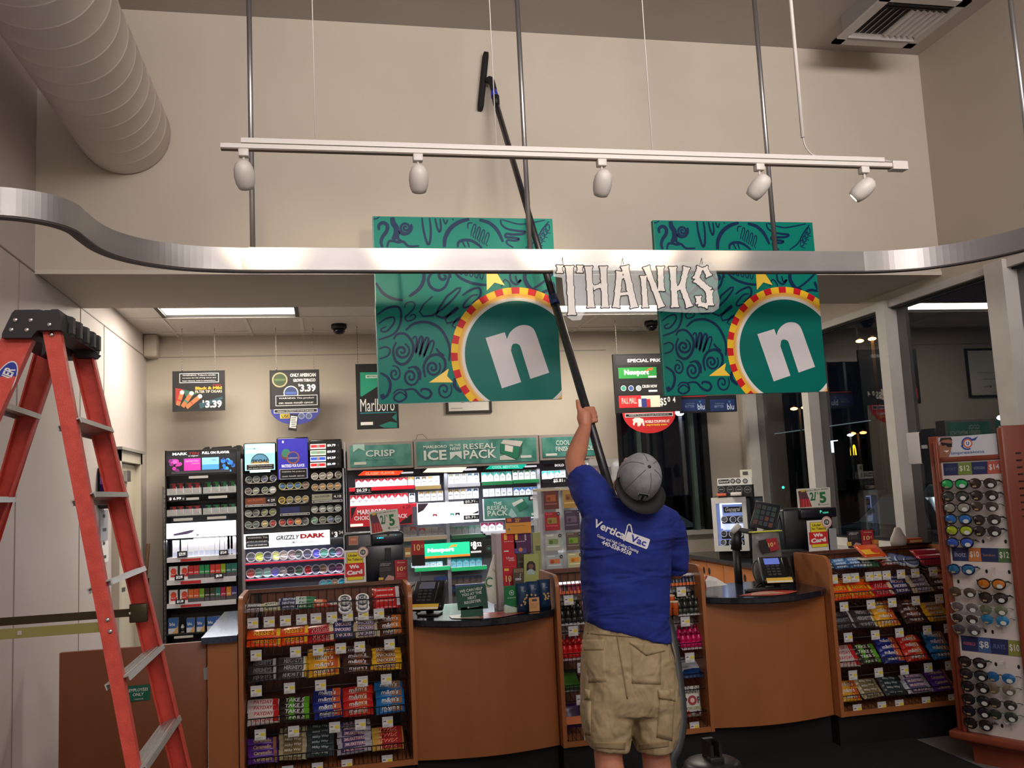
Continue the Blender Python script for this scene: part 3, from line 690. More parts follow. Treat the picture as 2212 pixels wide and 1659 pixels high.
# ============================================================ HELPERS FOR PRINTED GOODS
class Zn:
    "reads positions off an enlarged piece of the photo, on a plane of given depth"
    def __init__(s, ox, oy, sc, Y): s.ox, s.oy, s.sc, s.Y = ox, oy, sc, Y
    def p(s, zx, zy): a = at(s.ox+zx/s.sc, s.oy+zy/s.sc, Y=s.Y); return a.x, a.z
    def b(s, x0, y0, x1, y1):
        xm, ym = (x0+x1)/2, (y0+y1)/2
        return s.p(x0, ym)[0], s.p(x1, ym)[0], s.p(xm, y1)[1], s.p(xm, y0)[1]
    def k(s, zx, zy): return (s.p(zx+20, zy)[0]-s.p(zx, zy)[0])/20
    def rect(s, mb, c, x0, y0, x1, y1, d=.001, **kw):
        a, b, z0, z1 = s.b(x0, y0, x1, y1); mb.m(mat(c, **kw)).rect(a, b, z0, z1, s.Y-d); return mb
    def poly(s, mb, c, pts, d=.0012, **kw): mb.m(mat(c, **kw)).flat([s.p(*q) for q in pts], s.Y-d); return mb
    def disc(s, mb, c, x, y, r, d=.0014, **kw): a, z = s.p(x, y); mb.m(mat(c, **kw)).disc(a, z, r*s.k(x, y), s.Y-d); return mb
    def text(s, mb, c, t, x, y, h, w=None, d=.002, rot=0, bold=.015, shear=0, **kw):
        a, z = s.p(x, y); k = s.k(x, y); mb.m(mat(c, **kw)).text(t, a, z, h*k, s.Y-d, w=w*k if w else None, rot=rot, bold=bold, shear=shear); return mb
def panel(zn, x0, y0, x1, y1, c, th=.012, bev=0, **kw):
    a, b, z0, z1 = zn.b(x0, y0, x1, y1); mb = MB(mat(c, **kw)); mb.box(a, b, zn.Y, zn.Y+th, z0, z1, bev); return mb
def chain(parent, x, y, z0, z1):
    mb = MB(mat(110, 106, 100, metal=.6, rough=.4)); n = max(2, int((z1-z0)/.012))
    for i in range(n):
        zz = z0+(z1-z0)*(i+.5)/n; r = .0025
        mb.box(x-(r if i % 2 else .0008), x+(r if i % 2 else .0008), y-(.0008 if i % 2 else r), y+(.0008 if i % 2 else r), zz-.007, zz+.007)
    return mb.build('chain', parent)
def warn(zn, mb, x0, y0, x1, y1, lines, bg=(12, 12, 14), fg=(225, 225, 225), h=14):
    zn.rect(mb, fg, x0, y0, x1, y1, d=.0026); m_ = 4; zn.rect(mb, bg, x0+m_, y0+m_, x1-m_, y1-m_, d=.0029)
    for i, t in enumerate(lines): zn.text(mb, fg, t, (x0+x1)/2, y0+(y1-y0)*(i+.7)/(len(lines)+.4), h, (x1-x0)*.84, d=.0032, bold=.005)
LED = (250, 250, 255)
# ============================================================ TOBACCO WALL
YW = 7.40
z1 = Zn(340, 940, 4.61, YW)
# --- vapour display on the left
a, b, zz0, zz1 = z1.b(75, 140, 830, 400)
zb = at(430, 1385, Y=YW).z-.06
t = thing('shelf_display', 'tall black electronic cigarette display nearest the left wall', 'store display', (0, 0, 0))
mb = MB(BLACK).box(a, b, YW+.22, YW+.5, zb, zz1).box(b-.03, b, YW-.02, YW+.22, zb, zz1+.02).box(a, a+.008, YW+.0, YW+.22, zb, zz1)
mb.box(a, b, YW, YW+.5, zb-.02, zb); mb.build('cabinet', t)
mb = MB(wirem)
for i in range(34): z = zb+(zz1-.3-zb)*i/33; mb.tube([(a-.01, YW-.01, z), (a-.005, YW+.2, z+.02)], .0025, 4)
mb.tube([(a-.012, YW-.01, zb), (a-.012, YW-.01, zz1-.28)], .005, 6); mb.build('side_grid', t)
mb = panel(z1, 78, 145, 785, 395, (14, 13, 18)); Z = z1
Z.text(mb, (235, 235, 238), 'MARK', 225, 187, 27, 148, emit=1, bold=.03); Z.text(mb, (170, 40, 50), 'TEN', 362, 181, 25, 100); Z.text(mb, (200, 200, 205), 'e-vapor', 360, 209, 18, 105, shear=.2)
Z.text(mb, (235, 235, 238), 'FULL ON FLAVOR', 582, 172, 26, 272, bold=.04, emit=1)
Z.rect(mb, (176, 44, 140), 265, 232, 430, 352, emit=.8); Z.rect(mb, (120, 190, 226), 445, 222, 613, 342, emit=.8); Z.rect(mb, (70, 140, 190), 445, 290, 613, 342, d=.0014, emit=.6)
Z.text(mb, (226, 170, 214), 'MARKTEN', 345, 258, 17, 130); Z.text(mb, (226, 170, 214), 'SUMMER FUSION', 380, 282, 12, 80); Z.text(mb, (80, 110, 130), 'TEN', 560, 246, 14, 50)
random.seed(8)
for i in range(16):
    Z.disc(mb, random.choice([(170, 50, 140), (110, 30, 100), (200, 80, 160)]), 100+random.random()*140, 250+random.random()*110, 10+random.random()*14, d=.0011+i*.00006, emit=.5)
    Z.disc(mb, random.choice([(40, 110, 190), (70, 160, 220), (24, 60, 130)]), 645+random.random()*115, 225+random.random()*130, 10+random.random()*14, d=.0011+i*.00006, emit=.5)
Z.rect(mb, (60, 60, 66), 140, 352, 722, 378, d=.0025)
mb.build('header_sign', t)
mb = MB(BLACK)
for (x0, x1) in ((435, 520), (515, 745), (730, 815)):
    p, q = Z.p(x0, 130), Z.p(x1, 120); mb.flat([(p[0], zz1), (q[0], zz1), (q[0]-.01, zz1+.022), (p[0]+.02, zz1+.016)], YW+.05)
mb.build('torn_topper', t)
for x0, y0, x1, y1 in ((315, 405, 507, 430), (290, 620, 417, 645), (510, 603, 697, 628), (163, 826, 354, 853), (498, 808, 687, 835)): Z.rect(MB(), (178, 176, 172), x0, y0, x1, y1, d=.012).build('shelf_label', t)
def price(zn, par, t, x, y, w, h, sub=True):
    mb = MB(BLACK)
    zn.rect(mb, (12, 12, 14), x-w/2, y-h/2, x+w/2, y+h/2, d=.014); zn.text(mb, (232, 232, 234), t, x-(w*.08 if sub else 0), y, h*.62, w*.66, d=.016, bold=.03, emit=.4)
    if sub: zn.rect(mb, (150, 150, 150), x+w*.32, y-h*.2, x+w*.42, y+h*.2, d=.016)
    mb.build('price_tag', par)
price(Z, t, '$ 6.99', 195, 633, 180, 50); price(Z, t, '$29.99', 250, 1185, 100, 62, False); price(Z, t, '$13.49', 660, 1168, 90, 52, False)
price(Z, t, '$12.99', 222, 1415, 95, 55, False); price(Z, t, '$8.99', 615, 1400, 90, 50, False); price(Z, t, '$11.99', 230, 1655, 95, 45, False)
for y0, y1 in ((1205, 1250), (1425, 1475), (1660, 1705)):
    mb = MB(mat(200, 200, 206, rough=.3)); a2, b2, q0, q1 = Z.b(95, y0, 785, y1); mb.box(a2, b2, YW-.006, YW, q0, q1).box(a2, b2, YW, YW+.2, q1-.006, q1)
    mb.m(mat(176, 30, 40)).rect(a2+.1, a2+.25, q0+.002, q1-.012, YW-.007); mb.build('shelf', t)
mb = panel(z1, 90, 865, 782, 1015, (246, 246, 252), emit=1.6); Z.poly(mb, (96, 80, 130), [(160, 985), (330, 945), (372, 945), (350, 965), (300, 985), (165, 1003)], d=.002); Z.text(mb, (110, 100, 112), 'COMING SOON', 450, 990, 24, 210)
mb.build('lit_sign', t)
l = area('display_led', ((a+b)/2, YW+.03, Z.p(430, 1035)[1]), .6, .03, 2.2, (.85, .9, 1), (rad(-14), 0, 0))
l = area('display_led', ((a+b)/2, YW-.05, zz1-.02), .6, .03, .5, (.85, .9, 1), (rad(-14), 0, 0))
_pc = {}
def carton(key, w, h, d, base, draw, x, y, z, label, grp, name='cigarette_pack', cat='pack'):
    k = (key, round(w, 3), round(h, 3))
    if k not in _pc:
        mb = MB(mat(base, rough=.35)).box(-w/2, w/2, 0, d, 0, h)
        draw(mb, w, h); _pc[k] = mb.build(name); o = _pc[k]
    else: o = _pc[k].copy(); C.objects.link(o)
    o.location = (x, y, z); return tag(o, label, cat, grp)
def d_evap(c): 
    def f(mb, w, h): mb.m(mat(c)).rect(-w*.1, w*.32, h*.3, h*.9, -.001).m(mat(200, 200, 200)).rect(w*.36, w*.46, h*.1, h*.7, -.001).m(mat(c)).rect(-w*.4, w*.4, h*.92, h, -.001)
    return f
for r, (zy0, zy1) in enumerate(((470, 580), (700, 790))):
    zl = Z.p(430, zy1)[1]; hh = Z.p(430, zy0)[1]-zl
    for i in range(8):
        zx = (150, 220, 310, 385, 500, 580, 660, 740)[i]; x = Z.p(zx, 600)[0]
        c = (150, 26, 40) if i < 4 else (28, 110, 60)
        carton('ev%d' % (i < 4), .055, hh, .05, (26, 24, 28), d_evap(c), x, YW+.04, zl, 'black vapour pack with %s print, %s from left in the %s row' % ('red' if i < 4 else 'green', ORD[i], ['upper', 'second'][r]), 'vapour packs in black display')
    a2, b2, q0, q1 = Z.b(95, zy1-30, 440, zy1+12); mb = MB(clearp); mb.box(a2, b2, YW, YW+.004, q0, q0+.05).box(b2+.01, Z.p(785, 500)[0], YW, YW+.004, q0, q0+.05)
    mb.m(BLACK).box(a2, Z.p(785, 600)[0], YW, YW+.2, q0-.008, q0); mb.build('tray', t)
def d_w(mb, w, h): mb.m(mat(190, 200, 226)).rect(-w*.4, w*.4, h*.05, h*.3, -.001)
zl = Z.p(430, 1207)[1]
for i in range(12):
    zx = (175, 262, 325, 380, 435, 490, 542, 592, 640, 690, 720, 752)[i]; x = Z.p(zx, 1150)[0]; hh = .13+.012*(i > 2)
    carton('wh', .04 if i > 1 else .045, hh, .05, (236, 238, 244), d_w, x, YW+.03, zl, 'white vapour box, %s from the left in the brightest row' % ORD[i], 'white boxes in black display')
def d_ci(c, c2):
    def f(mb, w, h): mb.m(mat(c2)).rect(-w*.48, w*.48, 0, h*.32, -.001).m(mat(235, 235, 235)).text('ciro', 0, h*.5, h*.13, -.0015, w=w*.7)
    return f
def d_cb(mb, w, h): mb.m(mat(220, 70, 46)).disc(w*.05, h*.62, w*.34, -.001, rz=h*.25).m(mat(190, 40, 40)).rect(-w*.3, w*.45, h*.2, h*.45, -.0012).m(mat(235, 235, 235)).text('ciro', 0, h*.4, h*.1, -.0016, w=w*.5)
rows = [(1425, ['B', 'B', (200, 40, 44), (200, 40, 44), (30, 150, 90), (30, 150, 90), (220, 66, 50), (220, 66, 50), (150, 180, 40), (40, 120, 110), (40, 120, 110)]),
        (1660, ['B', 'B', (220, 110, 40), (220, 90, 40), (120, 170, 40), (50, 40, 36), (60, 70, 40), (40, 120, 110), (176, 30, 80), (226, 140, 40), (60, 60, 120)])]
for r, (zy, cs) in enumerate(rows):
    zl = Z.p(430, zy)[1]
    for i, c in enumerate(cs):
        zx = (153, 262, 328, 384, 440, 493, 545, 600, 655, 706, 762)[i]; x = Z.p(zx, zy-60)[0]
        if c == 'B': carton('cb', .062, .10, .05, (226, 224, 226), d_cb, x, YW+.02, zl, 'white box with orange-red blot, %s from left in %s lower row' % (ORD[i], ['first', 'second'][r]), 'vapour boxes lower rows')
        else: carton('ci%s' % (c,), .044, .098, .05, c, d_ci(c, (70, 66, 72)), x, YW+.02, zl, 'small coloured vapour box, %s from the left in the %s lower row' % (ORD[i], ['first', 'second'][r]), 'vapour boxes lower rows')
z4 = Zn(0, 1200, 3.614, YW)
zl = z4.p(1480, 603)[1]
def d_bl(mb, w, h): mb.m(mat(40, 90, 160)).rect(-w*.5, w*.5, h*.35, h, -.001).m(mat(200, 160, 100)).flat([(-w*.1, 0), (w*.5, 0), (w*.5, h*.5)], -.0014).m(WHITE).text('blu', -w*.08, h*.62, h*.22, -.002, w=w*.55)
for i, zx in enumerate((1348, 1484, 1562, 1645, 1708, 1780, 1850)):
    carton('blu', .07 if i == 0 else .058, .105 if i else .115, .05, (200, 204, 212), d_bl, z4.p(zx, 560)[0], YW+.02, zl, 'blue and white vapour pack on the lowest shelf, %s from the left' % ORD[i], 'blue packs on lowest shelf')
bx = z4.p(1418, 560)[0]
tag(MB(mat(220, 220, 218)).lathe([(0, 0), (.013, 0), (.013, .045), (.008, .05), (.008, .06), (0, .06)], 12).m(mat(40, 40, 44)).lathe([(.0133, .01), (.0133, .035)], 12).build('liquid_bottle', loc=(bx, YW+.05, zl)), 'little white bottle between the blue vapour packs', 'bottle')
MB(BLACK).box(a, b-.03, YW, YW+.2, zl-.01, zl).m(mat(186, 184, 180)).box(z4.p(1360, 620)[0], z4.p(1508, 620)[0], YW-.008, YW-.004, zl-.035, zl-.018).build('shelf', t)

# --- tin display
xa, xb = z1.p(858, 600)[0], z1.p(1862, 600)[0]
t = thing('tin_display', 'black display of round tobacco tins with three lit cards on top', 'store display', (0, 0, 0))
zt_ = z1.p(1350, 90)[1]; zh = z1.p(1350, 1075)[1]
MB(mat(15, 15, 17)).box(xa, xb, YW+.06, YW+.4, zh, zt_-.05).build('cabinet', t)
MB(STEEL).box(xa-.018, xa-.004, YW, YW+.4, zb, zt_-.1).build('post', t); MB(STEEL).box(xb+.004, xb+.014, YW, YW+.4, zb, zt_).build('post', t)
# cards
def card(x0, y0, x1, y1, c, em, draw, nm='header_card'):
    f = panel(z1, x0, y0, x1, y1, (16, 16, 18), th=.06, bev=.012, rough=.2); f.build('card_frame', t)
    zz = Zn(340, 940, 4.61, YW-.004); mb = panel(zz, x0+12, y0+12, x1-12, y1-12, c, th=.003, emit=em); draw(mb, zz); return mb.build(nm, t)
def c1(mb, Z):
    Z.rect(mb, (210, 240, 244), 872, 96, 1170, 180, emit=1.2); Z.text(mb, (60, 140, 160), 'SPEARMINT', 950, 135, 20, 150)
    Z.disc(mb, (40, 60, 70), 1022, 270, 92); Z.disc(mb, (90, 150, 190), 1022, 270, 82, d=.0018); Z.rect(mb, (206, 236, 240), 920, 285, 1125, 370, d=.0022, emit=1)
    Z.rect(mb, (226, 190, 120), 936, 262, 1110, 284, d=.0023); Z.text(mb, (30, 30, 34), 'SKOAL', 1024, 256, 34, 165, d=.004, shear=.15)
    warn(Z, mb, 886, 288, 1165, 345, ['WARNING: This product can cause', 'gum disease and tooth loss.'], h=14)
card(858, 75, 1182, 362, (130, 216, 222), 1.1, c1)
def c2(mb, Z):
    Z.text(mb, (236, 236, 250), '$', 1250, 68, 26, 18, emit=1); Z.disc(mb, (110, 70, 60), 1275, 200, 45); Z.disc(mb, (60, 130, 110), 1280, 180, 44, d=.0018)
    Z.disc(mb, (150, 90, 70), 1350, 225, 66, d=.002); Z.disc(mb, (40, 60, 150), 1350, 222, 52, d=.0022); Z.text(mb, (200, 190, 180), 'COPENHAGEN', 1350, 228, 14, 96, d=.0028)
    Z.text(mb, (226, 226, 240), 'MASTERED FOR FLAVOR', 1352, 304, 32, 228, bold=.02, emit=.4)
    warn(Z, mb, 1218, 335, 1492, 435, ['WARNING: This product can', 'cause mouth cancer.'], h=17)
card(1188, 22, 1510, 448, (44, 40, 150), .7, c2)
def c3(mb, Z):
    for i, (c, cc) in enumerate((((200, 44, 54), (216, 206, 200)), ((110, 150, 120), (214, 220, 190)), ((50, 80, 180), (190, 200, 226)), ((190, 30, 40), (216, 210, 206)))):
        y = 88+i*62; Z.rect(mb, cc, 1522, y, 1678, y+50, d=.0015, emit=.9); Z.rect(mb, c, 1528, y+8, 1672, y+36, d=.0019, emit=.9); Z.disc(mb, (180, 170, 160), 1600, y+24, 16, d=.0022)
        Z.text(mb, (225, 225, 235), ('$3.79', '$3.89', '$4.29', '$3.49')[i], 1732, y+14, 26, 84, bold=.05, emit=.8); Z.disc(mb, (70, 70, 74), 1800, y+12, 11)
card(1515, 42, 1840, 338, (16, 15, 20), 0, c3)
# tins
_tn = {}
def dip(kx, ky, ki, col, ringc, label, grp, Z=z1, z=None, r=None, tilt=rad(80), y=None):
    k = (col, ringc)
    x, zz = Z.p(kx, ky); r = r or 37*Z.k(kx, ky)
    if k not in _tn:
        mb = MB(mat(ringc, rough=.35)).lathe([(0, 0), (.98, 0), (1, .05), (1, .42), (.97, .5), (.86, .5), (.84, .46), (0, .46)], 20)
        mb.m(mat(col, rough=.35)).lathe([(0, .465), (.80, .465), (.80, .47), (0, .47)], 20, smooth=False)
        c2_ = tuple(min(255, int(v*1.45+25)) for v in col); mb.m(mat(c2_, rough=.4))
        V = [mb.v(p) for p in ((-.62, -.1, .48), (.6, .05, .48), (.62, .28, .48), (-.6, .13, .48))]; mb.f(V)
        _tn[k] = mb.build('tobacco_tin'); o = _tn[k]
    else: o = _tn[k].copy(); C.objects.link(o)
    o.location = (x, (Z.Y if y is None else y)+.022, zz if z is None else z); o.scale = (r, r, r); o.rotation_euler = (tilt, 0, random.uniform(-.5, .5))
    return tag(o, label, 'tin', grp)
GR = (150, 152, 148)
COLS = [((905, 985, 1070, 1148), [(440, [((70, 72, 74), GR)]*2+[((74, 76, 96), GR)]*2), (555, [((80, 70, 66), GR), ((110, 116, 110), GR), ((80, 84, 66), GR), ((150, 150, 148), GR)]), (775, [((100, 102, 100), GR), ((84, 82, 84), GR), ((110, 116, 90), GR), ((84, 92, 44), GR)]), (890, [((78, 90, 82), GR), ((80, 92, 90), GR), ((140, 130, 90), GR), ((130, 50, 50), GR)])]),
        ((1242, 1322, 1400, 1478), [(505, [((60, 90, 130), (190, 180, 80))]*3+[((110, 90, 80), GR)]), (645, [((90, 76, 50), (200, 180, 50)), ((106, 96, 60), GR), ((120, 104, 70), GR), ((116, 100, 64), GR)]), (865, [((140, 60, 50), GR), ((160, 56, 46), GR), ((180, 120, 60), GR), ((76, 78, 80), GR)])]),
        ((1568, 1645, 1720, 1798), [(405, [((130, 126, 120), (196, 190, 180))]*4), (515, [((140, 112, 76), GR)]*4), (735, [((128, 134, 130), GR)]*4), (845, [((90, 130, 110), GR), ((86, 92, 80), GR), ((90, 100, 120), GR), ((90, 100, 104), GR)])])]
for ci, (xs, rws) in enumerate(COLS):
    for ri, (zy, cs) in enumerate(rws):
        for i, zx in enumerate(xs):
            sh = (2*i-3)*-2.5
            dip(zx, zy+sh, 0, cs[i][0], cs[i][1], 'round tin, %s in %s row of the %s column of the black display' % (ORD[i], ORD[ri], ['left', 'middle', 'right'][ci]), 'tins in the black display')
        x0, q = z1.p(xs[0]-42, zy+40); x1, _ = z1.p(xs[-1]+42, zy+40); q = z1.p((xs[0]+xs[-1])/2, zy+36)[1]
        MB(mat(190, 186, 176, rough=.3)).tube([(x0+.008, YW+.012, q+.028), (x0+.015, YW+.01, q+.008), (x0+.03, YW+.008, q), (x1-.03, YW+.008, q), (x1-.015, YW+.01, q+.008), (x1-.008, YW+.012, q+.028)], .0032, 6).build('cup_rail', t)
for (x0, y0, x1, y1, c, txt, pr, c2_) in ((872, 622, 1185, 712, (120, 60, 36), 'BIG FLAVOR', '4 29', (190, 110, 70)), (1218, 712, 1520, 800, (36, 44, 96), '', '', (60, 60, 70)), (1535, 582, 1845, 672, (150, 148, 130), 'ALL FLAVOR', '4.10', (60, 60, 60))):
    mb = panel(z1, x0, y0, x1, y1, (18, 18, 22), th=.02); z1.rect(mb, c, x0+4, y0+4, x0+(x1-x0)*.66, y1-26); warn(z1, mb, x0+6, y1-24, x1-4, y1-2, ['WARNING: THIS PRODUCT CAN CAUSE CANCER'], h=9)
    if txt: z1.text(mb, c2_, txt, x0+105, y0+26, 18, 150, rot=.04); z1.text(mb, (220, 220, 220), pr, x1-52, y0+26, 26, 74, bold=.02)
    mb.build('shelf_sign', t)
mb = panel(z1, 860, 968, 1718, 1112, (240, 240, 244), emit=1.0, th=.06); zz = Zn(340, 940, 4.61, YW)
R4 = at(905, 1180, Y=YW)
ang = 0
warn(z1, mb, 878, 995, 1114, 1118, ['WARNING: This', 'product can cause gum', 'disease and tooth loss.'], h=18)
z1.text(mb, (60, 60, 64), 'GRIZZLY', 1300, 1018, 44, 235, bold=.03, shear=.2); z1.text(mb, (190, 34, 44), 'DARK', 1548, 1000, 46, 250, bold=.06); z1.text(mb, (110, 110, 118), 'AMERICAN TOBACCO', 1470, 1058, 30, 290)
mb.build('lit_sign', t)
mb = panel(z1, 1722, 945, 1860, 1085, (12, 12, 14), th=.06); z1.text(mb, (230, 230, 232), '$', 1742, 975, 26, 16); z1.text(mb, (236, 236, 236), '3', 1778, 988, 56, 34, bold=.04, emit=.5); z1.text(mb, (230, 230, 232), '34', 1828, 968, 34, 40); mb.build('price_tag', t)
MB(mat(96, 100, 122, rough=.5)).box(xa, xb, YW+.14, YW+.4, zb, zh).m(STEEL).box(xa-.004, xa+.006, YW, YW+.14, zb, zh).build('lower_cabinet', t)
random.seed(5)
lowc = [[(40, 44, 54), (150, 170, 60), (50, 54, 70), (190, 200, 120), (140, 130, 126), (110, 96, 100), (60, 70, 66), (44, 44, 70), (70, 70, 180), (60, 120, 110), (40, 70, 80), (80, 60, 90)],
        [(150, 60, 60), (110, 150, 150), (110, 170, 170), (60, 50, 190), (150, 150, 160), (60, 60, 76), (60, 90, 80), (150, 40, 50), (36, 40, 60), (110, 90, 80), (60, 40, 70), (90, 50, 90)]]
for r, (ya, yb_) in enumerate(((1228, 1160), (1388, 1316))):
    zr = z1.p(1372, (ya+yb_)/2)[1]; rr = .0415
    for i in range(12):
        zx = 932+80.5*i
        dip(zx, ya, 0, lowc[r][i], (176, 176, 190), 'round tin on the %s red-edged shelf, %s from the left' % (['upper', 'middle'][r], ORD[i]), 'tins on red-edged shelves', z=zr, r=rr*.92, y=YW-.01)
    q = zr-.047; xs0, xs1 = z1.p(876, ya+55)[0], z1.p(1858, yb_+50)[0]
    MB(mat(206, 30, 60, emit=.35)).box(xs0, xs1, YW-.03, YW-.024, q-.006, q+.006).m(mat(200, 200, 210)).box(xs0, xs1, YW-.024, YW+.14, q, q+.004).build('shelf', t)
    area('display_led', ((xs0+xs1)/2, YW+.0, zr+.12), .75, .03, 1.1, (.86, .88, 1), (rad(-10), 0, 0))
zr = z1.p(1372, 1505)[1]
for i in range(7):
    zx = (905, 975, 1045, 1120, 1190, 1260, 1330)[i]
    mb = MB(mat(30, 140, 110) if i < 5 else mat(200, 205, 205)).lathe([(0, 0), (.033, 0), (.033, .014), (.031, .018), (0, .018)], 18).m(mat(214, 220, 220)).lathe([(.0335, .012), (.0335, .016)], 18)
    tag(mb.build('tobacco_tin', loc=(z1.p(zx, 1540)[0], YW+.03, zr-.05)), 'flat %s tin on lowest shelf, %s from left' % ('green' if i < 5 else 'pale', ORD[i]), 'tin', 'flat tins on lowest shelf')
    tag(MB(mat(26, 120, 100)).lathe([(0, 0), (.033, 0), (.033, .014), (.031, .018), (0, .018)], 18).build('tobacco_tin', loc=(z1.p(zx, 1540)[0]+.004, YW+.03, zr-.032)), 'flat green tin, upper of a pair, lowest shelf, %s from left' % ORD[i], 'tin', 'flat tins on lowest shelf')
for i, c in enumerate(((50, 160, 210), (50, 160, 210), (190, 160, 130), (40, 150, 200))):
    dip(1650+60*i, 1475-i*6, 0, c, (190, 196, 206), '%s tin at the right end of lowest shelf, %s of four' % ('bright blue' if i != 2 else 'cream', ORD[i]), 'bright tins on lowest shelf', z=zr, r=.036, y=YW)
area('display_led', ((xa+xb)/2, YW+.0, zr+.10), .75, .03, .9, (.8, .9, 1), (rad(-10), 0, 0))
MB(mat(200, 200, 210)).box(xa, xb, YW-.02, YW+.14, zr-.056, zr-.05).build('shelf', t)

# --- cigarette display
z2 = Zn(740, 920, 3.95, YW)
t = thing('cigarette_display', 'wide lit cigarette display with teal header panels', 'store display', (0, 0, 0))
xa2, xb2 = z2.p(48, 700)[0], z2.p(2160, 500)[0]
MB(mat(120, 122, 132, rough=.5)).box(xa2, xb2, YW+.16, YW+.5, zb, z2.p(900, 130)[1]-.04).build('cabinet', t)
for zx in (20, 888, 1680): x = z2.p(zx, 600)[0]; MB(mat(150, 152, 160, rough=.3, metal=.4)).box(x-.014, x+.014, YW+.0, YW+.16, zb, z2.p(zx, 360)[1]).build('post', t)
teal = noisy('teal_clouds', (52, 120, 112), (96, 156, 146), 9, .3); gfr = mat(150, 142, 138, rough=.4)
def header(x0, y0, x1, y1, draw):
    a, b, q0, q1 = z2.b(x0, y0, x1, y1); mb = MB(gfr).box(a, b, YW-.03, YW+.1, q0, q1); m_ = .022; mb.m(teal).box(a+m_, b-m_, YW-.033, YW-.03, q0+m_, q1-m_); Z = Zn(740, 920, 3.95, YW-.034); draw(mb, Z); mb.build('header_sign', t)
def h1(mb, Z):
    Z.text(mb, (205, 220, 214), 'CRISP', 322, 232, 56, 250, bold=.02); Z.text(mb, (110, 170, 160), 'MENTHOL FLAVOR', 318, 276, 20, 240)
    Z.poly(mb, (170, 206, 196), [(88, 160), (186, 155), (188, 215), (138, 190), (90, 225)]); Z.rect(mb, (206, 210, 200), 98, 308, 202, 332)
header(38, 140, 600, 368, h1)
def h2(mb, Z):
    W_ = (222, 230, 226); Z.text(mb, W_, 'MARLBORO', 790, 178, 24, 200, bold=.02); Z.text(mb, W_, 'ICE', 790, 250, 86, 195, bold=.03); Z.text(mb, W_, 'IN THE', 960, 164, 18, 92); Z.text(mb, W_, 'NEW', 962, 194, 26, 90, bold=.02)
    Z.text(mb, W_, 'RESEAL', 1168, 172, 46, 276, bold=.01); Z.text(mb, W_, 'PACK', 1172, 240, 74, 280, bold=.02)
    Z.poly(mb, W_, [(915, 224), (1015, 216), (1018, 282), (966, 246), (917, 290)])
    Z.poly(mb, (200, 196, 190), [(1372, 118), (1535, 130), (1530, 180), (1350, 150)], d=.0015); Z.poly(mb, (30, 120, 92), [(1345, 150), (1510, 185), (1490, 285), (1350, 230)], d=.0018)
    Z.poly(mb, (226, 222, 214), [(1385, 160), (1455, 175), (1450, 225), (1385, 212)], d=.0022); Z.poly(mb, (40, 90, 74), [(1510, 185), (1535, 140), (1530, 230), (1490, 285)], d=.002); Z.rect(mb, (206, 214, 208), 1520, 250, 1612, 272); Z.poly(mb, (200, 205, 200), [(1340, 262), (1380, 246), (1480, 288), (1340, 292)], d=.0016)
header(606, 97, 1668, 345, h2)
def h3(mb, Z): Z.text(mb, (214, 226, 222), 'COOL', 1880, 143, 40, 120, bold=.01); Z.text(mb, (214, 226, 222), 'FINISH MENTHOL', 1980, 192, 40, 320, bold=.01); Z.rect(mb, (206, 214, 208), 1735, 235, 1830, 255)
header(1674, 72, 2162, 285, h3)
mb = MB(mat(60, 60, 62)); a_, q_ = z2.p(660, 100); mb.tube([(a_-.03, YW+.05, q_-.02), (a_-.015, YW+.05, q_+.025), (a_+.03, YW+.05, q_+.03), (a_+.065, YW+.05, q_-.01)], .002, 5); mb.build('loose_wire', t)
def strip(x0, y0, x1, y1, c, c2_, txt, em):
    mb = panel(z2, x0, y0, x1, y1, (36, 28, 34), th=.01); z2.poly(mb, c, [(x0+20, y1-4), (x0+70, y0+4), (x1-90, y0+2), (x1-130, y1-8)], emit=em); z2.rect(mb, (226, 226, 234), x1-110, y0+12, x1-6, y1-22, emit=.8)
    if txt: z2.text(mb, c2_, txt, (x0+x1)/2-40, (y0+y1)/2, 24, (x1-x0)*.5, emit=.8, bold=.04)
    mb.build('lit_strip', t)
strip(110, 380, 610, 428, (232, 70, 36), (250, 170, 130), 'CLASSIC FLAVOR', 1.0); strip(665, 350, 1150, 402, (244, 226, 204), None, None, 1.3); strip(1200, 325, 1662, 374, (20, 180, 150), (150, 230, 214), 'COOL MENTHOL', 1.0)
mb = panel(z2, 1720, 318, 2000, 352, (44, 26, 40), th=.01); z2.text(mb, (226, 226, 230), 'BOLD', 1850, 335, 22, 80, bold=.06, emit=.6); mb.build('lit_strip', t)
def d_pk(top, wcol=(120, 120, 126)):
    def f(mb, w, h):
        mb.m(mat(top, rough=.35)).flat([(-w*.47, h*.97), (-w*.47, h*.55), (0, h*.86), (w*.47, h*.55), (w*.47, h*.97)], -.001).m(mat(wcol)).rect(-w*.3, w*.3, h*.42, h*.47, -.0012).rect(-w*.12, w*.12, h*.30, h*.36, -.0012)
    return f
def d_bk(top):
    def f(mb, w, h): mb.m(mat(top, rough=.35)).flat([(-w*.36, h*.96), (-w*.36, h*.68), (0, h*.80), (w*.36, h*.68), (w*.36, h*.96)], -.001).m(mat(90, 90, 96)).rect(-w*.3, w*.3, h*.40, h*.45, -.0012)
    return f
PW = 55*z2.k(800, 500)
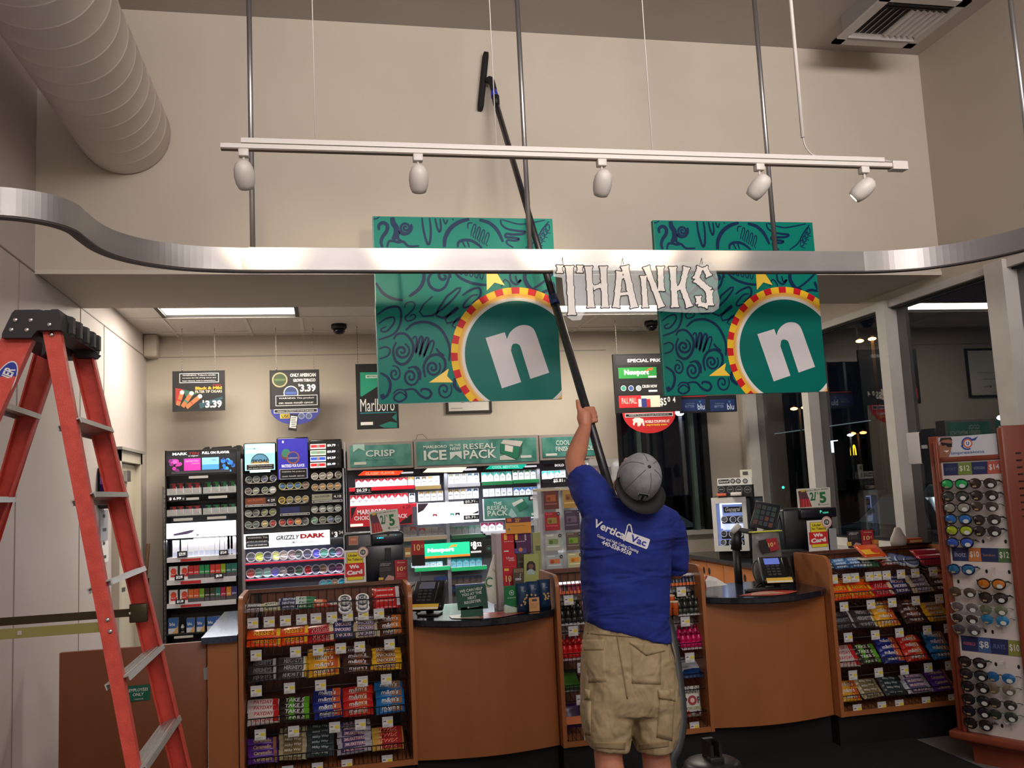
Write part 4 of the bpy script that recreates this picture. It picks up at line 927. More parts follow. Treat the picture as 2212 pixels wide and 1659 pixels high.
def packs(x0, n, yc, h, cols, where, dx=55.5, base=(232, 232, 236), ym=None, dr=d_pk, yy=YW+.02):
    "a row of upright packs, bottoms at the photo height yc"
    xm = x0+dx*(n-1)/2; zl = z2.p(xm, yc)[1]; hh = h*z2.k(xm, yc)
    for i in range(n):
        c = cols[i % len(cols)]
        carton('pk%s%s%s' % (c, dr.__name__, base), PW*.94*dx/55.5, hh, .02, base, dr(c), z2.p(x0+dx*i, yc)[0], yy, zl, 'pack %s from the left, %s' % (ORD[i], where), 'packs, '+where)
    return zl
def rail(x0, x1, zl, c, em=0, d=.006):
    a, b = z2.p(x0, 500)[0], z2.p(x1, 500)[0]
    MB(mat(c, rough=.3, emit=em)).box(a, b, YW-.006, YW, zl-.032, zl-.002).m(mat(190, 192, 200, rough=.3)).box(a, b, YW-.002, YW+.16, zl-.006, zl).build('shelf', t)
RD_, GD, SV, GN, TL_ = (196, 26, 44), (190, 160, 96), (150, 152, 160), (20, 120, 84), (60, 180, 170)
zA = packs(138, 8, 515, 72, [RD_], 'red row under the orange strip'); packs(586, 1, 506, 72, [(190, 140, 50)], 'gold one beside the red row'); rail(55, 612, zA, RD_, .25)
zl = packs(645, 4, 508, 78, [(60, 60, 66), (130, 110, 80), GD, (190, 186, 170)], 'first row under the white strip, left of post', dr=d_bk, dx=54); rail(620, 838, zl, (176, 150, 96))
zl = packs(930, 5, 487, 80, [(150, 150, 120), (140, 150, 140), (160, 150, 130), (80, 110, 120), (70, 90, 110)], 'first row under the white strip, right of post', dr=d_bk, dx=54); rail(898, 1172, zl, (186, 188, 196))
zl = packs(1215, 5, 470, 78, [TL_, (40, 150, 130)], 'teal row under the teal strip', dx=52); rail(1190, 1452, zl, (30, 120, 70)); zl = packs(1480, 4, 455, 80, [GN, (50, 110, 100)], 'green row at the right of the teal strip', dr=d_bk, dx=51); rail(1458, 1680, zl, (30, 120, 70))
zl = packs(1732, 3, 450, 66, [TL_], 'teal row under the BOLD strip', dx=54); packs(1885, 1, 440, 62, [(180, 190, 200)], 'white one left of the raised arm', dr=d_bk); rail(1705, 2000, zl, (20, 20, 24))
zl = packs(92, 9, 672, 92, [RD_], 'second row, all red', dx=55.5); rail(60, 636, zl+.0, (196, 30, 48), .2)
packs(596, 1, 650, 76, [(50, 60, 80)], 'navy one ending the second row', dr=d_bk)
zl = packs(675, 4, 640, 84, [GD, (196, 160, 90)], 'second gold row left of the post', dr=d_bk, dx=54); zl = packs(925, 5, 622, 84, [GD, GD, GD, (60, 90, 140), (40, 60, 90)], 'second row right of the post', dr=d_bk, dx=54)
packs(1228, 5, 600, 66, [(214, 218, 230)], 'white row above the RESEAL PACK sign', dx=51); packs(1488, 4, 590, 66, [(40, 120, 200)], 'blue row above the RESEAL PACK sign', dx=51)
mb = panel(z2, 106, 527, 245, 573, (12, 12, 14), th=.006); mb.build('tag_holder', t)
mb = MB(BLACK); zq = Zn(740, 920, 3.95, YW-.02)
price(zq, t, '$6.29', 175, 550, 138, 50); price(zq, t, '$5.81', 1845, 468, 120, 52); price(zq, t, '$5.71', 1095, 646, 130, 36); price(zq, t, '$5.71', 1097, 780, 130, 38); price(zq, t, '$5.2', 1622, 615, 76, 40, False)
zs = Zn(740, 920, 3.95, YW-.012)
mb = panel(zs, 62, 672, 595, 852, (184, 26, 42), th=.01, emit=.25); zs.poly(mb, (20, 16, 18), [(70, 700), (120, 690), (75, 800)]); zs.poly(mb, (24, 18, 20), [(470, 838), (590, 750), (590, 828)]); zs.rect(mb, (240, 232, 220), 66, 836, 174, 858, emit=.6)
zs.text(mb, (236, 226, 224), 'MARLBORO', 250, 732, 42, 250, bold=.03); zs.text(mb, (236, 226, 224), 'CHOICE IN EVERY PACK', 328, 778, 36, 456, bold=.03); zs.text(mb, (90, 20, 24), '6 29', 545, 688, 30, 64); mb.build('sign_board', t)
mb = panel(zs, 638, 650, 1160, 830, (248, 248, 252), th=.01, emit=1.5); zs.poly(mb, (60, 44, 54), [(640, 665), (735, 660), (690, 720), (642, 745)]); zs.poly(mb, (196, 30, 40), [(770, 752), (806, 752), (806, 776), (788, 762), (770, 776)]); zs.poly(mb, (90, 206, 190), [(918, 745), (952, 745), (952, 768), (935, 756), (918, 768)]); zs.poly(mb, (24, 24, 28), [(962, 742), (1000, 740), (1000, 768), (981, 752), (962, 768)]); zs.poly(mb, (30, 30, 34), [(1158, 722), (1158, 745), (1100, 752)]); mb.build('sign_board', t)
a, b, q0, q1 = zs.b(1208, 612, 1668, 785); mb = MB(teal).box(a, b, zs.Y, zs.Y+.01, q0, q1); W_ = (205, 226, 216)
zs.text(mb, W_, 'THE', 1322, 662, 26, 70); zs.text(mb, W_, 'RESEAL', 1322, 698, 34, 175, bold=.01); zs.text(mb, W_, 'PACK', 1322, 743, 46, 172, bold=.02)
zs.poly(mb, (30, 110, 84), [(1470, 655), (1545, 620), (1585, 690), (1510, 735)]); zs.poly(mb, (200, 206, 200), [(1445, 660), (1530, 620), (1545, 640), (1460, 690)], d=.0015); zs.poly(mb, (150, 190, 190), [(1412, 760), (1440, 700), (1490, 770), (1450, 785)], d=.0016); zs.rect(mb, (206, 220, 210), 1612, 742, 1662, 762); mb.m(mat(190, 196, 200, emit=.6)).box(a-.01, a, zs.Y-.002, zs.Y+.01, q0-.01, q1).box(a, b, zs.Y-.002, zs.Y+.01, q0-.012, q0-.001); mb.build('sign_board', t)
zl = packs(550, 2, 945, 84, [(150, 140, 130), (150, 50, 56)], 'dim row below the sign, far left', dx=58, base=(140, 136, 132)); zl = packs(682, 4, 938, 72, [(150, 50, 56), (150, 140, 110), (140, 136, 130), (120, 116, 116)], 'dim row left of the grey post', base=(136, 132, 130), dx=55); rail(505, 872, zl, (170, 156, 130))
zl = packs(940, 5, 925, 70, [(80, 110, 90), (50, 120, 100)], 'dim green row right of the grey post', dx=55, base=(120, 124, 122)); rail(912, 1200, zl, (40, 90, 60))
zl = packs(1215, 3, 895, 70, [(170, 30, 90)], 'bright magenta row beside the orange card', dx=65); rail(1180, 1400, zl, (190, 190, 200)); packs(1640, 1, 850, 70, [(40, 140, 190)], 'bright blue one right of the orange card')
mb = panel(zs, 672, 1000, 1086, 1122, (30, 190, 140), th=.02, emit=1.2); zs.rect(mb, (236, 120, 30), 674, 1104, 1086, 1122, emit=1); zs.text(mb, (226, 250, 240), 'Newport', 838, 1062, 44, 226, bold=.06, emit=1.5); zs.poly(mb, (236, 150, 50), [(900, 1045), (930, 1015), (980, 1010), (970, 1030), (935, 1030)], d=.002, emit=1); mb.build('lit_sign', t)
mb = panel(zs, 1090, 975, 1320, 1095, (14, 14, 16), th=.02); zs.text(mb, (240, 240, 244), '8', 1126, 1020, 70, 34, bold=.05, emit=.8); zs.text(mb, (240, 240, 244), '$', 1100, 1010, 36, 16, emit=.8); zs.text(mb, (240, 240, 244), '52', 1166, 1010, 36, 40, bold=.04, emit=.8); zs.rect(mb, (220, 220, 226), 1094, 1066, 1184, 1082, emit=.5)
for x_, c_ in ((1248, (40, 110, 100)), (1305, (120, 120, 130))): zs.disc(mb, (70, 74, 76), x_, 1045, 26); zs.disc(mb, (20, 24, 26), x_, 1045, 21, d=.0018); zs.disc(mb, c_, x_, 1045, 14, d=.002)
mb.build('price_tag', t)
zl = packs(948, 5, 1200, 66, [(30, 150, 170)], 'turquoise row below the bright green sign', dx=55, base=(120, 190, 206)); rail(900, 1200, zl, (30, 150, 90), .5); zl = packs(615, 5, 1205, 40, [(150, 190, 210)], 'pale row left of the post', dx=54, base=(200, 220, 230)); rail(590, 888, zl, (30, 150, 90), .5)
zl = packs(955, 5, 1350, 66, [(44, 66, 110)], 'brown and blue row near the bottom', dx=54, base=(96, 82, 76)); rail(925, 1225, zl, (60, 76, 120)); zl = packs(815, 2, 1352, 62, [(60, 90, 170)], 'blue pair near the bottom', dx=56, base=(50, 76, 150))
packs(955, 5, 1415, 50, [(50, 70, 130)], 'lowest blue row', dx=54, base=(40, 60, 120)); packs(820, 2, 1415, 50, [(50, 70, 130)], 'lowest blue pair', dx=54, base=(40, 60, 120))
# dim loose goods
p = z2.p(560, 1090); tag(MB(mat(176, 130, 70)).box(p[0]-.024, p[0]+.024, YW+.03, YW+.05, p[1]-.03, p[1]+.045).m(mat(226, 210, 170)).rect(p[0]-.02, p[0]+.02, p[1]-.01, p[1]+.01, YW+.029).build('pouch'), 'small tan pouch on the dim shelf beside the till', 'pouch')
for x_, z_, w_, pw in ((325, 435, .5, 1.3), (745, 400, .4, 1.0), (1030, 390, .5, 1.0), (1430, 372, .8, 1.5), (1850, 355, .4, .7), (325, 568, .5, 1.3), (900, 540, .8, 1.3), (1430, 500, .8, 1.1), (1290, 815, .4, .7), (1050, 1125, .5, .5), (720, 1140, .4, .35)):
    q = z2.p(x_, z_); area('display_led', (q[0], YW-.03, q[1]+.005), w_, .02, pw, (.88, .92, 1), (rad(-20), 0, 0))
# ============================================================ HANGING SIGNS
def ceiling_sign(name, label, x, y0, z1_, build):
    t = thing(name, label, 'sign', (0, 0, 0)); return t
z5 = Zn(300, 600, 3.318, 7.6)
t = thing('hanging_sign', 'black price sign with three cigars hanging left on chains', 'sign')
mb = panel(z5, 240, 667, 617, 955, (14, 14, 16)); warn(z5, mb, 291, 684, 573, 752, ['WARNING: Tobacco smoke', 'increases the risk of lung cancer and', 'heart disease, even in nonsmokers.'], h=11)
for (c, pts) in (((150, 40, 36), [(262, 790), (320, 800), (300, 880), (262, 900)]), ((40, 90, 76), [(320, 800), (420, 830), (340, 860)]), ((30, 70, 80), [(430, 900), (600, 850), (600, 870), (440, 940)])): z5.poly(mb, c, pts)
for (x0, y0, x1, y1, bc) in ((310, 822, 278, 915, (190, 40, 40)), (378, 828, 312, 925, (40, 120, 100)), (438, 850, 340, 930, (150, 80, 50))):
    d_ = Vector((x1-x0, y1-y0)).normalized(); n_ = Vector((-d_.y, d_.x))*15
    z5.poly(mb, (170, 104, 60), [(x0+n_.x, y0+n_.y), (x1+n_.x, y1+n_.y), (x1-n_.x, y1-n_.y), (x0-n_.x, y0-n_.y)], d=.0016); m_ = .55; xx, yy = x0+(x1-x0)*m_, y0+(y1-y0)*m_
    z5.poly(mb, bc, [(xx+n_.x, yy+n_.y), (xx+n_.x+d_.x*12, yy+n_.y+d_.y*12), (xx-n_.x+d_.x*12, yy-n_.y+d_.y*12), (xx-n_.x, yy-n_.y)], d=.002); z5.disc(mb, (226, 216, 196), x0, y0, 16, d=.0022)
z5.text(mb, (226, 160, 40), 'Black & Mild', 500, 790, 22, 190, bold=.05); z5.text(mb, (196, 40, 40), 'Casino', 560, 768, 12, 60); z5.text(mb, (216, 206, 190), 'FILTER TIP CIGARS', 500, 815, 20, 192); z5.text(mb, (232, 232, 232), '3.39', 536, 905, 56, 118, bold=.04); z5.text(mb, (232, 232, 232), '$', 462, 888, 22, 12)
mb.build('board', t)
for zx, zc in ((282, 310), (572, 545)): x, z = z5.p(zx, 662); chain(t, z5.p(zc, 660)[0], 7.606, z, HR); MB(STEEL).tube([(z5.p(zc, 660)[0], 7.606, z-.01), (z5.p(zc, 660)[0], 7.606, z+.012)], .006, 6).build('hook', t)
t = thing('hanging_sign', 'black 3.39 tin sign on chains with round blue lower part', 'sign')
mb = panel(z5, 938, 660, 1295, 938, (15, 15, 17)); z5.rect(mb, (36, 36, 38), 950, 678, 1282, 925, d=.0008)
for x, y, c in ((1010, 732, (60, 76, 48)), (1090, 826, (50, 66, 110))): z5.disc(mb, (170, 160, 120) if y < 800 else (190, 190, 190), x, y, 56 if y < 800 else 54, d=.0012); z5.disc(mb, c, x, y, 46, d=.0016); z5.rect(mb, tuple(int(v*1.5) for v in c), x-40, y-8, x+40, y+8, d=.002)
z5.rect(mb, (36, 36, 38), 1030, 848, 1150, 884, d=.0018)
z5.text(mb, (222, 222, 222), 'ONLY AMERICAN', 1176, 697, 26, 184, bold=.04); z5.text(mb, (222, 222, 222), 'GROWN TOBACCO', 1186, 734, 24, 160, bold=.04); z5.text(mb, (232, 232, 232), '3.39', 1212, 790, 56, 112, bold=.04); z5.text(mb, (232, 232, 232), '$', 1148, 770, 22, 12)
warn(z5, mb, 980, 842, 1280, 916, ['WARNING: This product', 'can cause mouth cancer.'], h=16)
mb.build('board', t)
a0, c0 = z5.p(945, 936); a1, _ = z5.p(1300, 936); cx5 = (a0+a1)/2; rr = (a1-a0)/2; zc5 = z5.p(1120, 940)[1]; hh = zc5-z5.p(1120, 1052)[1]
mb = MB(mat(52, 58, 140)).prism([(cx5+rr*cos(pi+pi*i/20), zc5+hh*sin(pi+pi*i/20)) for i in range(21)], 7.598, 7.604)
zq = Zn(300, 600, 3.318, 7.598); warn(zq, mb, 968, 940, 1280, 968, ['WARNING: THIS PRODUCT CAN CAUSE GUM DISEASE'], h=8)
zq.rect(mb, (222, 184, 50), 1012, 976, 1080, 1008); zq.text(mb, (20, 20, 24), 'USE', 1050, 992, 24, 54, bold=.03)
for x in (1165, 1218): zq.disc(mb, (130, 140, 170), x, 990, 24); zq.disc(mb, (80, 90, 120), x, 990, 17, d=.002)
zq.poly(mb, (24, 22, 24), [(1086, 975), (1142, 982), (1130, 1100), (1070, 1092)], d=.004); zq.poly(mb, (205, 205, 205), [(1090, 990), (1137, 995), (1126, 1080), (1078, 1074)], d=.0045)
for i in range(5): zq.rect(mb, (60, 60, 60), 1092, 1002+i*15, 1128-5*(i % 2), 1007+i*15, d=.005)
mb.build('round_lower_panel', t)
for zx in (985, 1254): x, z = z5.p(zx, 655); chain(t, x, 7.606, z, HR); MB(STEEL).tube([(x, 7.606, z-.01), (x, 7.606, z+.012)], .006, 6).build('hook', t)
t = thing('hanging_sign', 'black and teal cigarette sign half behind the left green panel', 'sign')
mb = panel(z5, 1558, 616, 1858, 1083, (16, 18, 22)); z5.poly(mb, (30, 150, 116), [(1585, 678), (1850, 676), (1850, 690), (1600, 850), (1588, 850)]); z5.rect(mb, (190, 214, 200), 1625, 696, 1720, 720, d=.0016); z5.text(mb, (40, 80, 70), 'MENTHOL', 1670, 708, 12, 70, d=.002)
z5.text(mb, (232, 232, 230), 'Marlboro', 1710, 912, 92, 245, bold=.0); z5.rect(mb, (40, 150, 160), 1588, 965, 1845, 970); z5.rect(mb, (232, 232, 226), 1590, 1034, 1678, 1056); z5.poly(mb, (24, 120, 110), [(1720, 1060), (1800, 1030), (1850, 1040), (1850, 1075), (1760, 1075)]); z5.poly(mb, (30, 120, 110), [(1815, 1000), (1848, 970), (1848, 1030)])
mb.build('board', t); x, z = z5.p(1570, 618); chain(t, x, 7.606, z, HR); x, z = z5.p(1800, 618); chain(t, x, 7.606, z, HR)
# framed notice
z6 = Zn(780, 440, 3.606, 7.975)
a, b, q0, q1 = z6.b(655, 1200, 1010, 1632); t = thing('framed_notice', 'framed white certificate on the back wall below the left green panel', 'picture frame')
mb = MB(mat(30, 24, 20)); f = .022; mb.box(a, a+f, 7.965, 7.99, q0, q1).box(b-f, b, 7.965, 7.99, q0, q1).box(a+f, b-f, 7.965, 7.99, q0, q0+f).box(a+f, b-f, 7.965, 7.99, q1-f, q1); mb.build('frame', t)
mb = MB(mat(216, 214, 206)).box(a+f, b-f, 7.975, 7.985, q0+f, q1-f); zq = Zn(780, 440, 3.606, 7.974)
for i in range(4): zq.rect(mb, (170, 168, 160), 700, 1590-60*i, 790+40*i, 1598-60*i)
zq.text(mb, (50, 50, 50), 'g f y', 830, 1540, 20, 100, shear=.3); mb.build('sheet', t)

# price board in front of the back window
z7 = Zn(1180, 440, 3.19, 7.4)
t = thing('price_board', 'black SPECIAL PRICE board hanging beside the back window', 'sign')
mb = panel(z7, 470, 1033, 922, 1437, (14, 14, 16), th=.03)
z7.rect(mb, (34, 34, 36), 480, 1045, 915, 1108, d=.0008); z7.text(mb, (216, 216, 216), 'SPECIAL PRICE', 688, 1080, 22, 260, bold=.03)
z7.rect(mb, (30, 128, 52), 497, 1128, 760, 1203); z7.text(mb, (232, 236, 232), 'Newport', 622, 1166, 44, 170, bold=.05); z7.poly(mb, (226, 84, 40), [(682, 1150), (710, 1132), (738, 1132), (725, 1150), (705, 1146), (690, 1158)], d=.0022); z7.rect(mb, (220, 220, 216), 702, 1186, 758, 1198, d=.0018)
z7.rect(mb, (26, 26, 28), 497, 1222, 905, 1310)
for i, c in enumerate(((60, 140, 120), (60, 80, 140), (150, 160, 160))):
    z7.rect(mb, (12, 12, 14), 510+52*i, 1232, 555+52*i, 1304, d=.0016); z7.disc(mb, (190, 200, 200), 532+52*i, 1272, 19, d=.002); z7.disc(mb, c, 532+52*i, 1272, 15, d=.0024)
z7.text(mb, (214, 214, 214), 'CRUSH NOW', 712, 1258, 20, 104, bold=.03); z7.rect(mb, (220, 220, 216), 705, 1283, 765, 1296, d=.0018)
z7.rect(mb, (186, 34, 40), 500, 1322, 655, 1406); z7.rect(mb, (226, 214, 190), 655, 1322, 785, 1402); z7.text(mb, (236, 214, 206), 'PALL MALL', 572, 1358, 38, 104, bold=.0)
z7.rect(mb, (44, 56, 120), 656, 1342, 692, 1402, d=.002); z7.rect(mb, (190, 190, 196), 634, 1346, 656, 1400, d=.0018); z7.rect(mb, (180, 40, 46), 692, 1346, 718, 1402, d=.0018)
z7.text(mb, (232, 232, 230), '$5', 806, 1368, 56, 46, bold=.02); z7.text(mb, (232, 232, 230), '0', 844, 1348, 34, 18); z7.text(mb, (232, 232, 230), '4', 880, 1350, 36, 18)
mb.build('board', t); x, z = z7.p(490, 1035); chain(t, x, 7.41, z, HR); x, z = z7.p(900, 1035); chain(t, x, 7.41, z, HR)
a0, _ = z7.p(525, 1440); a1, _ = z7.p(890, 1440); c5 = (a0+a1)/2; rr = (a1-a0)/2; q = z7.p(707, 1437)[1]; hh = q-z7.p(707, 1582)[1]
mb = MB(mat(190, 32, 36)).prism([(c5+rr*cos(pi+pi*i/24), q+hh*sin(pi+pi*i/24)) for i in range(25)], 7.398, 7.404); zq = Zn(1180, 440, 3.19, 7.398)
warn(zq, mb, 542, 1442, 872, 1468, ['WARNING: This product can cause gum disease and tooth loss.'], h=10)
zq.poly(mb, (226, 222, 216), [(592, 1490), (610, 1476), (640, 1474), (668, 1484), (678, 1530), (668, 1532), (658, 1506), (648, 1530), (630, 1536), (626, 1508), (612, 1510), (606, 1530), (596, 1520), (600, 1500)])
zq.text(mb, (232, 214, 208), 'MOBILE COUPONS AT', 764, 1500, 19, 172, bold=.04); zq.text(mb, (236, 180, 60), 'mygrizzly.com', 762, 1524, 19, 142, bold=.03); mb.build('round_lower_panel', t)
z7b = Zn(1180, 440, 3.19, 7.5)
t = thing('price_board', 'dark navy sign with paired pale lettering under right green panel', 'sign'); mb = panel(z7b, 924, 1322, 1312, 1438, (18, 22, 34), th=.03)
for x in (1012, 1215):
    z7b.rect(mb, (24, 44, 90), x-86, 1348, x+86, 1428, emit=.25); z7b.text(mb, (130, 150, 180), 'BETTER', x-24, 1397, 15, 64); z7b.text(mb, (110, 130, 160), 'SOMETHING', x-22, 1378, 9, 62); z7b.text(mb, (205, 214, 226), 'blu', x+54, 1398, 38, 46, bold=.0, emit=.3); z7b.poly(mb, (50, 130, 180), [(x+36, 1358), (x+56, 1358), (x+46, 1374)], d=.002)
z7b.rect(mb, (190, 40, 40), 930, 1324, 1100, 1330); mb.build('board', t)
x, z = z7b.p(1100, 1322); chain(t, x, 7.51, z, HR); x, z = z7b.p(1290, 1322); chain(t, x, 7.51, z, HR)

# ------------------------------------------------------------ the two green banner panels
def clip(poly, x0, x1, z0, z1):
    for ax, lim, sg in ((0, x0, 1), (0, x1, -1), (1, z0, 1), (1, z1, -1)):
        out = []
        for i in range(len(poly)):
            a, b = poly[i-1], poly[i]; ia, ib = sg*(a[ax]-lim) >= 0, sg*(b[ax]-lim) >= 0
            if ia != ib: u = (lim-a[ax])/(b[ax]-a[ax]); out.append((a[0]+u*(b[0]-a[0]), a[1]+u*(b[1]-a[1])))
            if ib: out.append(b)
        poly = out
        if len(poly) < 3: return []
    return poly
YG = 4.45
def spir(cx, cy, r, turns, a0, w, e=1, squash=1):
    n = int(turns*14); return [(cx+r*(1-i/n*.93)*cos(a0+e*2*pi*turns*i/n), cy+squash*r*(1-i/n*.93)*sin(a0+e*2*pi*turns*i/n)) for i in range(n+1)], w
NAVY = (8, 40, 76)
SW = [  # strokes in enlarged-photo units of the left panel, then pen width
 ([(112, 130), (140, 128), (165, 112)], 8), ([(160, 215), (158, 180), (190, 158), (222, 180), (215, 225), (185, 265), (170, 310), (180, 350)], 22), ([(262, 115), (268, 160), (290, 200), (285, 250), (262, 290)], 34),
 spir(362, 195, 52, 2.1, -.6, 15, 1), ([(405, 170), (390, 230), (340, 245), (310, 225), (300, 280), (340, 310)], 20), ([(215, 350), (230, 305), (265, 300), (300, 310), (340, 305), (380, 340), (460, 338)], 16),
 ([(490, 115), (497, 200), (515, 290), (532, 325), (548, 290), (555, 200), (548, 115)], 15), ([(592, 118), (605, 190), (622, 225), (635, 190), (630, 120)], 13), ([(655, 120), (672, 162), (690, 125)], 10), ([(728, 118), (734, 132)], 7),
 ([(655, 345), (665, 270), (710, 195), (780, 145), (860, 120)], 26), ([(940, 125), (1020, 150), (1080, 210), (1120, 300)], 22), ([(700, 500), (760, 580), (850, 625), (940, 642), (1000, 640)], 17),
 ([(760, 345), (765, 310), (800, 290), (860, 290), (910, 315), (950, 350)], 18), ([(820, 345), (800, 300), (830, 285), (850, 345)], 11), ([(845, 195), (850, 155), (885, 150)], 9),
 ([(1110, 120), (1115, 160), (1160, 195), (1240, 210), (1300, 215), (1280, 235), (1200, 240), (1150, 235), (1145, 260), (1200, 265), (1250, 275), (1220, 290), (1160, 285), (1150, 310), (1200, 345)], 15), ([(1120, 120), (1250, 155), (1350, 145), (1470, 120)], 9), ([(1300, 345), (1380, 290), (1440, 200), (1500, 130)], 10),
 ([(120, 625), (170, 700), (240, 745), (320, 760)], 18), ([(480, 512), (488, 590), (450, 670), (370, 730)], 22), ([(700, 510), (660, 640), (600, 685), (540, 660), (520, 600), (560, 540), (640, 520)], 17), spir(640, 575, 56, 1.3, 0.2, 17, -1),
 ([(550, 730), (480, 790), (445, 850), (470, 885), (540, 880), (620, 830), (700, 760), (760, 690), (768, 665), (740, 670), (660, 730), (590, 830), (570, 880), (620, 900), (700, 860), (745, 825), (740, 815), (690, 850), (640, 910), (650, 940), (710, 930), (760, 905), (755, 895), (720, 915), (690, 960), (720, 980)], 13),
 ([(780, 725), (830, 690), (900, 665), (925, 690), (910, 740), (850, 790)], 15), ([(900, 720), (850, 730), (790, 790), (790, 820), (860, 800)], 12), ([(330, 820), (350, 780), (400, 775), (408, 810), (370, 860), (335, 890), (350, 920), (400, 905), (412, 880), (390, 870), (370, 890)], 10),
 ([(125, 870), (200, 820), (280, 810), (305, 860), (290, 950), (240, 1020), (130, 1060)], 14), ([(130, 940), (190, 900), (245, 890), (250, 930), (200, 990), (160, 1000), (150, 980), (190, 960)], 11), ([(335, 990), (400, 940), (500, 930), (590, 975), (640, 1050), (665, 1140), (655, 1230)], 17),
 ([(240, 1060), (270, 1020), (330, 1020), (380, 1080), (385, 1150), (350, 1220), (300, 1250), (250, 1220), (235, 1140), (260, 1080)], 17), spir(300, 1150, 62, 1.7, -1.2, 16, 1), ([(130, 1130), (180, 1115), (212, 1140), (190, 1185), (130, 1205)], 11), spir(240, 1320, 48, 1.6, -1.9, 12, 1, 1.3), spir(360, 1345, 66, 1.9, -1.2, 14, 1, 1.2), ([(430, 1370), (432, 1310), (400, 1270), (340, 1280)], 13), ([(470, 1350), (460, 1270), (500, 1200), (570, 1180), (620, 1220), (620, 1290), (560, 1370)], 17), spir(530, 1280, 60, 1.8, -.6, 15, 1, 1.1),
 ([(135, 1310), (190, 1350), (205, 1410), (180, 1480), (140, 1500)], 17), ([(140, 1470), (152, 1510)], 26), ([(320, 1490), (280, 1460), (240, 1480), (230, 1510), (270, 1530), (320, 1500), (310, 1450), (260, 1440), (225, 1470)], 12), ([(300, 1445), (380, 1440), (430, 1490), (480, 1510), (510, 1480), (490, 1445), (440, 1440), (435, 1460)], 15), spir(610, 1450, 60, 1.6, -.6, 12, 1, 1.2), ([(700, 1360), (690, 1420), (740, 1470)], 22),
 ([(385, 1060), (400, 1040), (415, 1060), (405, 1170), (440, 1050), (460, 1060), (430, 1190), (480, 1060), (505, 1070), (460, 1200), (520, 1080), (545, 1095), (500, 1210)], 14), ([(560, 1130), (580, 1160), (620, 1190)], 14),
 ([(1290, 700), (1400, 640), (1500, 560), (1525, 520)], 14), ([(1290, 520), (1280, 600), (1320, 670), (1380, 690)], 26), ([(1170, 515), (1165, 600), (1210, 640), (1250, 600), (1220, 620), (1205, 570)], 14), ([(1230, 540), (1260, 510), (1285, 540), (1290, 510)], 9), ([(1370, 540), (1420, 520), (1480, 515)], 12), ([(1090, 660), (1120, 600), (1160, 640), (1150, 680)], 9), ([(1500, 620), (1526, 690)], 20), ([(1380, 730), (1450, 690), (1526, 700)], 18)]
for j in range(4):   # little chains of loops
    x, y = 865+34*j, 200+22*j
    SW.append(([(x, y+60), (x+8, y+20), (x+30, y-35), (x+44, y-30), (x+36, y+10), (x+18, y+50), (x+26, y+70)], 7))
    x, y = 1420+22*j, 300-34*j
    SW.append(([(x-22, y+20), (x-10, y-30), (x+12, y-40), (x+14, y), (x-12, y+18), (x+22, y+30)], 7))
for j in range(5):
    x = 770+40*j; SW.append(([(x, 515+6*j), (x-6, 545+9*j), (x+10, 560+9*j), (x+22, 530+9*j), (x+30, 515)], 7))
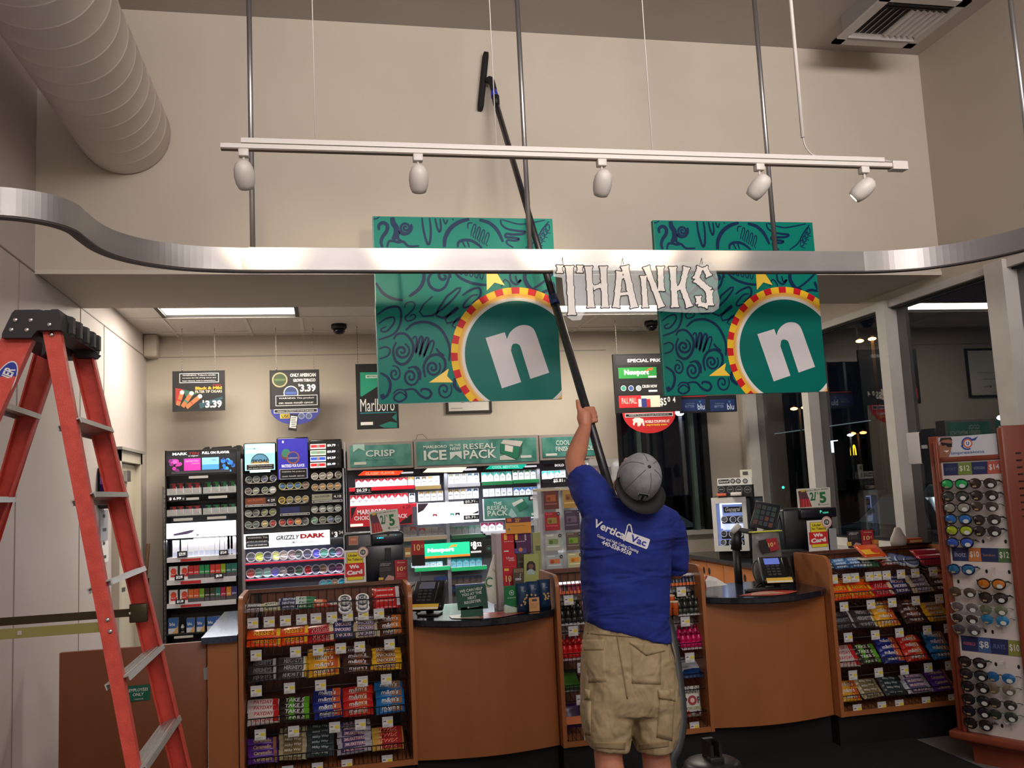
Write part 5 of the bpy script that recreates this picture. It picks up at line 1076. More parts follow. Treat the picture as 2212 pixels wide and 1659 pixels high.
def banner(px0, px1, py_t, py_b, label, map_):
    x0 = at(px0, (py_t+py_b)/2, Y=YG).x; x1 = at(px1, (py_t+py_b)/2, Y=YG).x; z0, z1 = 2.041, 2.997
    t = thing('banner_panel', label, 'hanging sign', ((x0+x1)/2, YG, z0)); t.location = (0, 0, 0)
    gm = mat(0, 122, 106, rough=.35, spec=.12)
    mb = MB(gm).box(x0, x1, YG, YG+.03, z0, z1).m(mat(20, 120, 110, rough=.3)).box(x0, x0+.004, YG-.001, YG, z0, z1); ZW, ZH = (x1-x0)/(1530-112), (z1-z0)/(1543-108)
    P = lambda x, y: (x0+(x-112)*ZW, z1-(y-108)*ZH)
    mb.build('board', t)
    mb = MB(mat(*NAVY, rough=.35, spec=.12)); e = 0
    for pts, w in SW:
        pp = spline(pts, 4) if len(pts) < 26 else pts
        n = len(pp); e += 1
        L = []
        for i, p in enumerate(pp):
            a, b = Vector(pp[max(0, i-1)]), Vector(pp[min(n-1, i+1)]); d = (b-a); d = d.normalized() if d.length > 1e-6 else Vector((1, 0)); nn = Vector((-d.y, d.x))*w/2*1.25*(.5+.55*sin(pi*min(1, (i+.6)/n))**.5)
            L.append((Vector(p)+nn, Vector(p)-nn))
        for (a, b), (c, d) in zip(L, L[1:]):
            q = clip([P(*a), P(*b), P(*d), P(*c)], x0+.004, x1-.004, z0, z1)
            if q: mb.flat(q, YG-.0012-.00002*(e % 9))
    mb.build('swirl_print', t)
    mb = MB()
    R = (x1-x0)/(1530-112)*533; cc = P(1205, 1195); ry = R*ZH/ZW
    def band(r0, r1, c, d, a0=0, a1=2*pi, n=96):
        mb.m(mat(c, rough=.35, spec=.12))
        for i in range(n):
            a, b = a0+(a1-a0)*i/n, a0+(a1-a0)*(i+1)/n
            q = clip([(cc[0]+R*r*cos(u), cc[1]+ry*r*sin(u)) for r, u in ((r0, a), (r1, a), (r1, b), (r0, b))] if r0 > 0 else [(cc[0], cc[1])]+[(cc[0]+R*r1*cos(u), cc[1]+ry*r1*sin(u)) for u in (a, b)], x0+.002, x1-.001, z0, z1)
            if q: mb.flat(q, YG-d)
    band(.905, 1, (240, 196, 44), .0022); band(.87, .905, (232, 176, 72), .0022); band(.845, .87, (236, 190, 120), .0022); band(.80, .845, (226, 222, 214), .0022); band(0, .80, (0, 108, 98), .0022)
    for i in range(24):
        a = pi/2+.01+i*2*pi/24; band(.905, 1, (206, 28, 40), .0028, a-.062, a+.062, 3)
    mb.m(mat(214, 210, 212, rough=.35, spec=.12))
    arch = spline([(1113, 1070), (1138, 1020), (1185, 980), (1235, 962), (1290, 966), (1330, 995), (1352, 1050)], 3); inn = spline([(1222, 1150), (1210, 1118), (1180, 1105), (1152, 1115), (1140, 1160)], 3)
    N = [(945, 1058), (1098, 1016)]+arch+[(1435, 1337), (1283, 1382)]+inn+[(1208, 1405), (1055, 1450)]
    tmp = [P(*q) for q in N]; mb.flat(tmp, YG-.0034)
    mb.m(mat(244, 204, 48, rough=.38))
    for A in ([(978, 440), (1010, 470), (1115, 647), (1035, 625), (972, 688)], [(495, 1392), (650, 1290), (635, 1345), (678, 1395)]): mb.flat([P(*q) for q in A], YG-.0036)
    mb.build('emblem_print', t)
    for x in (x0+.12, x1-.34): MB(STEEL).tube([(x, 3.892, 2.645), (x, YG, 2.775)], .007, 8).build('bracket', t)
banner(811, 1204, 472, 868, 'left green hanging panel with navy swirls and white letter n', None)
banner(1423, 1771, 477, 850, 'right green hanging panel with navy swirls and white letter n', None)

# ------------------------------------------------------------ THANKS letters
YT = 3.80; zt7 = Zn(1180, 440, 3.19, YT)
t = thing('letter_sign', 'white bone-shaped THANKS lettering on clear plastic under the band', 'sign')
bones = [[(92, 428, 92, 476, 34)], [(158, 432, 176, 765, 46)], [(230, 430, 230, 474, 32)], [(290, 435, 308, 715, 42), (392, 435, 405, 715, 42), (325, 580, 375, 565, 26)],
         [(505, 470, 480, 715, 40), (540, 432, 605, 715, 44), (500, 520, 560, 490, 18), (500, 625, 570, 618, 20)], [(668, 500, 682, 715, 36), (688, 436, 792, 712, 38), (785, 436, 790, 600, 40)],
         [(870, 438, 886, 712, 42), (965, 440, 935, 570, 38), (930, 560, 985, 710, 38), (900, 585, 930, 580, 24)], [(1120, 500, 1090, 440, 34), (1060, 440, 1030, 520, 38), (1030, 520, 1120, 600, 42), (1120, 600, 1125, 700, 44), (1110, 705, 1050, 690, 30), (1050, 690, 1045, 640, 34)]]
halo = MB(acryl)
hp = [(50, 500), (45, 430), (85, 395), (250, 398), (400, 400), (460, 400), (500, 395), (560, 398), (620, 405), (700, 400), (860, 405), (980, 400), (1060, 402), (1130, 402), (1165, 440), (1185, 520), (1180, 600), (1195, 660), (1190, 720), (1150, 748), (1000, 752), (860, 745), (700, 735), (600, 740), (440, 738), (270, 740), (240, 800), (180, 805), (145, 780), (120, 620), (110, 510)]
a = [zt7.p(*q) for q in hp]; halo.prism(a, YT+.0, YT+.004); halo.build('clear_backing', t)
def bone(x0, y0, x1, y1, w, grow=0):
    d = Vector((x1-x0, y1-y0)); L = d.length; d /= L; n = Vector((-d.y, d.x)); h = w/2*1.22+grow; g = grow; o = []
    prof = [(-4-g, h*.95), (2, h*1.12), (9, h*.92), (L*.22, h*.78), (L*.3, h*.9), (L*.34, h*.74), (L*.5, h*.82), (L*.56, h*.95), (L*.6, h*.75), (L*.78, h*.8), (L-12, h*.9), (L-3, h*1.15), (L+4+g, h*.95), (L+1+g, h*.35)]
    up_ = [(a, b) for a, b in prof]; dn = [(L-a, -b) for a, b in prof]
    return [(x0+d.x*a+n.x*b, y0+d.y*a+n.y*b) for a, b in up_+dn]
for li, L in enumerate(bones):
    mb = MB()
    for k_, bn in enumerate(L):
        mb.m(mat(30, 24, 24)).flat([zt7.p(*q) for q in bone(*bn, grow=7)], YT-.001-.0002*k_)
    for k_, bn in enumerate(L):
        mb.m(mat(226, 222, 216, rough=.5, spec=.2)).flat([zt7.p(*q) for q in bone(*bn)], YT-.0030-.0003*k_)
    mb.build('bone_letter', t)
for q in ((115, 415), (530, 418), (1075, 418)):
    x, z = zt7.p(*q); MB(mat(60, 56, 54)).tube([(x, YT-.002, z), (x, YT+.0, z+.03), (x, YT+.045, ZB+.01)], .0015, 5).build('hanging_wire', t)

# ============================================================ GOODS ON THE LEFT COUNTER
z8 = Zn(960, 1080, 6.38, 4.86)
t = thing('counter_sign', 'green WE CAN HELP YOU AT THE NEXT REGISTER card on the counter', 'sign')
def tilted(zn, pts, c, th, m2=None, **kw):
    mb = MB(mat(c, **kw)); P = [zn.p(*q) for q in pts]; mb.prism(P, zn.Y, zn.Y+th); return mb
mb = tilted(z8, [(150, 1205), (560, 1162), (607, 1492), (190, 1522)], (34, 84, 68), .006)
for i, (tx, x, y, w) in enumerate((('WE CAN HELP', 366, 1238, 318), ('YOU AT THE', 374, 1292, 276), ('NEXT', 380, 1346, 122), ('REGISTER', 388, 1400, 232))): z8.text(mb, (200, 210, 204), tx, x, y, 38, w, rot=.09, bold=.03)
z8.disc(mb, (160, 180, 170), 330, 1482, 14); z8.text(mb, (140, 160, 150), 'truenorth', 410, 1472, 18, 120, rot=.07)
for i, (x, y) in enumerate(((190, 1240), (210, 1420), (560, 1440), (540, 1330), (180, 1330))): z8.poly(mb, (28, 70, 58), [(x-20, y), (x, y-16), (x+22, y), (x, y+14)], d=.0008)
mb.build('card', t); x, z = z8.p(380, 1500); MB(mat(34, 84, 68)).box(x-.06, x+.06, 4.866, 4.93, CZ, CZ+.004).box(x-.06, x+.06, 4.86, 4.866, CZ, z+.01).build('stand', t)
a, b = at(962, 1322, Z=CZ+.004), at(1120, 1315, Z=CZ+.004)
cm = [((a.x+(b.x-a.x)*u), 4.86-.10*sin(pi*u)) for u in [i/14 for i in range(15)]]
mb = MB(mat(190, 100, 84, rough=.35)); F = [mb.v((x, y, CZ+.003)) for x, y in cm]+[mb.v((b.x, 4.98, CZ+.003)), mb.v((a.x, 4.98, CZ+.003))]; mb.f(F)
mb.m(mat(214, 200, 176, rough=.35)); F = [mb.v((x, y, CZ+.004)) for x, y in cm[:6]]+[mb.v((cm[5][0], 4.98, CZ+.004)), mb.v((a.x, 4.98, CZ+.004))]; mb.f(F)
mb.m(mat(150, 60, 50, rough=.35)); F = [mb.v((x, y, CZ+.0045)) for x, y in cm[9:]]+[mb.v((b.x, 4.95, CZ+.0045)), mb.v((cm[9][0], 4.95, CZ+.0045))]; mb.f(F)
tag(mb.build('counter_mat'), 'red and cream curved mat on the left countertop', 'mat')
# standing paper bag-like banner
zb_ = Zn(960, 1080, 6.38, 5.12)
mb = tilted(zb_, [(572, 1140), (640, 900), (700, 720), (735, 700), (790, 1000), (790, 1420), (690, 1440), (610, 1400)], (226, 228, 214), .02); zb_.text(mb, (50, 110, 90), 'HOLD', 712, 985, 34, 110, rot=-.5, bold=.0); mb.m(mat(40, 120, 90)); x, z = zb_.p(628, 1130); mb.ring(x, z, .018, .026, 5.118, a0=.8, a1=5.2)
mb.m(mat(150, 150, 60)).ring(x, z, .029, .032, 5.117, a0=1.5, a1=4.6)
tag(mb.build('folded_bag'), 'tall folded pale plastic bag standing on the left counter', 'bag')
t = thing('brochure_tower', 'tall display of red and purple leaflets on the left counter', 'leaflet stand'); zc = Zn(960, 1080, 6.38, 5.05)
a, b, q0, q1 = zc.b(728, 470, 802, 1420); MB(mat(172, 158, 160)).box(a, b, 5.05, 5.2, CZ, q1).build('column', t)
mb = panel(zc, 800, 455, 1000, 1185, (186, 24, 38), th=.03)
zc.rect(mb, (226, 180, 70), 820, 470, 860, 552); zc.text(mb, (232, 206, 206), 'Red VIP Card', 885, 572, 14, 120); zc.rect(mb, (232, 226, 226), 820, 698, 885, 714); zc.text(mb, (232, 214, 214), 'V-Power', 905, 800, 36, 108, bold=.01); zc.text(mb, (232, 214, 214), 'NITRO', 925, 832, 20, 80); zc.rect(mb, (214, 90, 90), 825, 915, 975, 920); zc.rect(mb, (232, 180, 80), 825, 945, 888, 978); zc.text(mb, (236, 206, 130), '10', 885, 1085, 84, 82, bold=.02); zc.text(mb, (236, 206, 130), 'c', 950, 1070, 34, 24)
mb.build('red_leaflet', t)
mb = panel(zc, 960, 460, 1195, 742, (74, 28, 76), th=.03); zc.rect(mb, (226, 180, 70), 970, 470, 1008, 552); zc.text(mb, (226, 206, 220), 'The Gold VIP Card', 1042, 572, 14, 140); zc.text(mb, (232, 226, 232), '$500', 1116, 515, 26, 80, rot=pi/2); zc.rect(mb, (80, 70, 140), 968, 665, 1130, 735, d=.0015); zc.disc(mb, (206, 130, 60), 1050, 685, 28, d=.002); mb.build('purple_leaflet', t)
mb = panel(zc, 1000, 742, 1190, 1180, (66, 58, 44), th=.03); zc.text(mb, (150, 140, 110), 'KUDOS', 1050, 850, 24, 70); mb.build('brown_leaflet', t)
mb = panel(Zn(960, 1080, 6.38, 5.03), 846, 240, 1192, 462, (214, 148, 50), th=.01); zd = Zn(960, 1080, 6.38, 5.029); zd.rect(mb, (92, 36, 70), 846, 240, 1192, 310); zd.text(mb, (226, 170, 70), '25', 1000, 278, 48, 56, bold=.02); zd.text(mb, (226, 170, 70), 'c', 1040, 266, 20, 14); zd.rect(mb, (214, 110, 50), 862, 256, 922, 302, d=.0015); zd.text(mb, (120, 80, 50), 'of the points', 1010, 355, 14, 200); zd.disc(mb, (120, 120, 110), 892, 405, 16); mb.build('orange_card', t)
mb = panel(zc, 1225, 450, 1335, 960, (150, 152, 96), th=.02); zc.rect(mb, (100, 104, 60), 1255, 630, 1320, 700); mb.build('green_leaflet', t)
zd = Zn(960, 1080, 6.38, 4.99)
t = thing('brochure', 'yellow-green leaflet with a portrait of a person with long dark hair', 'leaflet')
mb = tilted(zd, [(1096, 752), (1296, 742), (1302, 1165), (1098, 1172)], (160, 168, 98), .01); zd.poly(mb, (44, 28, 26), [(1130, 960), (1135, 880), (1165, 845), (1215, 842), (1250, 880), (1258, 970), (1230, 985), (1140, 985)], d=.0013); zd.disc(mb, (120, 80, 64), 1192, 915, 34, d=.0018); zd.poly(mb, (160, 190, 186), [(1135, 985), (1170, 955), (1215, 955), (1250, 990), (1240, 1025), (1140, 1025)], d=.0016); mb.build('sheet', t)
MB(mat(120, 110, 90)).box(*[zd.p(1110, 1000)[0], zd.p(1290, 1000)[0]], 5.0, 5.03, CZ, zd.p(1200, 1150)[1]).build('holder', t)
mb = panel(Zn(960, 1080, 6.38, 4.97), 950, 940, 1092, 1175, (76, 64, 56), th=.012); ze = Zn(960, 1080, 6.38, 4.969); ze.rect(mb, (120, 104, 80), 955, 946, 1088, 1000); ze.text(mb, (190, 180, 150), 'S', 1045, 1040, 54, 26, shear=.3); ze.rect(mb, (206, 206, 206), 978, 1078, 1056, 1106); ze.text(mb, (60, 60, 60), '$1.49', 1016, 1092, 16, 60, d=.003); mb.box(ze.p(1000, 1100)[0], ze.p(1040, 1100)[0], 4.982, 4.99, CZ, ze.p(1000, 1160)[1]); tag(mb.build('price_card'), 'small brown card with a white price strip on the left counter', 'card')
zf = Zn(960, 1080, 6.38, 4.90)
mb = MB(mat(0, 116, 62)); P = [zf.p(*q) for q in [(830, 1190), (985, 1180), (1025, 1330), (1035, 1490), (832, 1445)]]; mb.prism(P, 4.90, 4.915); zf.disc(mb, (190, 216, 196), 925, 1278, 34); zf.disc(mb, (0, 116, 62), 925, 1278, 27, d=.0018); zf.text(mb, (214, 230, 220), 'n', 925, 1278, 24, 24, bold=.03); zf.text(mb, (190, 216, 196), 'truenorth', 925, 1345, 18, 120); mb.box(P[4][0], P[3][0], 4.90, 4.94, CZ, P[3][1]+.01); x, z = zf.p(905, 1190); mb.m(mat(210, 206, 200)).tube([(x, 4.905, z), (x-.003, 4.905, z+.02), (x+.004, 4.905, z+.045)], .0015, 5)
tag(mb.build('gift_card_holder'), 'small bright green gift card sleeve on the left counter', 'card')
zg = Zn(960, 1080, 6.38, 4.88)
for i, (x0, y0, x1, y1) in enumerate(((1320, 1125, 1500, 1515), (1150, 1150, 1340, 1525), (1010, 1190, 1180, 1500))):
    a, b, q0, q1 = Zn(960, 1080, 6.38, 4.92-.035*i).b(x0, y0, x1, y1)
    def nut(mb, W, H, y, i=i):
        random.seed(i)
        for k in range(7): mb.m(mat(196, 160, 104, rough=.6)).disc(W*random.uniform(-.25, .3), H*random.uniform(.25, .62), W*.08, y-.001-k*.0002, 9)
        mb.m(mat(120, 150, 190)).text('cashews', 0, H*.75, H*.05, y-.002, w=W*.4)
    pouch('snack_pouch', (a+b)/2, 4.98-.05*i, CZ, b-a, .16, .05, (24, 56, 90), 'navy nut pouch on the left counter, %s one' % ['right rear', 'middle', 'left front'][i], 'navy pouches on left counter', 'bag', extra=nut)
mb = panel(Zn(960, 1080, 6.38, 4.82), 1168, 1345, 1310, 1535, (214, 160, 104), th=.004); ze = Zn(960, 1080, 6.38, 4.82); ze.rect(mb, (60, 70, 80), 1205, 1365, 1275, 1395)
for i in range(4): ze.rect(mb, (170, 120, 76), 1185, 1425+i*20, 1295-8*i, 1430+i*20)
a_, b_, q0_, q1_ = ze.b(1168, 1345, 1310, 1535)
mb.box(a_, b_, 4.82, 4.85, CZ+.0005, CZ+.004)
tag(mb.build('price_card'), 'orange price card leaning on the navy pouches', 'card')

# card machine (left register)
def card_machine(loc, rz, screen, label, flag, tower=True):
    t = thing('card_terminal', label, 'card terminal', loc, rz)
    MB(BLACK).box(-.06, .06, .0, .12, 0, .012, .004).box(-.02, .02, .05, .075, .01, .09, .004).build('stand', t)
    b = MB(mat(24, 25, 28, rough=.3)); b.T = Matrix.Translation((0, .05, .105)) @ Matrix.Rotation(rad(-52), 4, 'X')
    b.box(-.095, .095, -.02, .022, -.10, .11, .014, 3); b.m(mat(screen, rough=.15, emit=.25)).rect(-.06, .03, .035, .088, -.0215); b.m(mat(50, 52, 56))
    for i in range(3):
        for j in range(4): b.box(-.055+.028*i, -.035+.028*i, -.024, -.02, .012-.024*j, .026-.024*j)
    b.m(mat(16, 16, 18, rough=.2)).box(.045, .085, -.024, -.018, -.08, .09, .004); b.build('keypad', t)
    b = MB(mat(222, 180, 60)); b.T = Matrix.Translation((.0, .0, .062)) @ Matrix.Rotation(rad(-52), 4, 'X'); b.box(-.075, .075, -.03, -.028, -.06, -.02); b.m(mat(226, 222, 206)).rect(-.074, .074, -.059, -.045, -.0305); b.build('paper_flap', t)
    MB(BLACK).tube(spline([(-.05, .05, .02), (-.12, .03, .05), (-.13, .09, .12), (-.09, .13, .16), (-.05, .12, .05), (-.1, .14, .0)], 5), .004, 6).build('cable', t)
    if flag:
        f = MB(mat(90, 88, 86)).tube([(-.05, .07, .17), (-.05, .07, .24)], .003, 5).m(mat(34, 26, 26)).box(-.095, -.02, .07, .073, .27, .37).m(mat(160, 44, 40)).rect(-.095, -.02, .33, .41, .0695).quad((-.095, .07, .41), (-.02, .07, .41), (-.02, .073, .41), (-.095, .073, .41)).m(mat(226, 196, 130)).text('10', -.062, .372, .036, .069, bold=.02).text('c', -.032, .378, .016, .069)
        f.build('flag_card', t)
    return t
p = at(915, 1310, Z=CZ)
card_machine((.522, 5.02, CZ), -.35, (90, 92, 104), 'black card terminal with flag card on the left counter', True)
card_machine((2.62, 5.02, CZ), -.30, (110, 130, 220), 'black card terminal with lit blue screen on the right counter', False)
a, b = at(1552, 1276, Z=CZ+.003), at(1708, 1273, Z=CZ+.003)
mb = MB(mat(184, 60, 48, rough=.4)); F = [mb.v((a.x+(b.x-a.x)*u, 4.88-.10*sin(pi*u), CZ+.003)) for u in [i/12 for i in range(13)]]+[mb.v((b.x-.05, 4.98, CZ+.003)), mb.v((a.x+.2, 5.0, CZ+.003))]; mb.f(F)
mb.m(mat(196, 150, 130, rough=.4)); x = (a.x+b.x)/2-.03; mb.quad((x-.1, 4.84, CZ+.004), (x+.12, 4.83, CZ+.004), (x+.08, 4.95, CZ+.004), (x-.04, 4.95, CZ+.004)); tag(mb.build('counter_mat'), 'red curved mat on the right countertop', 'mat')
MBk = MB(BLACK).tube(spline([(2.45, 5.0, CZ+.005), (2.5, 5.03, CZ+.045), (2.58, 5.04, CZ+.04), (2.62, 5.0, CZ+.01)], 6), .003, 5); tag(MBk.build('cable_loop'), 'thin black cable looping on the right countertop', 'cable')
tag(MB(BLACK).box(2.40, 2.62, 4.985, 5.03, CZ, CZ+.018, .006).build('pen_tray'), 'flat black bar lying on the right countertop', 'tray')
t = thing('paper_cup', 'clear plastic box with loose white papers on the right counter', 'box', (2.165, 4.98, CZ))
MB(clearp).box(-.035, .035, -.03, .03, 0, .085).build('box', t); MB(WHITE).quad((-.02, 0, .05), (.11, .0, .055), (.05, .03, .10), (-.02, .02, .12)).m(mat(190, 60, 50)).quad((-.03, .02, .04), (-.02, .0, .12), (.0, .02, .11), (-.01, .02, .03)).build('paper', t)

# ============================================================ TILLS
def we_card(zn, pts, label, zoomtext):
    t = thing('age_sign', label, 'sign'); x0, x1, y0, y1 = pts
    mb = panel(zn, x0, y0, x1, y1, (222, 220, 214), th=.004); w_, h_ = x1-x0, y1-y0; X = lambda u: x0+w_*u; Yv = lambda v: y0+h_*v
    zn.rect(mb, (20, 20, 20), X(.12), Yv(.06), X(.88), Yv(.86)); zn.rect(mb, (232, 214, 40), X(.14), Yv(.07), X(.86), Yv(.85), d=.0015)
    zn.text(mb, (24, 20, 20), 'Under 18', X(.5), Yv(.15), h_*.075, w_*.62, bold=.03); zn.text(mb, (24, 20, 20), 'No Tobacco', X(.5), Yv(.265), h_*.075, w_*.66, bold=.03)
    zn.rect(mb, (206, 28, 36), X(.05), Yv(.37), X(.93), Yv(.76), d=.002); zn.text(mb, (240, 236, 232), 'We', X(.46), Yv(.47), h_*.11, w_*.45, bold=.06, d=.003, rot=.06); zn.text(mb, (240, 236, 232), 'Card', X(.48), Yv(.63), h_*.13, w_*.72, bold=.06, d=.003, rot=.06)
    mb.build('card', t); a, b, q0, q1 = zn.b(x0, y0, x1, y1); MB(mat(222, 220, 214)).box(a, b, zn.Y-.03, zn.Y+.004, q0-.002, q0).build('foot', t)
    mb = MB(); zn.disc(mb, (206, 160, 146), X(.86), Yv(.06), w_*.25, d=.004); zn.disc(mb, (226, 206, 196), X(.86), Yv(.06), w_*.19, d=.0045); zn.disc(mb, (60, 80, 66), X(.86), Yv(.06), w_*.13, d=.005); zn.text(mb, (214, 214, 200), '18', X(.86), Yv(.06), w_*.12, w_*.14, d=.0056); mb.build('round_badge', t)
def sale_card(zn, pts, label, post):
    t = thing('sale_card', label, 'sign'); mb = tilted(zn, pts, (208, 208, 196), .005)
    (x0, y0), (x1, y1), (x2, y2), (x3, y3) = pts; f = lambda u, v: ((x0*(1-u)+x1*u)*(1-v)+(x3*(1-u)+x2*u)*v, (y0*(1-u)+y1*u)*(1-v)+(y3*(1-u)+y2*u)*v); w_ = x1-x0; h_ = y3-y0; an = math.atan2(y0-y1, x1-x0)
    zn.poly(mb, (150, 40, 50), [f(.05, .5), f(.34, .5), f(.42, .95), f(.05, .97)]); zn.poly(mb, (84, 50, 62), [f(.03, .12), f(.26, .08), f(.34, .52), f(.05, .52)], d=.0015); zn.poly(mb, (206, 170, 50), [f(.1, .08), f(.26, .06), f(.24, .16), f(.12, .18)], d=.0018)
    for u in (.14, .23, .31): zn.poly(mb, (206, 60, 66), [f(u, .55), f(u+.035, .55), f(u+.05, .95), f(u+.01, .95)], d=.002)
    zn.text(mb, (90, 100, 90), "Jumbo Meat Sticks", *f(.58, .1), h_*.075, w_*.7, rot=an); zn.text(mb, (22, 110, 60), '2/', *f(.47, .42), h_*.40, w_*.2, rot=an, bold=.03, d=.003); zn.text(mb, (22, 110, 60), '5', *f(.76, .5), h_*.52, w_*.20, rot=an, bold=.04, d=.003); zn.text(mb, (22, 110, 60), '$', *f(.61, .27), h_*.12, w_*.04, rot=an)
    zn.disc(mb, (130, 140, 130), *f(.64, .85), h_*.06, d=.002); zn.text(mb, (140, 146, 140), 'truenorth', *f(.82, .86), h_*.06, w_*.25, rot=an); mb.build('card', t)
    x, z = zn.p(*f(.6, 1)); MB(BLACK).box(x-.006, x+.006, zn.Y+.005, zn.Y+.012, z-.02, z+.06).build('clip', t)
z3 = Zn(740, 1080, 6.38, 5.45)
t = thing('cash_register', 'black cash register on the left seen from behind, with glowing display', 'cash register')
DK = mat(22, 24, 30, rough=.35)
a, b, q0, q1 = z3.b(30, 450, 835, 1120); MB(DK).box(a, b, 5.45, 5.72, q0+.0, q1, .012).build('monitor_back', t)
MB(mat(26, 30, 40, rough=.3)).box(*z3.b(330, 620, 840, 1110)[:2], 5.44, 5.46, z3.p(600, 1110)[1], z3.p(600, 620)[1], .004).box(z3.p(580, 700)[0], z3.p(665, 700)[0], 5.43, 5.44, z3.p(600, 900)[1], z3.p(600, 660)[1]).build('rear_cover', t)
mb = MB(mat(18, 22, 34, rough=.3)); a2, b2, p0, p1 = z3.b(390, 450, 835, 610); mb.box(a2, b2, 5.42, 5.46, p0, p1, .01); zz = Zn(740, 1080, 6.38, 5.42); zz.text(mb, (60, 210, 226), '4 MISC', 520, 522, 22, 100, emit=1.2); zz.disc(mb, (60, 200, 220), 735, 484, 5, emit=1); mb.build('customer_display', t)
mb = MB(); z3b = Zn(740, 1080, 6.38, 5.449); z3b.rect(mb, (170, 150, 130), 84, 498, 214, 622, d=.002); z3b.rect(mb, (180, 110, 90), 92, 508, 206, 612, d=.003); z3b.rect(mb, (206, 150, 110), 110, 530, 190, 560, d=.004); mb.build('sticker', t)
MB(DK).box(a+.04, b-.04, 5.5, 5.85, .865, q0+.01, .01).build('cash_drawer', t)
sale_card(Zn(740, 1080, 6.38, 5.40), [(358, 168), (755, 120), (795, 405), (388, 475)], 'tilted white 2 for 5 card on top of the left register', None)
we_card(Zn(740, 1080, 6.38, 5.30), (22, 322, 690, 1175), 'white We Card sign standing on top of the left candy rack', None)
def stand_leaf(zn, x0, y0, x1, y1, label, half):
    t = thing('leaflet', label, 'leaflet'); mb = panel(zn, x0, y0, x1, y1, (40, 34, 36), th=.003); zn.text(mb, (170, 170, 170), 'AMERICAN', x0+(x1-x0)*.42, y0+(y1-y0)*.14, 14, (x1-x0)*.7); zn.text(mb, (170, 170, 170), 'HUMANE', x0+(x1-x0)*.36, y0+(y1-y0)*.22, 14, (x1-x0)*.6)
    for i in range(3): zn.rect(mb, (100, 100, 104), x0+10, y0+(y1-y0)*(.34+.07*i), x0+(x1-x0)*.75, y0+(y1-y0)*(.36+.07*i))
    zn.poly(mb, (196, 150, 140), [(x0+(x1-x0)*.35, y1-8), (x0+(x1-x0)*.6, y1-(y1-y0)*.3), (x1-4, y1-(y1-y0)*.22), (x1-4, y1-8)]); zn.rect(mb, (216, 180, 80), x0-8, y1-46, x0+(x1-x0)*.28, y1-12); a, b, q0, q1 = zn.b(x0, y0, x1, y1); mb.m(mat(40, 34, 36)).box(a, b, zn.Y-.03, zn.Y, q0-.003, q0); mb.build('sheet', t)
def coin_card(zn, x0, y0, x1, y1, label):
    t = thing('donation_card', label, 'card'); mb = panel(zn, x0, y0, x1, y1, (170, 34, 44), th=.003); m_ = (x0+x1)/2; zn.text(mb, (226, 190, 170), 'Donate', m_, y0+(y1-y0)*.12, (y1-y0)*.07, (x1-x0)*.6); zn.text(mb, (232, 206, 130), '10', m_-(x1-x0)*.08, y0+(y1-y0)*.44, (y1-y0)*.22, (x1-x0)*.48, bold=.02); zn.text(mb, (232, 206, 130), 'c', m_+(x1-x0)*.28, y0+(y1-y0)*.40, (y1-y0)*.12, (x1-x0)*.14)
    for v in (.66, .72, .8): zn.rect(mb, (206, 120, 110), x0+(x1-x0)*.15, y0+(y1-y0)*v, x1-(x1-x0)*.15, y0+(y1-y0)*(v+.02))
    a, b, q0, q1 = zn.b(x0, y0, x1, y1); mb.m(mat(120, 28, 34)).box(a, b, zn.Y, zn.Y+.04, q0-.003, q0); mb.build('card', t)
stand_leaf(Zn(740, 1080, 6.38, 5.32), 505, 840, 715, 1115, 'dark leaflet standing beside the red ten cent card on left', 0)
coin_card(Zn(740, 1080, 6.38, 5.31), 722, 825, 895, 1105, 'red ten cent donation card on the left candy rack')
p = z3.p(925, 1170); tag(MB(mat(170, 170, 160)).box(p[0]-.02, p[0]+.02, 5.3, 5.31, p[1]-.03, p[1]+.03).build('note'), 'small pale note beside the left register', 'note')
# lottery card dispenser
zl_ = Zn(1150, 1000, 6.914, 5.38)
t = thing('card_dispenser', 'clear plastic rack of scratch cards left of the person', 'card rack')
a, b, q0, q1 = zl_.b(95, 350, 1180, 1590)
mb = MB(clearp).box(a, b, 5.50, 5.505, 1.0, q1).box(a, a+.004, 5.38, 5.5, 1.0, q1).box(b-.004, b, 5.38, 5.5, 1.0, q1)
for x in (435, 480, 770): xx = zl_.p(x, 900)[0]; mb.box(xx-.001, xx+.001, 5.385, 5.5, 1.0, q1)
mb.m(mat(206, 190, 160)).box(a, b, 5.39, 5.5, q1-.02, q1-.008); mb.build('case', t)
cardsL = [((165, 385, 392, 692), (96, 36, 36), 'maroon', ('#', (170, 90, 50))), ((458, 375, 660, 672), (176, 140, 66), 'gold', ((150, 100, 50),)), ((185, 735, 410, 1010), (160, 24, 36), 'red with gold', ((150, 130, 60),)), ((474, 705, 705, 1000), (66, 50, 72), 'dark purple', ((110, 90, 110),)),
          ((198, 1060, 432, 1310), (176, 180, 170), 'pale patterned', ((120, 150, 90),)), ((505, 1035, 722, 1300), (96, 80, 70), 'brown', ((120, 160, 50),)), ((215, 1375, 455, 1580), (170, 180, 180), 'pale blue', ((214, 120, 70),)), ((530, 1345, 745, 1560), (190, 190, 140), 'yellow-green', ((226, 150, 50),)),
          ((850, 40, 1000, 180), (60, 26, 50), 'dark plum', ((190, 60, 80),)), ((1030, 60, 1180, 190), (70, 60, 60), 'dark grey', ((120, 110, 100),))]
nums = ['9', '10', '10', '11', '16', '17', '24', '25', None, None]
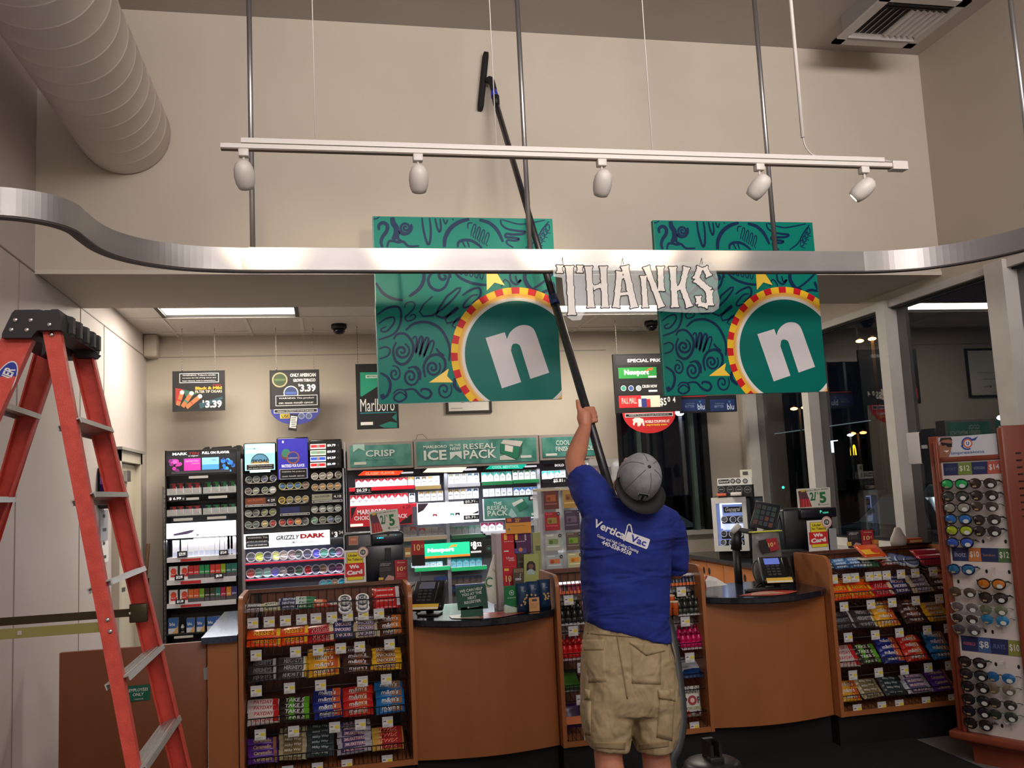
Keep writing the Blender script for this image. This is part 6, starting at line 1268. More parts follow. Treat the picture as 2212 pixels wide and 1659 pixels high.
for i, ((x0, y0, x1, y1), c, nm, (*_, c2_)) in enumerate(cardsL):
    zz = Zn(1150, 1000, 6.914, 5.40+.0*i); mb = panel(zz, x0, y0, x1, y1, c, th=.004, rough=.3); w_, h_ = x1-x0, y1-y0
    zz.rect(mb, c2_, x0+w_*.18, y0+h_*.3, x0+w_*.8, y0+h_*.62); zz.rect(mb, tuple(min(255, v+60) for v in c), x0+w_*.1, y0+h_*.72, x1-w_*.12, y0+h_*.77); zz.rect(mb, tuple(min(255, v+40) for v in c), x0+w_*.06, y0+h_*.06, x0+w_*.5, y0+h_*.14)
    zz.disc(mb, tuple(max(0, v-40) for v in c2_), x0+w_*.35, y0+h_*.5, w_*.12, d=.002)
    if nums[i]: zz.disc(mb, (18, 18, 20), x1-25, y0+25, 26, d=.003); zz.text(mb, (220, 220, 220), nums[i], x1-25, y0+25, 20, 24, d=.004)
    tag(mb.build('scratch_card'), '%s scratch card in the clear rack, %s column%s' % (nm, 'left' if i % 2 == 0 else 'right', '' if i < 8 else ' beside the cap'), 'card', 'scratch cards in the clear rack')
MB(clearp).box(zl_.p(840, 0)[0], zl_.p(1290, 0)[0], 5.38, 5.5, q1+.03, zl_.p(1000, -60)[1]).build('upper_case', t)

# ============================================================ RIGHT SIDE BEHIND THE COUNTER
t = thing('side_counter', 'low orange wooden cabinets with black top under right windows', 'cabinet')
X0 = 3.22; MB(topm).box(X0-.02, XR-.005, 5.97, 7.95, .89, CZ).build('worktop', t)
ow = noisy('orange_maple', (176, 104, 52), (188, 114, 60), 5, .4, (1, .12, 1))
MB(ow).box(X0+.02, XR-.005, 5.98, 7.95, .1, .889).build('carcass', t)
for i in range(6):
    y1_ = 7.78-.34*i; d = MB(ow).box(X0, X0+.02, y1_-.33, y1_, .13, .87, .003).build('door', t)
    yc = y1_-.28 if i % 2 == 0 else y1_-.05; hb = MB(mat(26, 22, 22)); M_ = []
    for k in range(14): M_.append(hb.v((X0-.002, yc+.022*cos(2*pi*k/14), .80+.03*sin(2*pi*k/14))))
    hb.f(M_); hb.build('finger_hole', d)
zr = Zn(1500, 1000, 3.95, 7.15)
t = thing('mini_cooler', 'small white countertop cooler with lit glass door and round tins', 'refrigerator')
a, b, q0, q1 = zr.b(157, 292, 425, 748); WM = mat(206, 204, 200, rough=.4)
MB(mat(28, 30, 34)).box(a+.01, b+.03, 7.2, 7.55, q0, q1+.01, .01).build('body', t)
mb = MB(WM); f = .035; mb.box(a, a+f, 7.15, 7.2, q0, q1).box(b-f, b, 7.15, 7.2, q0, q1).box(a+f, b-f, 7.15, 7.2, q0, q0+f*1.3).box(a+f, b-f, 7.15, 7.2, q1-f*1.4, q1); dr = mb.build('door_frame', t)
mb = MB(mat(120, 140, 200, emit=.5)).box(a+f, b-f, 7.19, 7.2, q0+f, q1-f); zz = Zn(1500, 1000, 3.95, 7.19); zz.rect(mb, (210, 226, 255), 192, 325, 365, 352, emit=2); zz.rect(mb, (200, 220, 255), 192, 325, 210, 560, emit=1.6)
zz.poly(mb, (24, 24, 28), [(215, 375), (360, 368), (366, 415), (222, 425)], d=.003); zz.text(mb, (226, 226, 230), 'General', 290, 392, 32, 120, shear=.3, d=.004); zz.text(mb, (180, 180, 186), 'SNUS', 292, 414, 10, 50, d=.004); zz.rect(mb, (200, 214, 240), 215, 515, 380, 565, d=.003, emit=.8)
for y in (510, 640, 710): zz.rect(mb, (36, 38, 46), 205, y-60, 385, y+2, d=.0022)
mb.build('lit_interior', dr)
for r, y in enumerate((482, 605, 678)):
    for i, x in enumerate((243, 308, 368)): dip(x, y, 0, (40, 44, 52), (190, 196, 210), 'round tin inside the mini cooler, %s from left, %s row' % (ORD[i], ['top', 'middle', 'bottom'][r]), 'tins inside mini cooler', Z=zr, r=26*zr.k(300, 500), y=7.152)
MB(BLACK).box(a+.02, b-.01, 7.25, 7.5, CZ, q0).build('base', t)
mb = panel(Zn(1500, 1000, 3.95, 7.25), 415, 285, 485, 405, (22, 26, 32), th=.01); zz = Zn(1500, 1000, 3.95, 7.25); zz.rect(mb, (70, 84, 96), 420, 300, 480, 330); zz.rect(mb, (50, 60, 84), 424, 345, 478, 395); a9, b9, c9, d9 = zz.b(415, 285, 485, 405); mb.m(BLACK).box(a9+.02, b9-.02, 7.26, 7.5, c9-.02, c9+.02); tag(mb.build('warning_sticker'), 'small dark notice on the cooler side', 'notice')
t = thing('tin_header', 'black and white tin display on top of the mini cooler', 'store display'); mb = panel(zr, 190, 128, 455, 190, (214, 214, 212), th=.03); zz = zr
zz.rect(mb, (24, 24, 26), 200, 142, 285, 176); zz.text(mb, (226, 226, 226), 'General', 242, 158, 20, 76, shear=.3, d=.003)
for x in (310, 352, 405): zz.disc(mb, (30, 30, 34), x, 155, 19); zz.disc(mb, (150, 150, 154), x, 155, 13, d=.002)
mb.build('header', t); mb = panel(zr, 195, 190, 460, 290, (22, 22, 26), th=.12); 
for x in (222, 292, 358, 424): zz.disc(mb, (110, 116, 120), x, 226, 27); zz.disc(mb, (34, 38, 42), x, 226, 23, d=.002); zz.rect(mb, (120, 130, 136), x-16, 222, x+16, 230, d=.0025)
mb.build('tin_box', t); mb = panel(zr, 365, 60, 455, 125, (206, 206, 190), th=.004); zz.rect(mb, (80, 76, 70), 385, 75, 425, 105); mb.build('card', t)
p = zr.p(225, 278); tag(MB(mat(206, 96, 66)).box(p[0]-.04, p[0]+.04, 7.14, 7.2, q1+.011, q1+.035, .004).build('tissue_pack'), 'orange packet lying on the mini cooler', 'packet')
p = zr.p(340, 250); tag(MB(mat(214, 206, 200)).box(p[0]-.045, p[0]+.045, 7.1, 7.148, q1+.011, q1+.04, .006).build('tissue_pack'), 'white packet lying on the mini cooler beside the orange one', 'packet')
# the cooler stands turned a little to the left: swing it, its tins and what lies on it about its front corner
pv = Vector((zr.p(157, 500)[0], 7.15, 0)); RM = Matrix.Translation(pv) @ Matrix.Rotation(rad(-33), 4, 'Z') @ Matrix.Translation(-pv)
for o in C.objects:
    if o.parent is None and (o.name in ('mini_cooler', 'tin_header', 'tissue_pack', 'tissue_pack.001', 'warning_sticker') or o.get('group') == 'tins inside mini cooler'):
        o.matrix_world = RM @ (Matrix.LocRotScale(o.location, o.rotation_euler, o.scale))
# second till
zs2 = Zn(1500, 1000, 3.95, 5.5)
t = thing('cash_register', 'black cash register on the right seen from behind, by the windows', 'cash register')
a, b, q0, q1 = zs2.b(765, 385, 1190, 745); MB(DK).box(a, b, 5.5, 5.75, q0-.02, q1, .015).build('monitor_back', t)
mb = MB(mat(18, 22, 34, rough=.3)).box(zs2.p(880, 400)[0], b+.01, 5.46, 5.5, zs2.p(1000, 470)[1], zs2.p(1000, 388)[1], .008); Zn(1500, 1000, 3.95, 5.46).text(mb, (60, 200, 170), 'CLEAR', 1118, 423, 12, 50, emit=1.2); Zn(1500, 1000, 3.95, 5.46).text(mb, (60, 200, 170), 'P', 1078, 417, 22, 16, emit=1.2); mb.build('customer_display', t)
mb = MB(mat(30, 32, 38, rough=.3)); a = zs2.p(690, 480); mb.T = Matrix.Translation((a[0], 5.62, a[1]+.02)) @ Matrix.Rotation(rad(20), 4, 'Y') @ Matrix.Rotation(rad(-50), 4, 'Z'); mb.T = mb.T @ Matrix.Scale(.72, 4); mb.box(-.13, .13, -.02, .0, -.13, .12, .01)
for i in range(4):
    for j in range(4): mb.m(mat(*random.choice([(60, 64, 60), (50, 56, 66), (90, 56, 44), (46, 66, 60)]), emit=.1)).rect(-.10+.05*i, -.06+.05*i, -.1+.05*j, -.06+.05*j, -.022)
mb.build('touch_screen', t)
MB(DK).box(zs2.p(800, 600)[0], b, 5.5, 5.9, .865, q0, .01).build('cash_drawer', t)
mb = MB(mat(26, 26, 30)).box(zs2.p(560, 700)[0], zs2.p(900, 700)[0], 5.35, 5.5, CZ-.055, zs2.p(700, 740)[1], .03).build('printer', t)
sale_card(Zn(1500, 1000, 3.95, 5.48), [(873, 222), (1158, 208), (1165, 375), (887, 386)], 'white 2 for 5 card on top of the right register', None)
we_card(Zn(1500, 1000, 3.95, 5.3), (970, 1150, 488, 758), 'white We Card sign standing in front of the right register', None)
zs3 = Zn(1500, 1000, 3.95, 5.32)
stand_leaf(zs3, 1308, 578, 1425, 720, 'dark leaflet standing on the right candy rack', 0); coin_card(zs3, 1422, 572, 1532, 725, 'red ten cent donation card on the right candy rack')
def vz(zn, x, y): p = zn.p(x, y); return (p[0], zn.Y, p[1])
zs4 = Zn(1500, 1000, 3.95, 5.25)
a, b, q0, q1 = zs4.b(522, 590, 775, 860); q0 = CZ-.0
mb = MB(noisy('grey_bag_plastic', (104, 104, 100), (128, 128, 122), 14, .4)); rings = []
for i in range(8):
    u = i/7; hw = (b-a)/2*(.96+.05*sin(4*u)); rings.append([((a+b)/2+hw*cos(2*pi*k/14)*1.0, 5.3+.05*(1-.5*u)*sin(2*pi*k/14), CZ+(q1-CZ)*u) for k in range(14)])
mb.loft(rings); mb.m(mat(190, 196, 60)).box(a, b, 5.27, 5.33, q1, q1+.006); tag(mb.build('grey_bag'), 'translucent grey bag with yellow rim beside the right register', 'bag')
zs6 = Zn(1500, 1000, 3.95, 5.23); t = thing('donation_card', 'tilted black and red ten cent card on the grey bag', 'card'); mb = tilted(zs6, [(545, 665), (608, 652), (650, 752), (590, 770)], (36, 30, 32), .003); mb.m(mat(166, 36, 44)).prism([zs6.p(*q) for q in [(606, 650), (700, 638), (728, 738), (648, 758)]], 5.23, 5.233); zs6.text(mb, (232, 206, 130), '10', 650, 698, 34, 42, rot=.15, d=.002, bold=.02); zs6.text(mb, (232, 206, 130), 'c', 684, 686, 18, 12, d=.002); mb.build('card', t)
p = vz(zs4, 490, 560); mb = MB(BLACK).tube([(p[0]-.02, 5.45, p[2]-.14), (p[0]-.01, 5.45, p[2]-.02)], [.035, .03], 12).m(mat(70, 70, 72)).tube([(p[0]-.01, 5.45, p[2]-.01), (p[0]+.09, 5.43, p[2]-.035)], .017, 10).m(mat(200, 200, 196)).tube([(p[0]-.045, 5.44, p[2]-.03), (p[0]+.0, 5.42, p[2]+.02)], [.018, .02], 12)
mb.m(BLACK).tube([(p[0]-.02, 5.45, CZ-.055), (p[0]-.02, 5.45, p[2]-.12)], .025, 10); tag(mb.build('barcode_scanner'), 'black and white handheld scanner on a stand beside the right register', 'scanner')
zs5 = Zn(1500, 1000, 3.95, 5.27)
x = zs5.p(1752, 640)[0]; q = 1.105; h_ = zs5.p(1752, 548)[1]-q
mb = MB(mat(206, 200, 190, rough=.6)).lathe([(0, 0), (.052, 0), (.06, .02), (.055, h_*.4), (.032, h_*.75), (.022, h_*.95), (.012, h_), (0, h_)], 14, sx=1, sy=.6); tag(mb.build('white_bag', loc=(x, 5.285, q)), 'white peaked paper bag standing on the right candy rack', 'bag')
a, b, q0, q1 = zs5.b(1160, 560, 1235, 690); tag(MB(mat(150, 154, 156, rough=.5)).box(a, b, 5.3, 5.31, 1.105, q1).box(a, b, 5.27, 5.31, 1.105, 1.109).build('plastic_holder'), 'grey plastic holder standing right of the We Card sign', 'holder')
a, b, q0, q1 = zs5.b(1825, 642, 1938, 682); tag(MB(mat(200, 76, 44)).box(a, b, 5.26, 5.31, q0, q1).m(mat(226, 190, 120)).rect(a+.004, b-.004, q0+.005, q0+.02, 5.259).m(BLACK).box(a-.01, b+.06, 5.25, 5.33, q0-.012, q0).box(a, b, 5.28, 5.3, 1.1, q0-.01).build('small_box'), 'small orange box on a black ledge at the right rack', 'box')
x = zs5.p(1545, 675)[0]; tag(MB(mat(206, 130, 50)).lathe([(0, 0), (.02, 0), (.022, .045), (.0, .047)], 12).build('coin_cup', loc=(x+.01, 5.29, 1.105)), 'orange cup beside the red ten cent card on the right', 'cup')

# odds and ends on the left wall
t = thing('wall_phone', 'black wall unit with purple screen behind the ladder', 'wall unit'); x = XL; y = 6.42; p0, p1 = at(200, 1005, X=XL), at(205, 1100, X=XL)
MB(BLACK).box(x, x+.09, 6.33, 6.5, p1.z, p0.z, .02).build('housing', t)
mb = MB(mat(96, 50, 130, emit=.15)).box(x+.02, x+.085, 6.322, 6.33, p0.z-.19, p0.z-.07).m(mat(50, 50, 60)).box(x+.02, x+.085, 6.322, 6.33, p1.z+.05, p1.z+.16); mb.build('screen', t)
t = thing('wall_poster_strip', 'grey and white notices hanging behind the ladder', 'notice'); p0, p1 = at(218, 1102, X=XL), at(222, 1215, X=XL)
mb = MB(mat(150, 150, 156)).box(x, x+.012, 6.38, 6.58, p0.z-.2, p0.z).m(WHITE).box(x, x+.012, 6.42, 6.6, p1.z, p0.z-.21).m(mat(40, 40, 44))
for i in range(4): mb.box(x+.012, x+.014, 6.44, 6.5+.03*(i % 2), p0.z-.05-.09*i, p0.z-.03-.09*i)
mb.build('sheet', t)
p = at(318, 1175, Y=7.9); tag(MB(mat(150, 110, 76)).tube([(p.x-.03, 7.94, .9), (p.x, 7.95, p.z)], .014, 8).m(mat(90, 60, 46)).tube([(p.x-.035, 7.94, 0), (p.x-.012, 7.945, p.z-.28)], .02, 8).build('broom_handle'), 'wooden broom handle leaning in the back left corner', 'broom')
# ============================================================ SUNGLASSES STAND
PL, PR = Vector((3.374, 4.458, 0)), Vector((3.522, 4.166, 0))
ku = (PR-PL).normalized(); kn = Vector((ku.y, -ku.x, 0)); KW = (PR-PL).length
if kn.x > 0: kn = -kn
KR = math.atan2(ku.y, ku.x)
def kp(px, py, off=0):
    d = R_*((px-IW/2)/FPX)+U_*((IH/2-py)/FPX)+fw; o = PL+kn*off
    t_ = (o-CAM).dot(kn)/d.dot(kn); p = CAM+d*t_; return (p-PL).dot(ku), p.z
t = thing('sunglasses_stand', 'tall red-brown wooden sunglasses stand with a white pegboard face', 'display stand', PL, KR)
KB, KT = .17, 1.79
MB(woodr).box(-.055, 0, -.012, .30, KB, KT-.02, .006).box(-.02, .0, -.03, -.01, KB, KT-.05, .004).build('post', t)
MB(woodr).box(KW, KW+.03, -.03, .05, KB, KT, .006).build('post', t)
MB(woodr).box(0, KW, -.012, .02, kp(2100, 990)[1]-.012, kp(2100, 990)[1]+.014, .003).build('cross_rail', t)
pw = mat(206, 198, 192, rough=.5)
MB(pw).box(0, KW, 0, .012, KB, kp(2100, 995)[1]).build('pegboard', t)
MB(noisy('red_cherry_side', (120, 52, 34), (134, 62, 42), 7, .35, (1, 1, .15))).box(-.05, KW, .012, .30, KB, KT-.03).build('body', t)
MB(woodr).box(-.09, KW+.35, -.05, .36, KB-.045, KB, .012).build('tray', t)
MB(woodr).box(-.03, KW+.3, .01, .30, KB-.08, KB-.05, .008).box(.0, KW+.27, .03, .28, 0, KB-.08).build('plinth', t)
# second side, turned towards the camera
s2 = MB(woodr); A = Matrix.Rotation(-KR-rad(4), 4, 'Z'); s2.T = Matrix.Translation((KW+.03, -.03, 0)) @ A
s2.box(0, .5, 0, .03, KB, KT+.01, .004); s2.m(mat(30, 18, 16))
for i in range(10):
    q = at(2182, 980+15*i, Y=4.2).z; s2.box(.062, .092, -.003, .001, q-.004, q+.004)
s2.m(mat(26, 30, 44)).box(.085, .5, -.006, .002, KB, 1.36); s2.build('side_board', t)
def kpoly(mb, c, pts, d, **kw): mb.m(mat(c, **kw)).flat(pts, -d)
def kz(ox, oy, sc): return lambda x, y: kp(ox+x/sc, oy+y/sc)
K5, K6, K7 = kz(2000, 920, 5.925), kz(2000, 1180, 6.382), kz(2040, 1400, 6.407)
# header with a portrait and eye emblem
x0, zt_ = K5(150, 165); x1, _ = K5(905, 120); zb2 = kp(2100, 985)[1]; zt_ = kp(2100, 940)[1]
mb = MB(mat(196, 200, 208)); mb.box(x0, x1, -.004, .012, zb2, zt_)
W_, H_ = x1-x0, zt_-zb2
kx = lambda u, v: (x0+W_*u, zb2+H_*v)
kpoly(mb, (150, 104, 84), [kx(*q) for q in ((.0, .0), (.17, .0), (.22, .3), (.26, .7), (.24, .95), (.1, .98), (.02, .6))], .005); kpoly(mb, (50, 34, 28), [kx(*q) for q in ((.03, .75), (.06, .98), (.24, .98), (.27, .8), (.2, .88), (.1, .86))], .0055)
kpoly(mb, (24, 20, 22), [kx(*q) for q in ((.05, .76), (.25, .66), (.25, .5), (.17, .5), (.15, .6), (.12, .6), (.08, .58))], .006); kpoly(mb, (230, 220, 214), [kx(*q) for q in ((.09, .34), (.19, .34), (.15, .24))], .006)
cx_, cz_ = kx(.52, .62)
mb.m(mat(40, 70, 150)).ring(cx_, cz_, .026, .034, -.0055, a0=.4, a1=3.6); mb.ring(cx_-.004, cz_, .028, .036, -.0055, a0=3.4, a1=5.2); mb.m(mat(206, 90, 50)).ring(cx_, cz_, .018, .0245, -.006); mb.m(mat(226, 226, 230)).disc(cx_, cz_, .018, -.0055)
mb.m(mat(40, 70, 150)).flat([(cx_+.02, cz_+.02), (cx_+.06, cz_+.034), (cx_+.04, cz_+.012)], -.006); mb.text('U', cx_, cz_-.001, .02, -.0066, bold=.05)
mb.m(mat(100, 120, 165)).text('impressions', *kx(.50, .17), .021, -.006, w=W_*.56, bold=.015); mb.build('header_sign', t)
mr = MB(mat(196, 192, 188)); p = kp(2003, 965); mr.box(-.16, -.085, -.05, -.035, p[1]-.095, p[1]+.085, .004).m(BLACK).box(-.084, -.08, -.05, -.035, p[1]-.09, p[1]+.08).m(mat(150, 150, 150)).box(-.085, -.05, -.045, -.035, p[1]-.01, p[1]+.01)
mr.build('mirror', t)
def bar(ka, kb_, kc, kd, cells):
    a, b = ka; zc_ = (ka[1]+kb_[1])/2; x0, x1 = .012, KW-.006; zt_, zb_ = (kc, kd); mb = MB(mat(34, 42, 86)); mb.box(x0, x1, -.003, 0, zb_, zt_); w_ = x1-x0; h = zt_-zb_
    for (u0, u1, c, tx, tc, hh) in cells:
        if c: kpoly(mb, c, [(x0+w_*u0, zb_), (x0+w_*u1, zb_), (x0+w_*u1, zt_), (x0+w_*(u0+.02), zt_)], .0035)
        mb.m(mat(*tc)).text(tx, x0+w_*(u0+u1)/2, (zt_+zb_)/2, h*hh, -.0042, w=w_*(u1-u0)*.72, bold=.01)
    mb.build('price_strip', t)
WT = (214, 214, 206)
q = lambda y, K, x: K(x, y)[1]
bar((0, 0), (0, 0), q(462, K5, 600), q(620, K5, 600), [(0, .25, None, 'SPORT', (84, 92, 120), .25), (.25, .5, (110, 130, 60), '$12', WT, .5), (.5, .76, None, 'NITROGEN', (130, 136, 160), .22), (.76, 1, (176, 84, 70), '$14', WT, .5)])
bar((0, 0), (0, 0), q(22, K6, 750), q(210, K6, 750), [(0, .28, None, 'ihotz', (150, 156, 180), .4), (.28, .5, (184, 110, 60), '$10', WT, .5), (.5, .78, None, 'bamboo', (140, 110, 80), .2), (.78, 1, (70, 104, 60), '$12', WT, .5)])
bar((0, 0), (0, 0), q(1262, K6, 850), q(1470, K6, 850), [(0, .28, None, 'REBELS', (190, 90, 110), .2), (.28, .5, (60, 90, 140), '$8', WT, .5), (.5, .78, None, 'iRAYS', (96, 110, 150), .3), (.78, 1, (130, 134, 60), '$10', WT, .5)])
_sg = {}
def shades(x, z, lens, frame, style, label):
    k = (lens, frame, style)
    if k in _sg: g = dup(_sg[k], parent=None)
    else:
        g = thing('sunglasses', 'x', 'sunglasses'); _sg[k] = g; fm = mat(frame, rough=.25)
        lw, lh = (.029, .021) if style != 'round' else (.026, .024)
        for s in (-1, 1):
            L = MB(mat(lens, rough=.06, metal=.35, coat=.5)); pts = []
            for i in range(20):
                a = 2*pi*i/20; xx, zz = lw*cos(a), lh*sin(a)
                if zz > 0: zz *= .8
                pts.append((s*.034+xx, zz))
            c0 = L.v((s*.034, -.008, 0)); V = [L.v((a, -.0045+.006*((abs(a)-.034)/.03 > .4), b)) for a, b in pts]
            for i in range(20): L.f([c0, V[i], V[(i+1) % 20]], True)
            L.build('lens', g)
            if style != 'rimless':
                R = MB(fm); R.tube([(a, -.004+.005*((abs(a)-.034)/.03 > .4), b) for a, b in pts]+[(pts[0][0], -.002, pts[0][1])], .0030 if style == 'thick' else .0016, 6, cap=False); R.build('rim', g)
            T_ = MB(fm); T_.tube([(s*.063, .0, .008), (s*.070, .012, .008), (s*.072, .04, .0)], [.004, .0035, .002] if style != 'rimless' else .0015, 6); T_.build('temple', g)
        MB(fm).tube([(-.010, -.004, .006), (0, -.008, .009), (.010, -.004, .006)], .0022, 6).build('bridge', g)
        mb = MB(mat(196, 200, 196, rough=.4)); mb.disc(.040, -.009, .014, -.0095, 14, rz=.008); mb.build('sticker', g); MB(mat(150, 130, 90)).rect(-.044, -.026, -.016, -.010, -.0095).build('sticker', g)
    p = PL+ku*x+kn*.045; g.location = (p.x, p.y, z); g.scale = (1.14, 1.1, 1.4); g.rotation_euler = (0, random.uniform(-.03, .03), KR); g['label'] = label; g['category'] = 'sunglasses'; g['group'] = 'sunglasses on the white pegboard'
BF = (22, 18, 18)
gl = [(K5, 415, 735, (30, 170, 90), BF, 'thick', 'green mirrored', 'top row left'), (K5, 775, 725, (56, 44, 40), BF, 'thin', 'dark brown', 'top row right'), (K5, 425, 890, (60, 66, 60), BF, 'thick', 'smoky', 'second row left'), (K5, 795, 880, (50, 40, 38), BF, 'thin', 'dark', 'second row right'),
      (K5, 445, 1035, (150, 150, 140), BF, 'thick', 'silver mirrored', 'third row left'), (K5, 800, 1020, (70, 56, 50), BF, 'rimless', 'grey-brown rimless', 'third row right'), (K5, 462, 1180, (40, 110, 190), BF, 'thick', 'blue mirrored', 'fourth row left'), (K5, 825, 1190, (54, 42, 42), BF, 'thin', 'dark', 'fourth row right'),
      (K5, 475, 1325, (170, 190, 40), BF, 'thick', 'yellow-green mirrored', 'fifth row left'), (K5, 830, 1335, (48, 40, 44), BF, 'thin', 'dark', 'fifth row right'), (K5, 485, 1480, (50, 90, 190), BF, 'thick', 'blue mirrored', 'sixth row left'),
      (K6, 540, 300, (40, 110, 150), (20, 30, 80), 'thick', 'blue-framed', 'just below the second price strip'), (K6, 955, 500, (206, 120, 40), BF, 'thick', 'orange mirrored', 'right column'), (K6, 560, 612, (84, 72, 58), (120, 110, 100), 'rimless', 'brown rimless', 'left column beside the orange pair'),
      (K6, 980, 690, (58, 48, 44), BF, 'thick', 'black-framed', 'under the orange mirrored pair'), (K6, 590, 820, (110, 100, 104), (150, 150, 150), 'thin', 'grey silver-rimmed', 'left column middle'), (K6, 985, 860, (110, 120, 96), (150, 150, 150), 'rimless', 'grey-green rimless', 'right column middle'), (K6, 590, 975, (60, 52, 48), (150, 150, 150), 'thin', 'dark silver-rimmed', 'above the lowest left middle pair'),
      (K6, 1005, 995, (50, 130, 180), (120, 110, 100), 'rimless', 'blue rimless', 'right column middle'), (K6, 615, 1130, (80, 76, 84), (90, 90, 94), 'thin', 'grey', 'just above the third price strip'),
      (K7, 440, 170, (50, 46, 50), BF, 'thick', 'black', 'first under the third price strip'), (K7, 460, 340, (56, 52, 56), BF, 'thick', 'black', 'second under the third price strip'), (K7, 835, 380, (50, 110, 170), (70, 60, 56), 'rimless', 'blue rimless', 'lower right'), (K7, 480, 510, (48, 44, 46), BF, 'thick', 'black', 'third under the third price strip'),
      (K7, 840, 545, (130, 116, 96), (110, 100, 90), 'rimless', 'tan rimless', 'lower right'), (K7, 495, 690, (48, 44, 46), BF, 'thick', 'black', 'fourth under the third price strip'), (K7, 860, 745, (66, 64, 56), (60, 56, 50), 'rimless', 'olive-grey rimless', 'lower right'), (K7, 500, 850, (46, 40, 48), BF, 'thick', 'purplish black', 'fifth under the third price strip'),
      (K7, 870, 905, (62, 70, 62), (80, 90, 80), 'rimless', 'green-grey rimless', 'lowest right'), (K7, 525, 1020, (46, 42, 44), BF, 'thick', 'black', 'lowest on the pegboard')]
for K, x, y, lc, fc, st, nm, wh in gl: a, z = K(x, y); shades(a, z, lc, fc, st, '%s sunglasses on the stand, %s' % (nm, wh))
hl = MB(mat(20, 16, 16)); hk = []
for K, x, y in ((K5, 735, 1478), (K5, 1022, 1480), (K6, 838, 345), (K6, 1150, 355), (K6, 450, 487), (K6, 755, 500), (K6, 470, 650), (K6, 770, 665), (K6, 785, 835), (K6, 805, 1000), (K6, 822, 1165), (K6, 922, 1180), (K7, 715, 222), (K7, 800, 1075), (K7, 1030, 260)):
    a, z = K(x, y); hl.disc(a, z, .007, -.0012, 12, rz=.011)
hl.build('peg_hole', t)
for K, x, y in ((K5, 850, 1460), (K6, 950, 310), (K6, 1050, 1120), (K7, 840, 210), (K7, 920, 1060)):
    a, z = K(x, y); MB(clearp).tube([(a, .0, z), (a, -.03, z+.004), (a, -.045, z+.016)], .003, 6).tube([(a-.012, -.04, z+.02), (a, -.048, z+.012), (a+.012, -.04, z+.02)], .0028, 6).box(a-.004, a+.004, -.003, 0, z-.03, z+.01).build('hook', t)

# ============================================================ STEPLADDER
red = noisy('red_fibreglass', (196, 66, 54), (210, 78, 64), 30, .45, bump=.25, bscale=400)
lt = thing('stepladder', 'tall red fibreglass stepladder with black top and metal treads', 'ladder', (0, 0, 0))
def rail_(tl, tr, bl, br, Yt, Yb, near, name='rail'):
    "C-section rail between a top edge and a bottom edge, run on to the floor"
    a0, a1 = at(*tl, Y=Yt), at(*tr, Y=Yt); b0, b1 = at(*bl, Y=Yb), at(*br, Y=Yb)
    zt = (a0.z+a1.z)/2+.02; zb = (b0.z+b1.z)/2
    k = zt/(zt-zb)   # run on to the ground
    e0 = a0+(b0-a0)*k; e1 = a1+(b1-a1)*k; e0.z = e1.z = .02
    a0.z = a1.z = zt; f, th = .036, .006; sg = 1 if near else -1
    def sec(p, q):
        w = q.x-p.x; y = p.y; pts = [(0, 0), (w, 0), (w, f), (w-th, f), (w-th, th), (th, th), (th, f), (0, f)]
        return [(p.x+a, y+sg*b, p.z) for a, b in pts]
    mb = MB(red).loft([sec(e0, e1), sec(a0, a1)], smooth=False); o = mb.build(name, lt)
    MB(BLACK).box(e0.x-.006, e1.x+.006, min(e0.y, e0.y+sg*f)-.004, max(e0.y, e0.y+sg*f)+.004, 0, .05).build('foot', lt)
    return lambda z: (a0+(e0-a0)*((zt-z)/(zt-.02)), a1+(e1-a1)*((zt-z)/(zt-.02)))
rC = rail_((88, 712), (126, 712), (270, 1659), (299, 1659), 3.03, 2.96, True)
rD = rail_((152, 745), (197, 745), (371, 1659), (412, 1659), 3.45, 3.62, False)
rA = rail_((6, 735), (76, 735), (-215, 1200), (-135, 1200), 3.035, 2.95, True)
rB = rail_((82, 765), (137, 765), (-14, 1100), (22, 1100), 3.45, 3.52, False)
prof = [(12, 430), (14, 400), (85, 252), (108, 230), (280, 227), (345, 242), (368, 226), (418, 225), (444, 300), (438, 374), (266, 376), (222, 430)]
zt4 = Zn(0, 600, 3.318, 3.0)
P = [zt4.p(*q) for q in prof]
blk = mat(30, 29, 31, rough=.55)
mb = MB(blk).prism(P, 3.0, 3.49)
for y in (3.08, 3.17, 3.26, 3.35, 3.42): mb.prism([(P[8][0]+(.012 if i in (1, 2) else 0)+u, v) for i, (u, v) in enumerate(((-.02, P[7][1]-.0), (.0, P[7][1]-.01), (.0, P[9][1]+.004), (-.03, P[9][1]+.002)))], y, y+.03)
mb.box(P[5][0]-.02, P[6][0]+.01, 3.03, 3.46, P[4][1]-.01, P[4][1]+.004)
mb.prism([(a, b) for a, b in [zt4.p(*q) for q in ((250, 376), (300, 376), (330, 480), (262, 540), (270, 470))]], 3.05, 3.06).prism([(a, b) for a, b in [zt4.p(*q) for q in ((270, 376), (430, 376), (470, 400), (440, 430), (280, 430))]], 3.40, 3.46)
mb.build('top_cap', lt)
for zx, zy in ((110, 302), (220, 303), (82, 372), (192, 373), (354, 335), (352, 396)):
    a, z = zt4.p(zx, zy); b = MB(CHROME); b.T = Matrix.Translation((a, 3.0 if zy < 390 else 3.025, z)) @ Matrix.Rotation(pi/2, 4, 'X'); b.lathe([(.008, 0), (.007, .003), (.0035, .0045), (0, .0048)], 12); b.build('rivet', lt)
trd = noisy('tread_aluminium', (170, 172, 170), (196, 196, 192), 20, .4, (1, 30, 1), metal=.7)
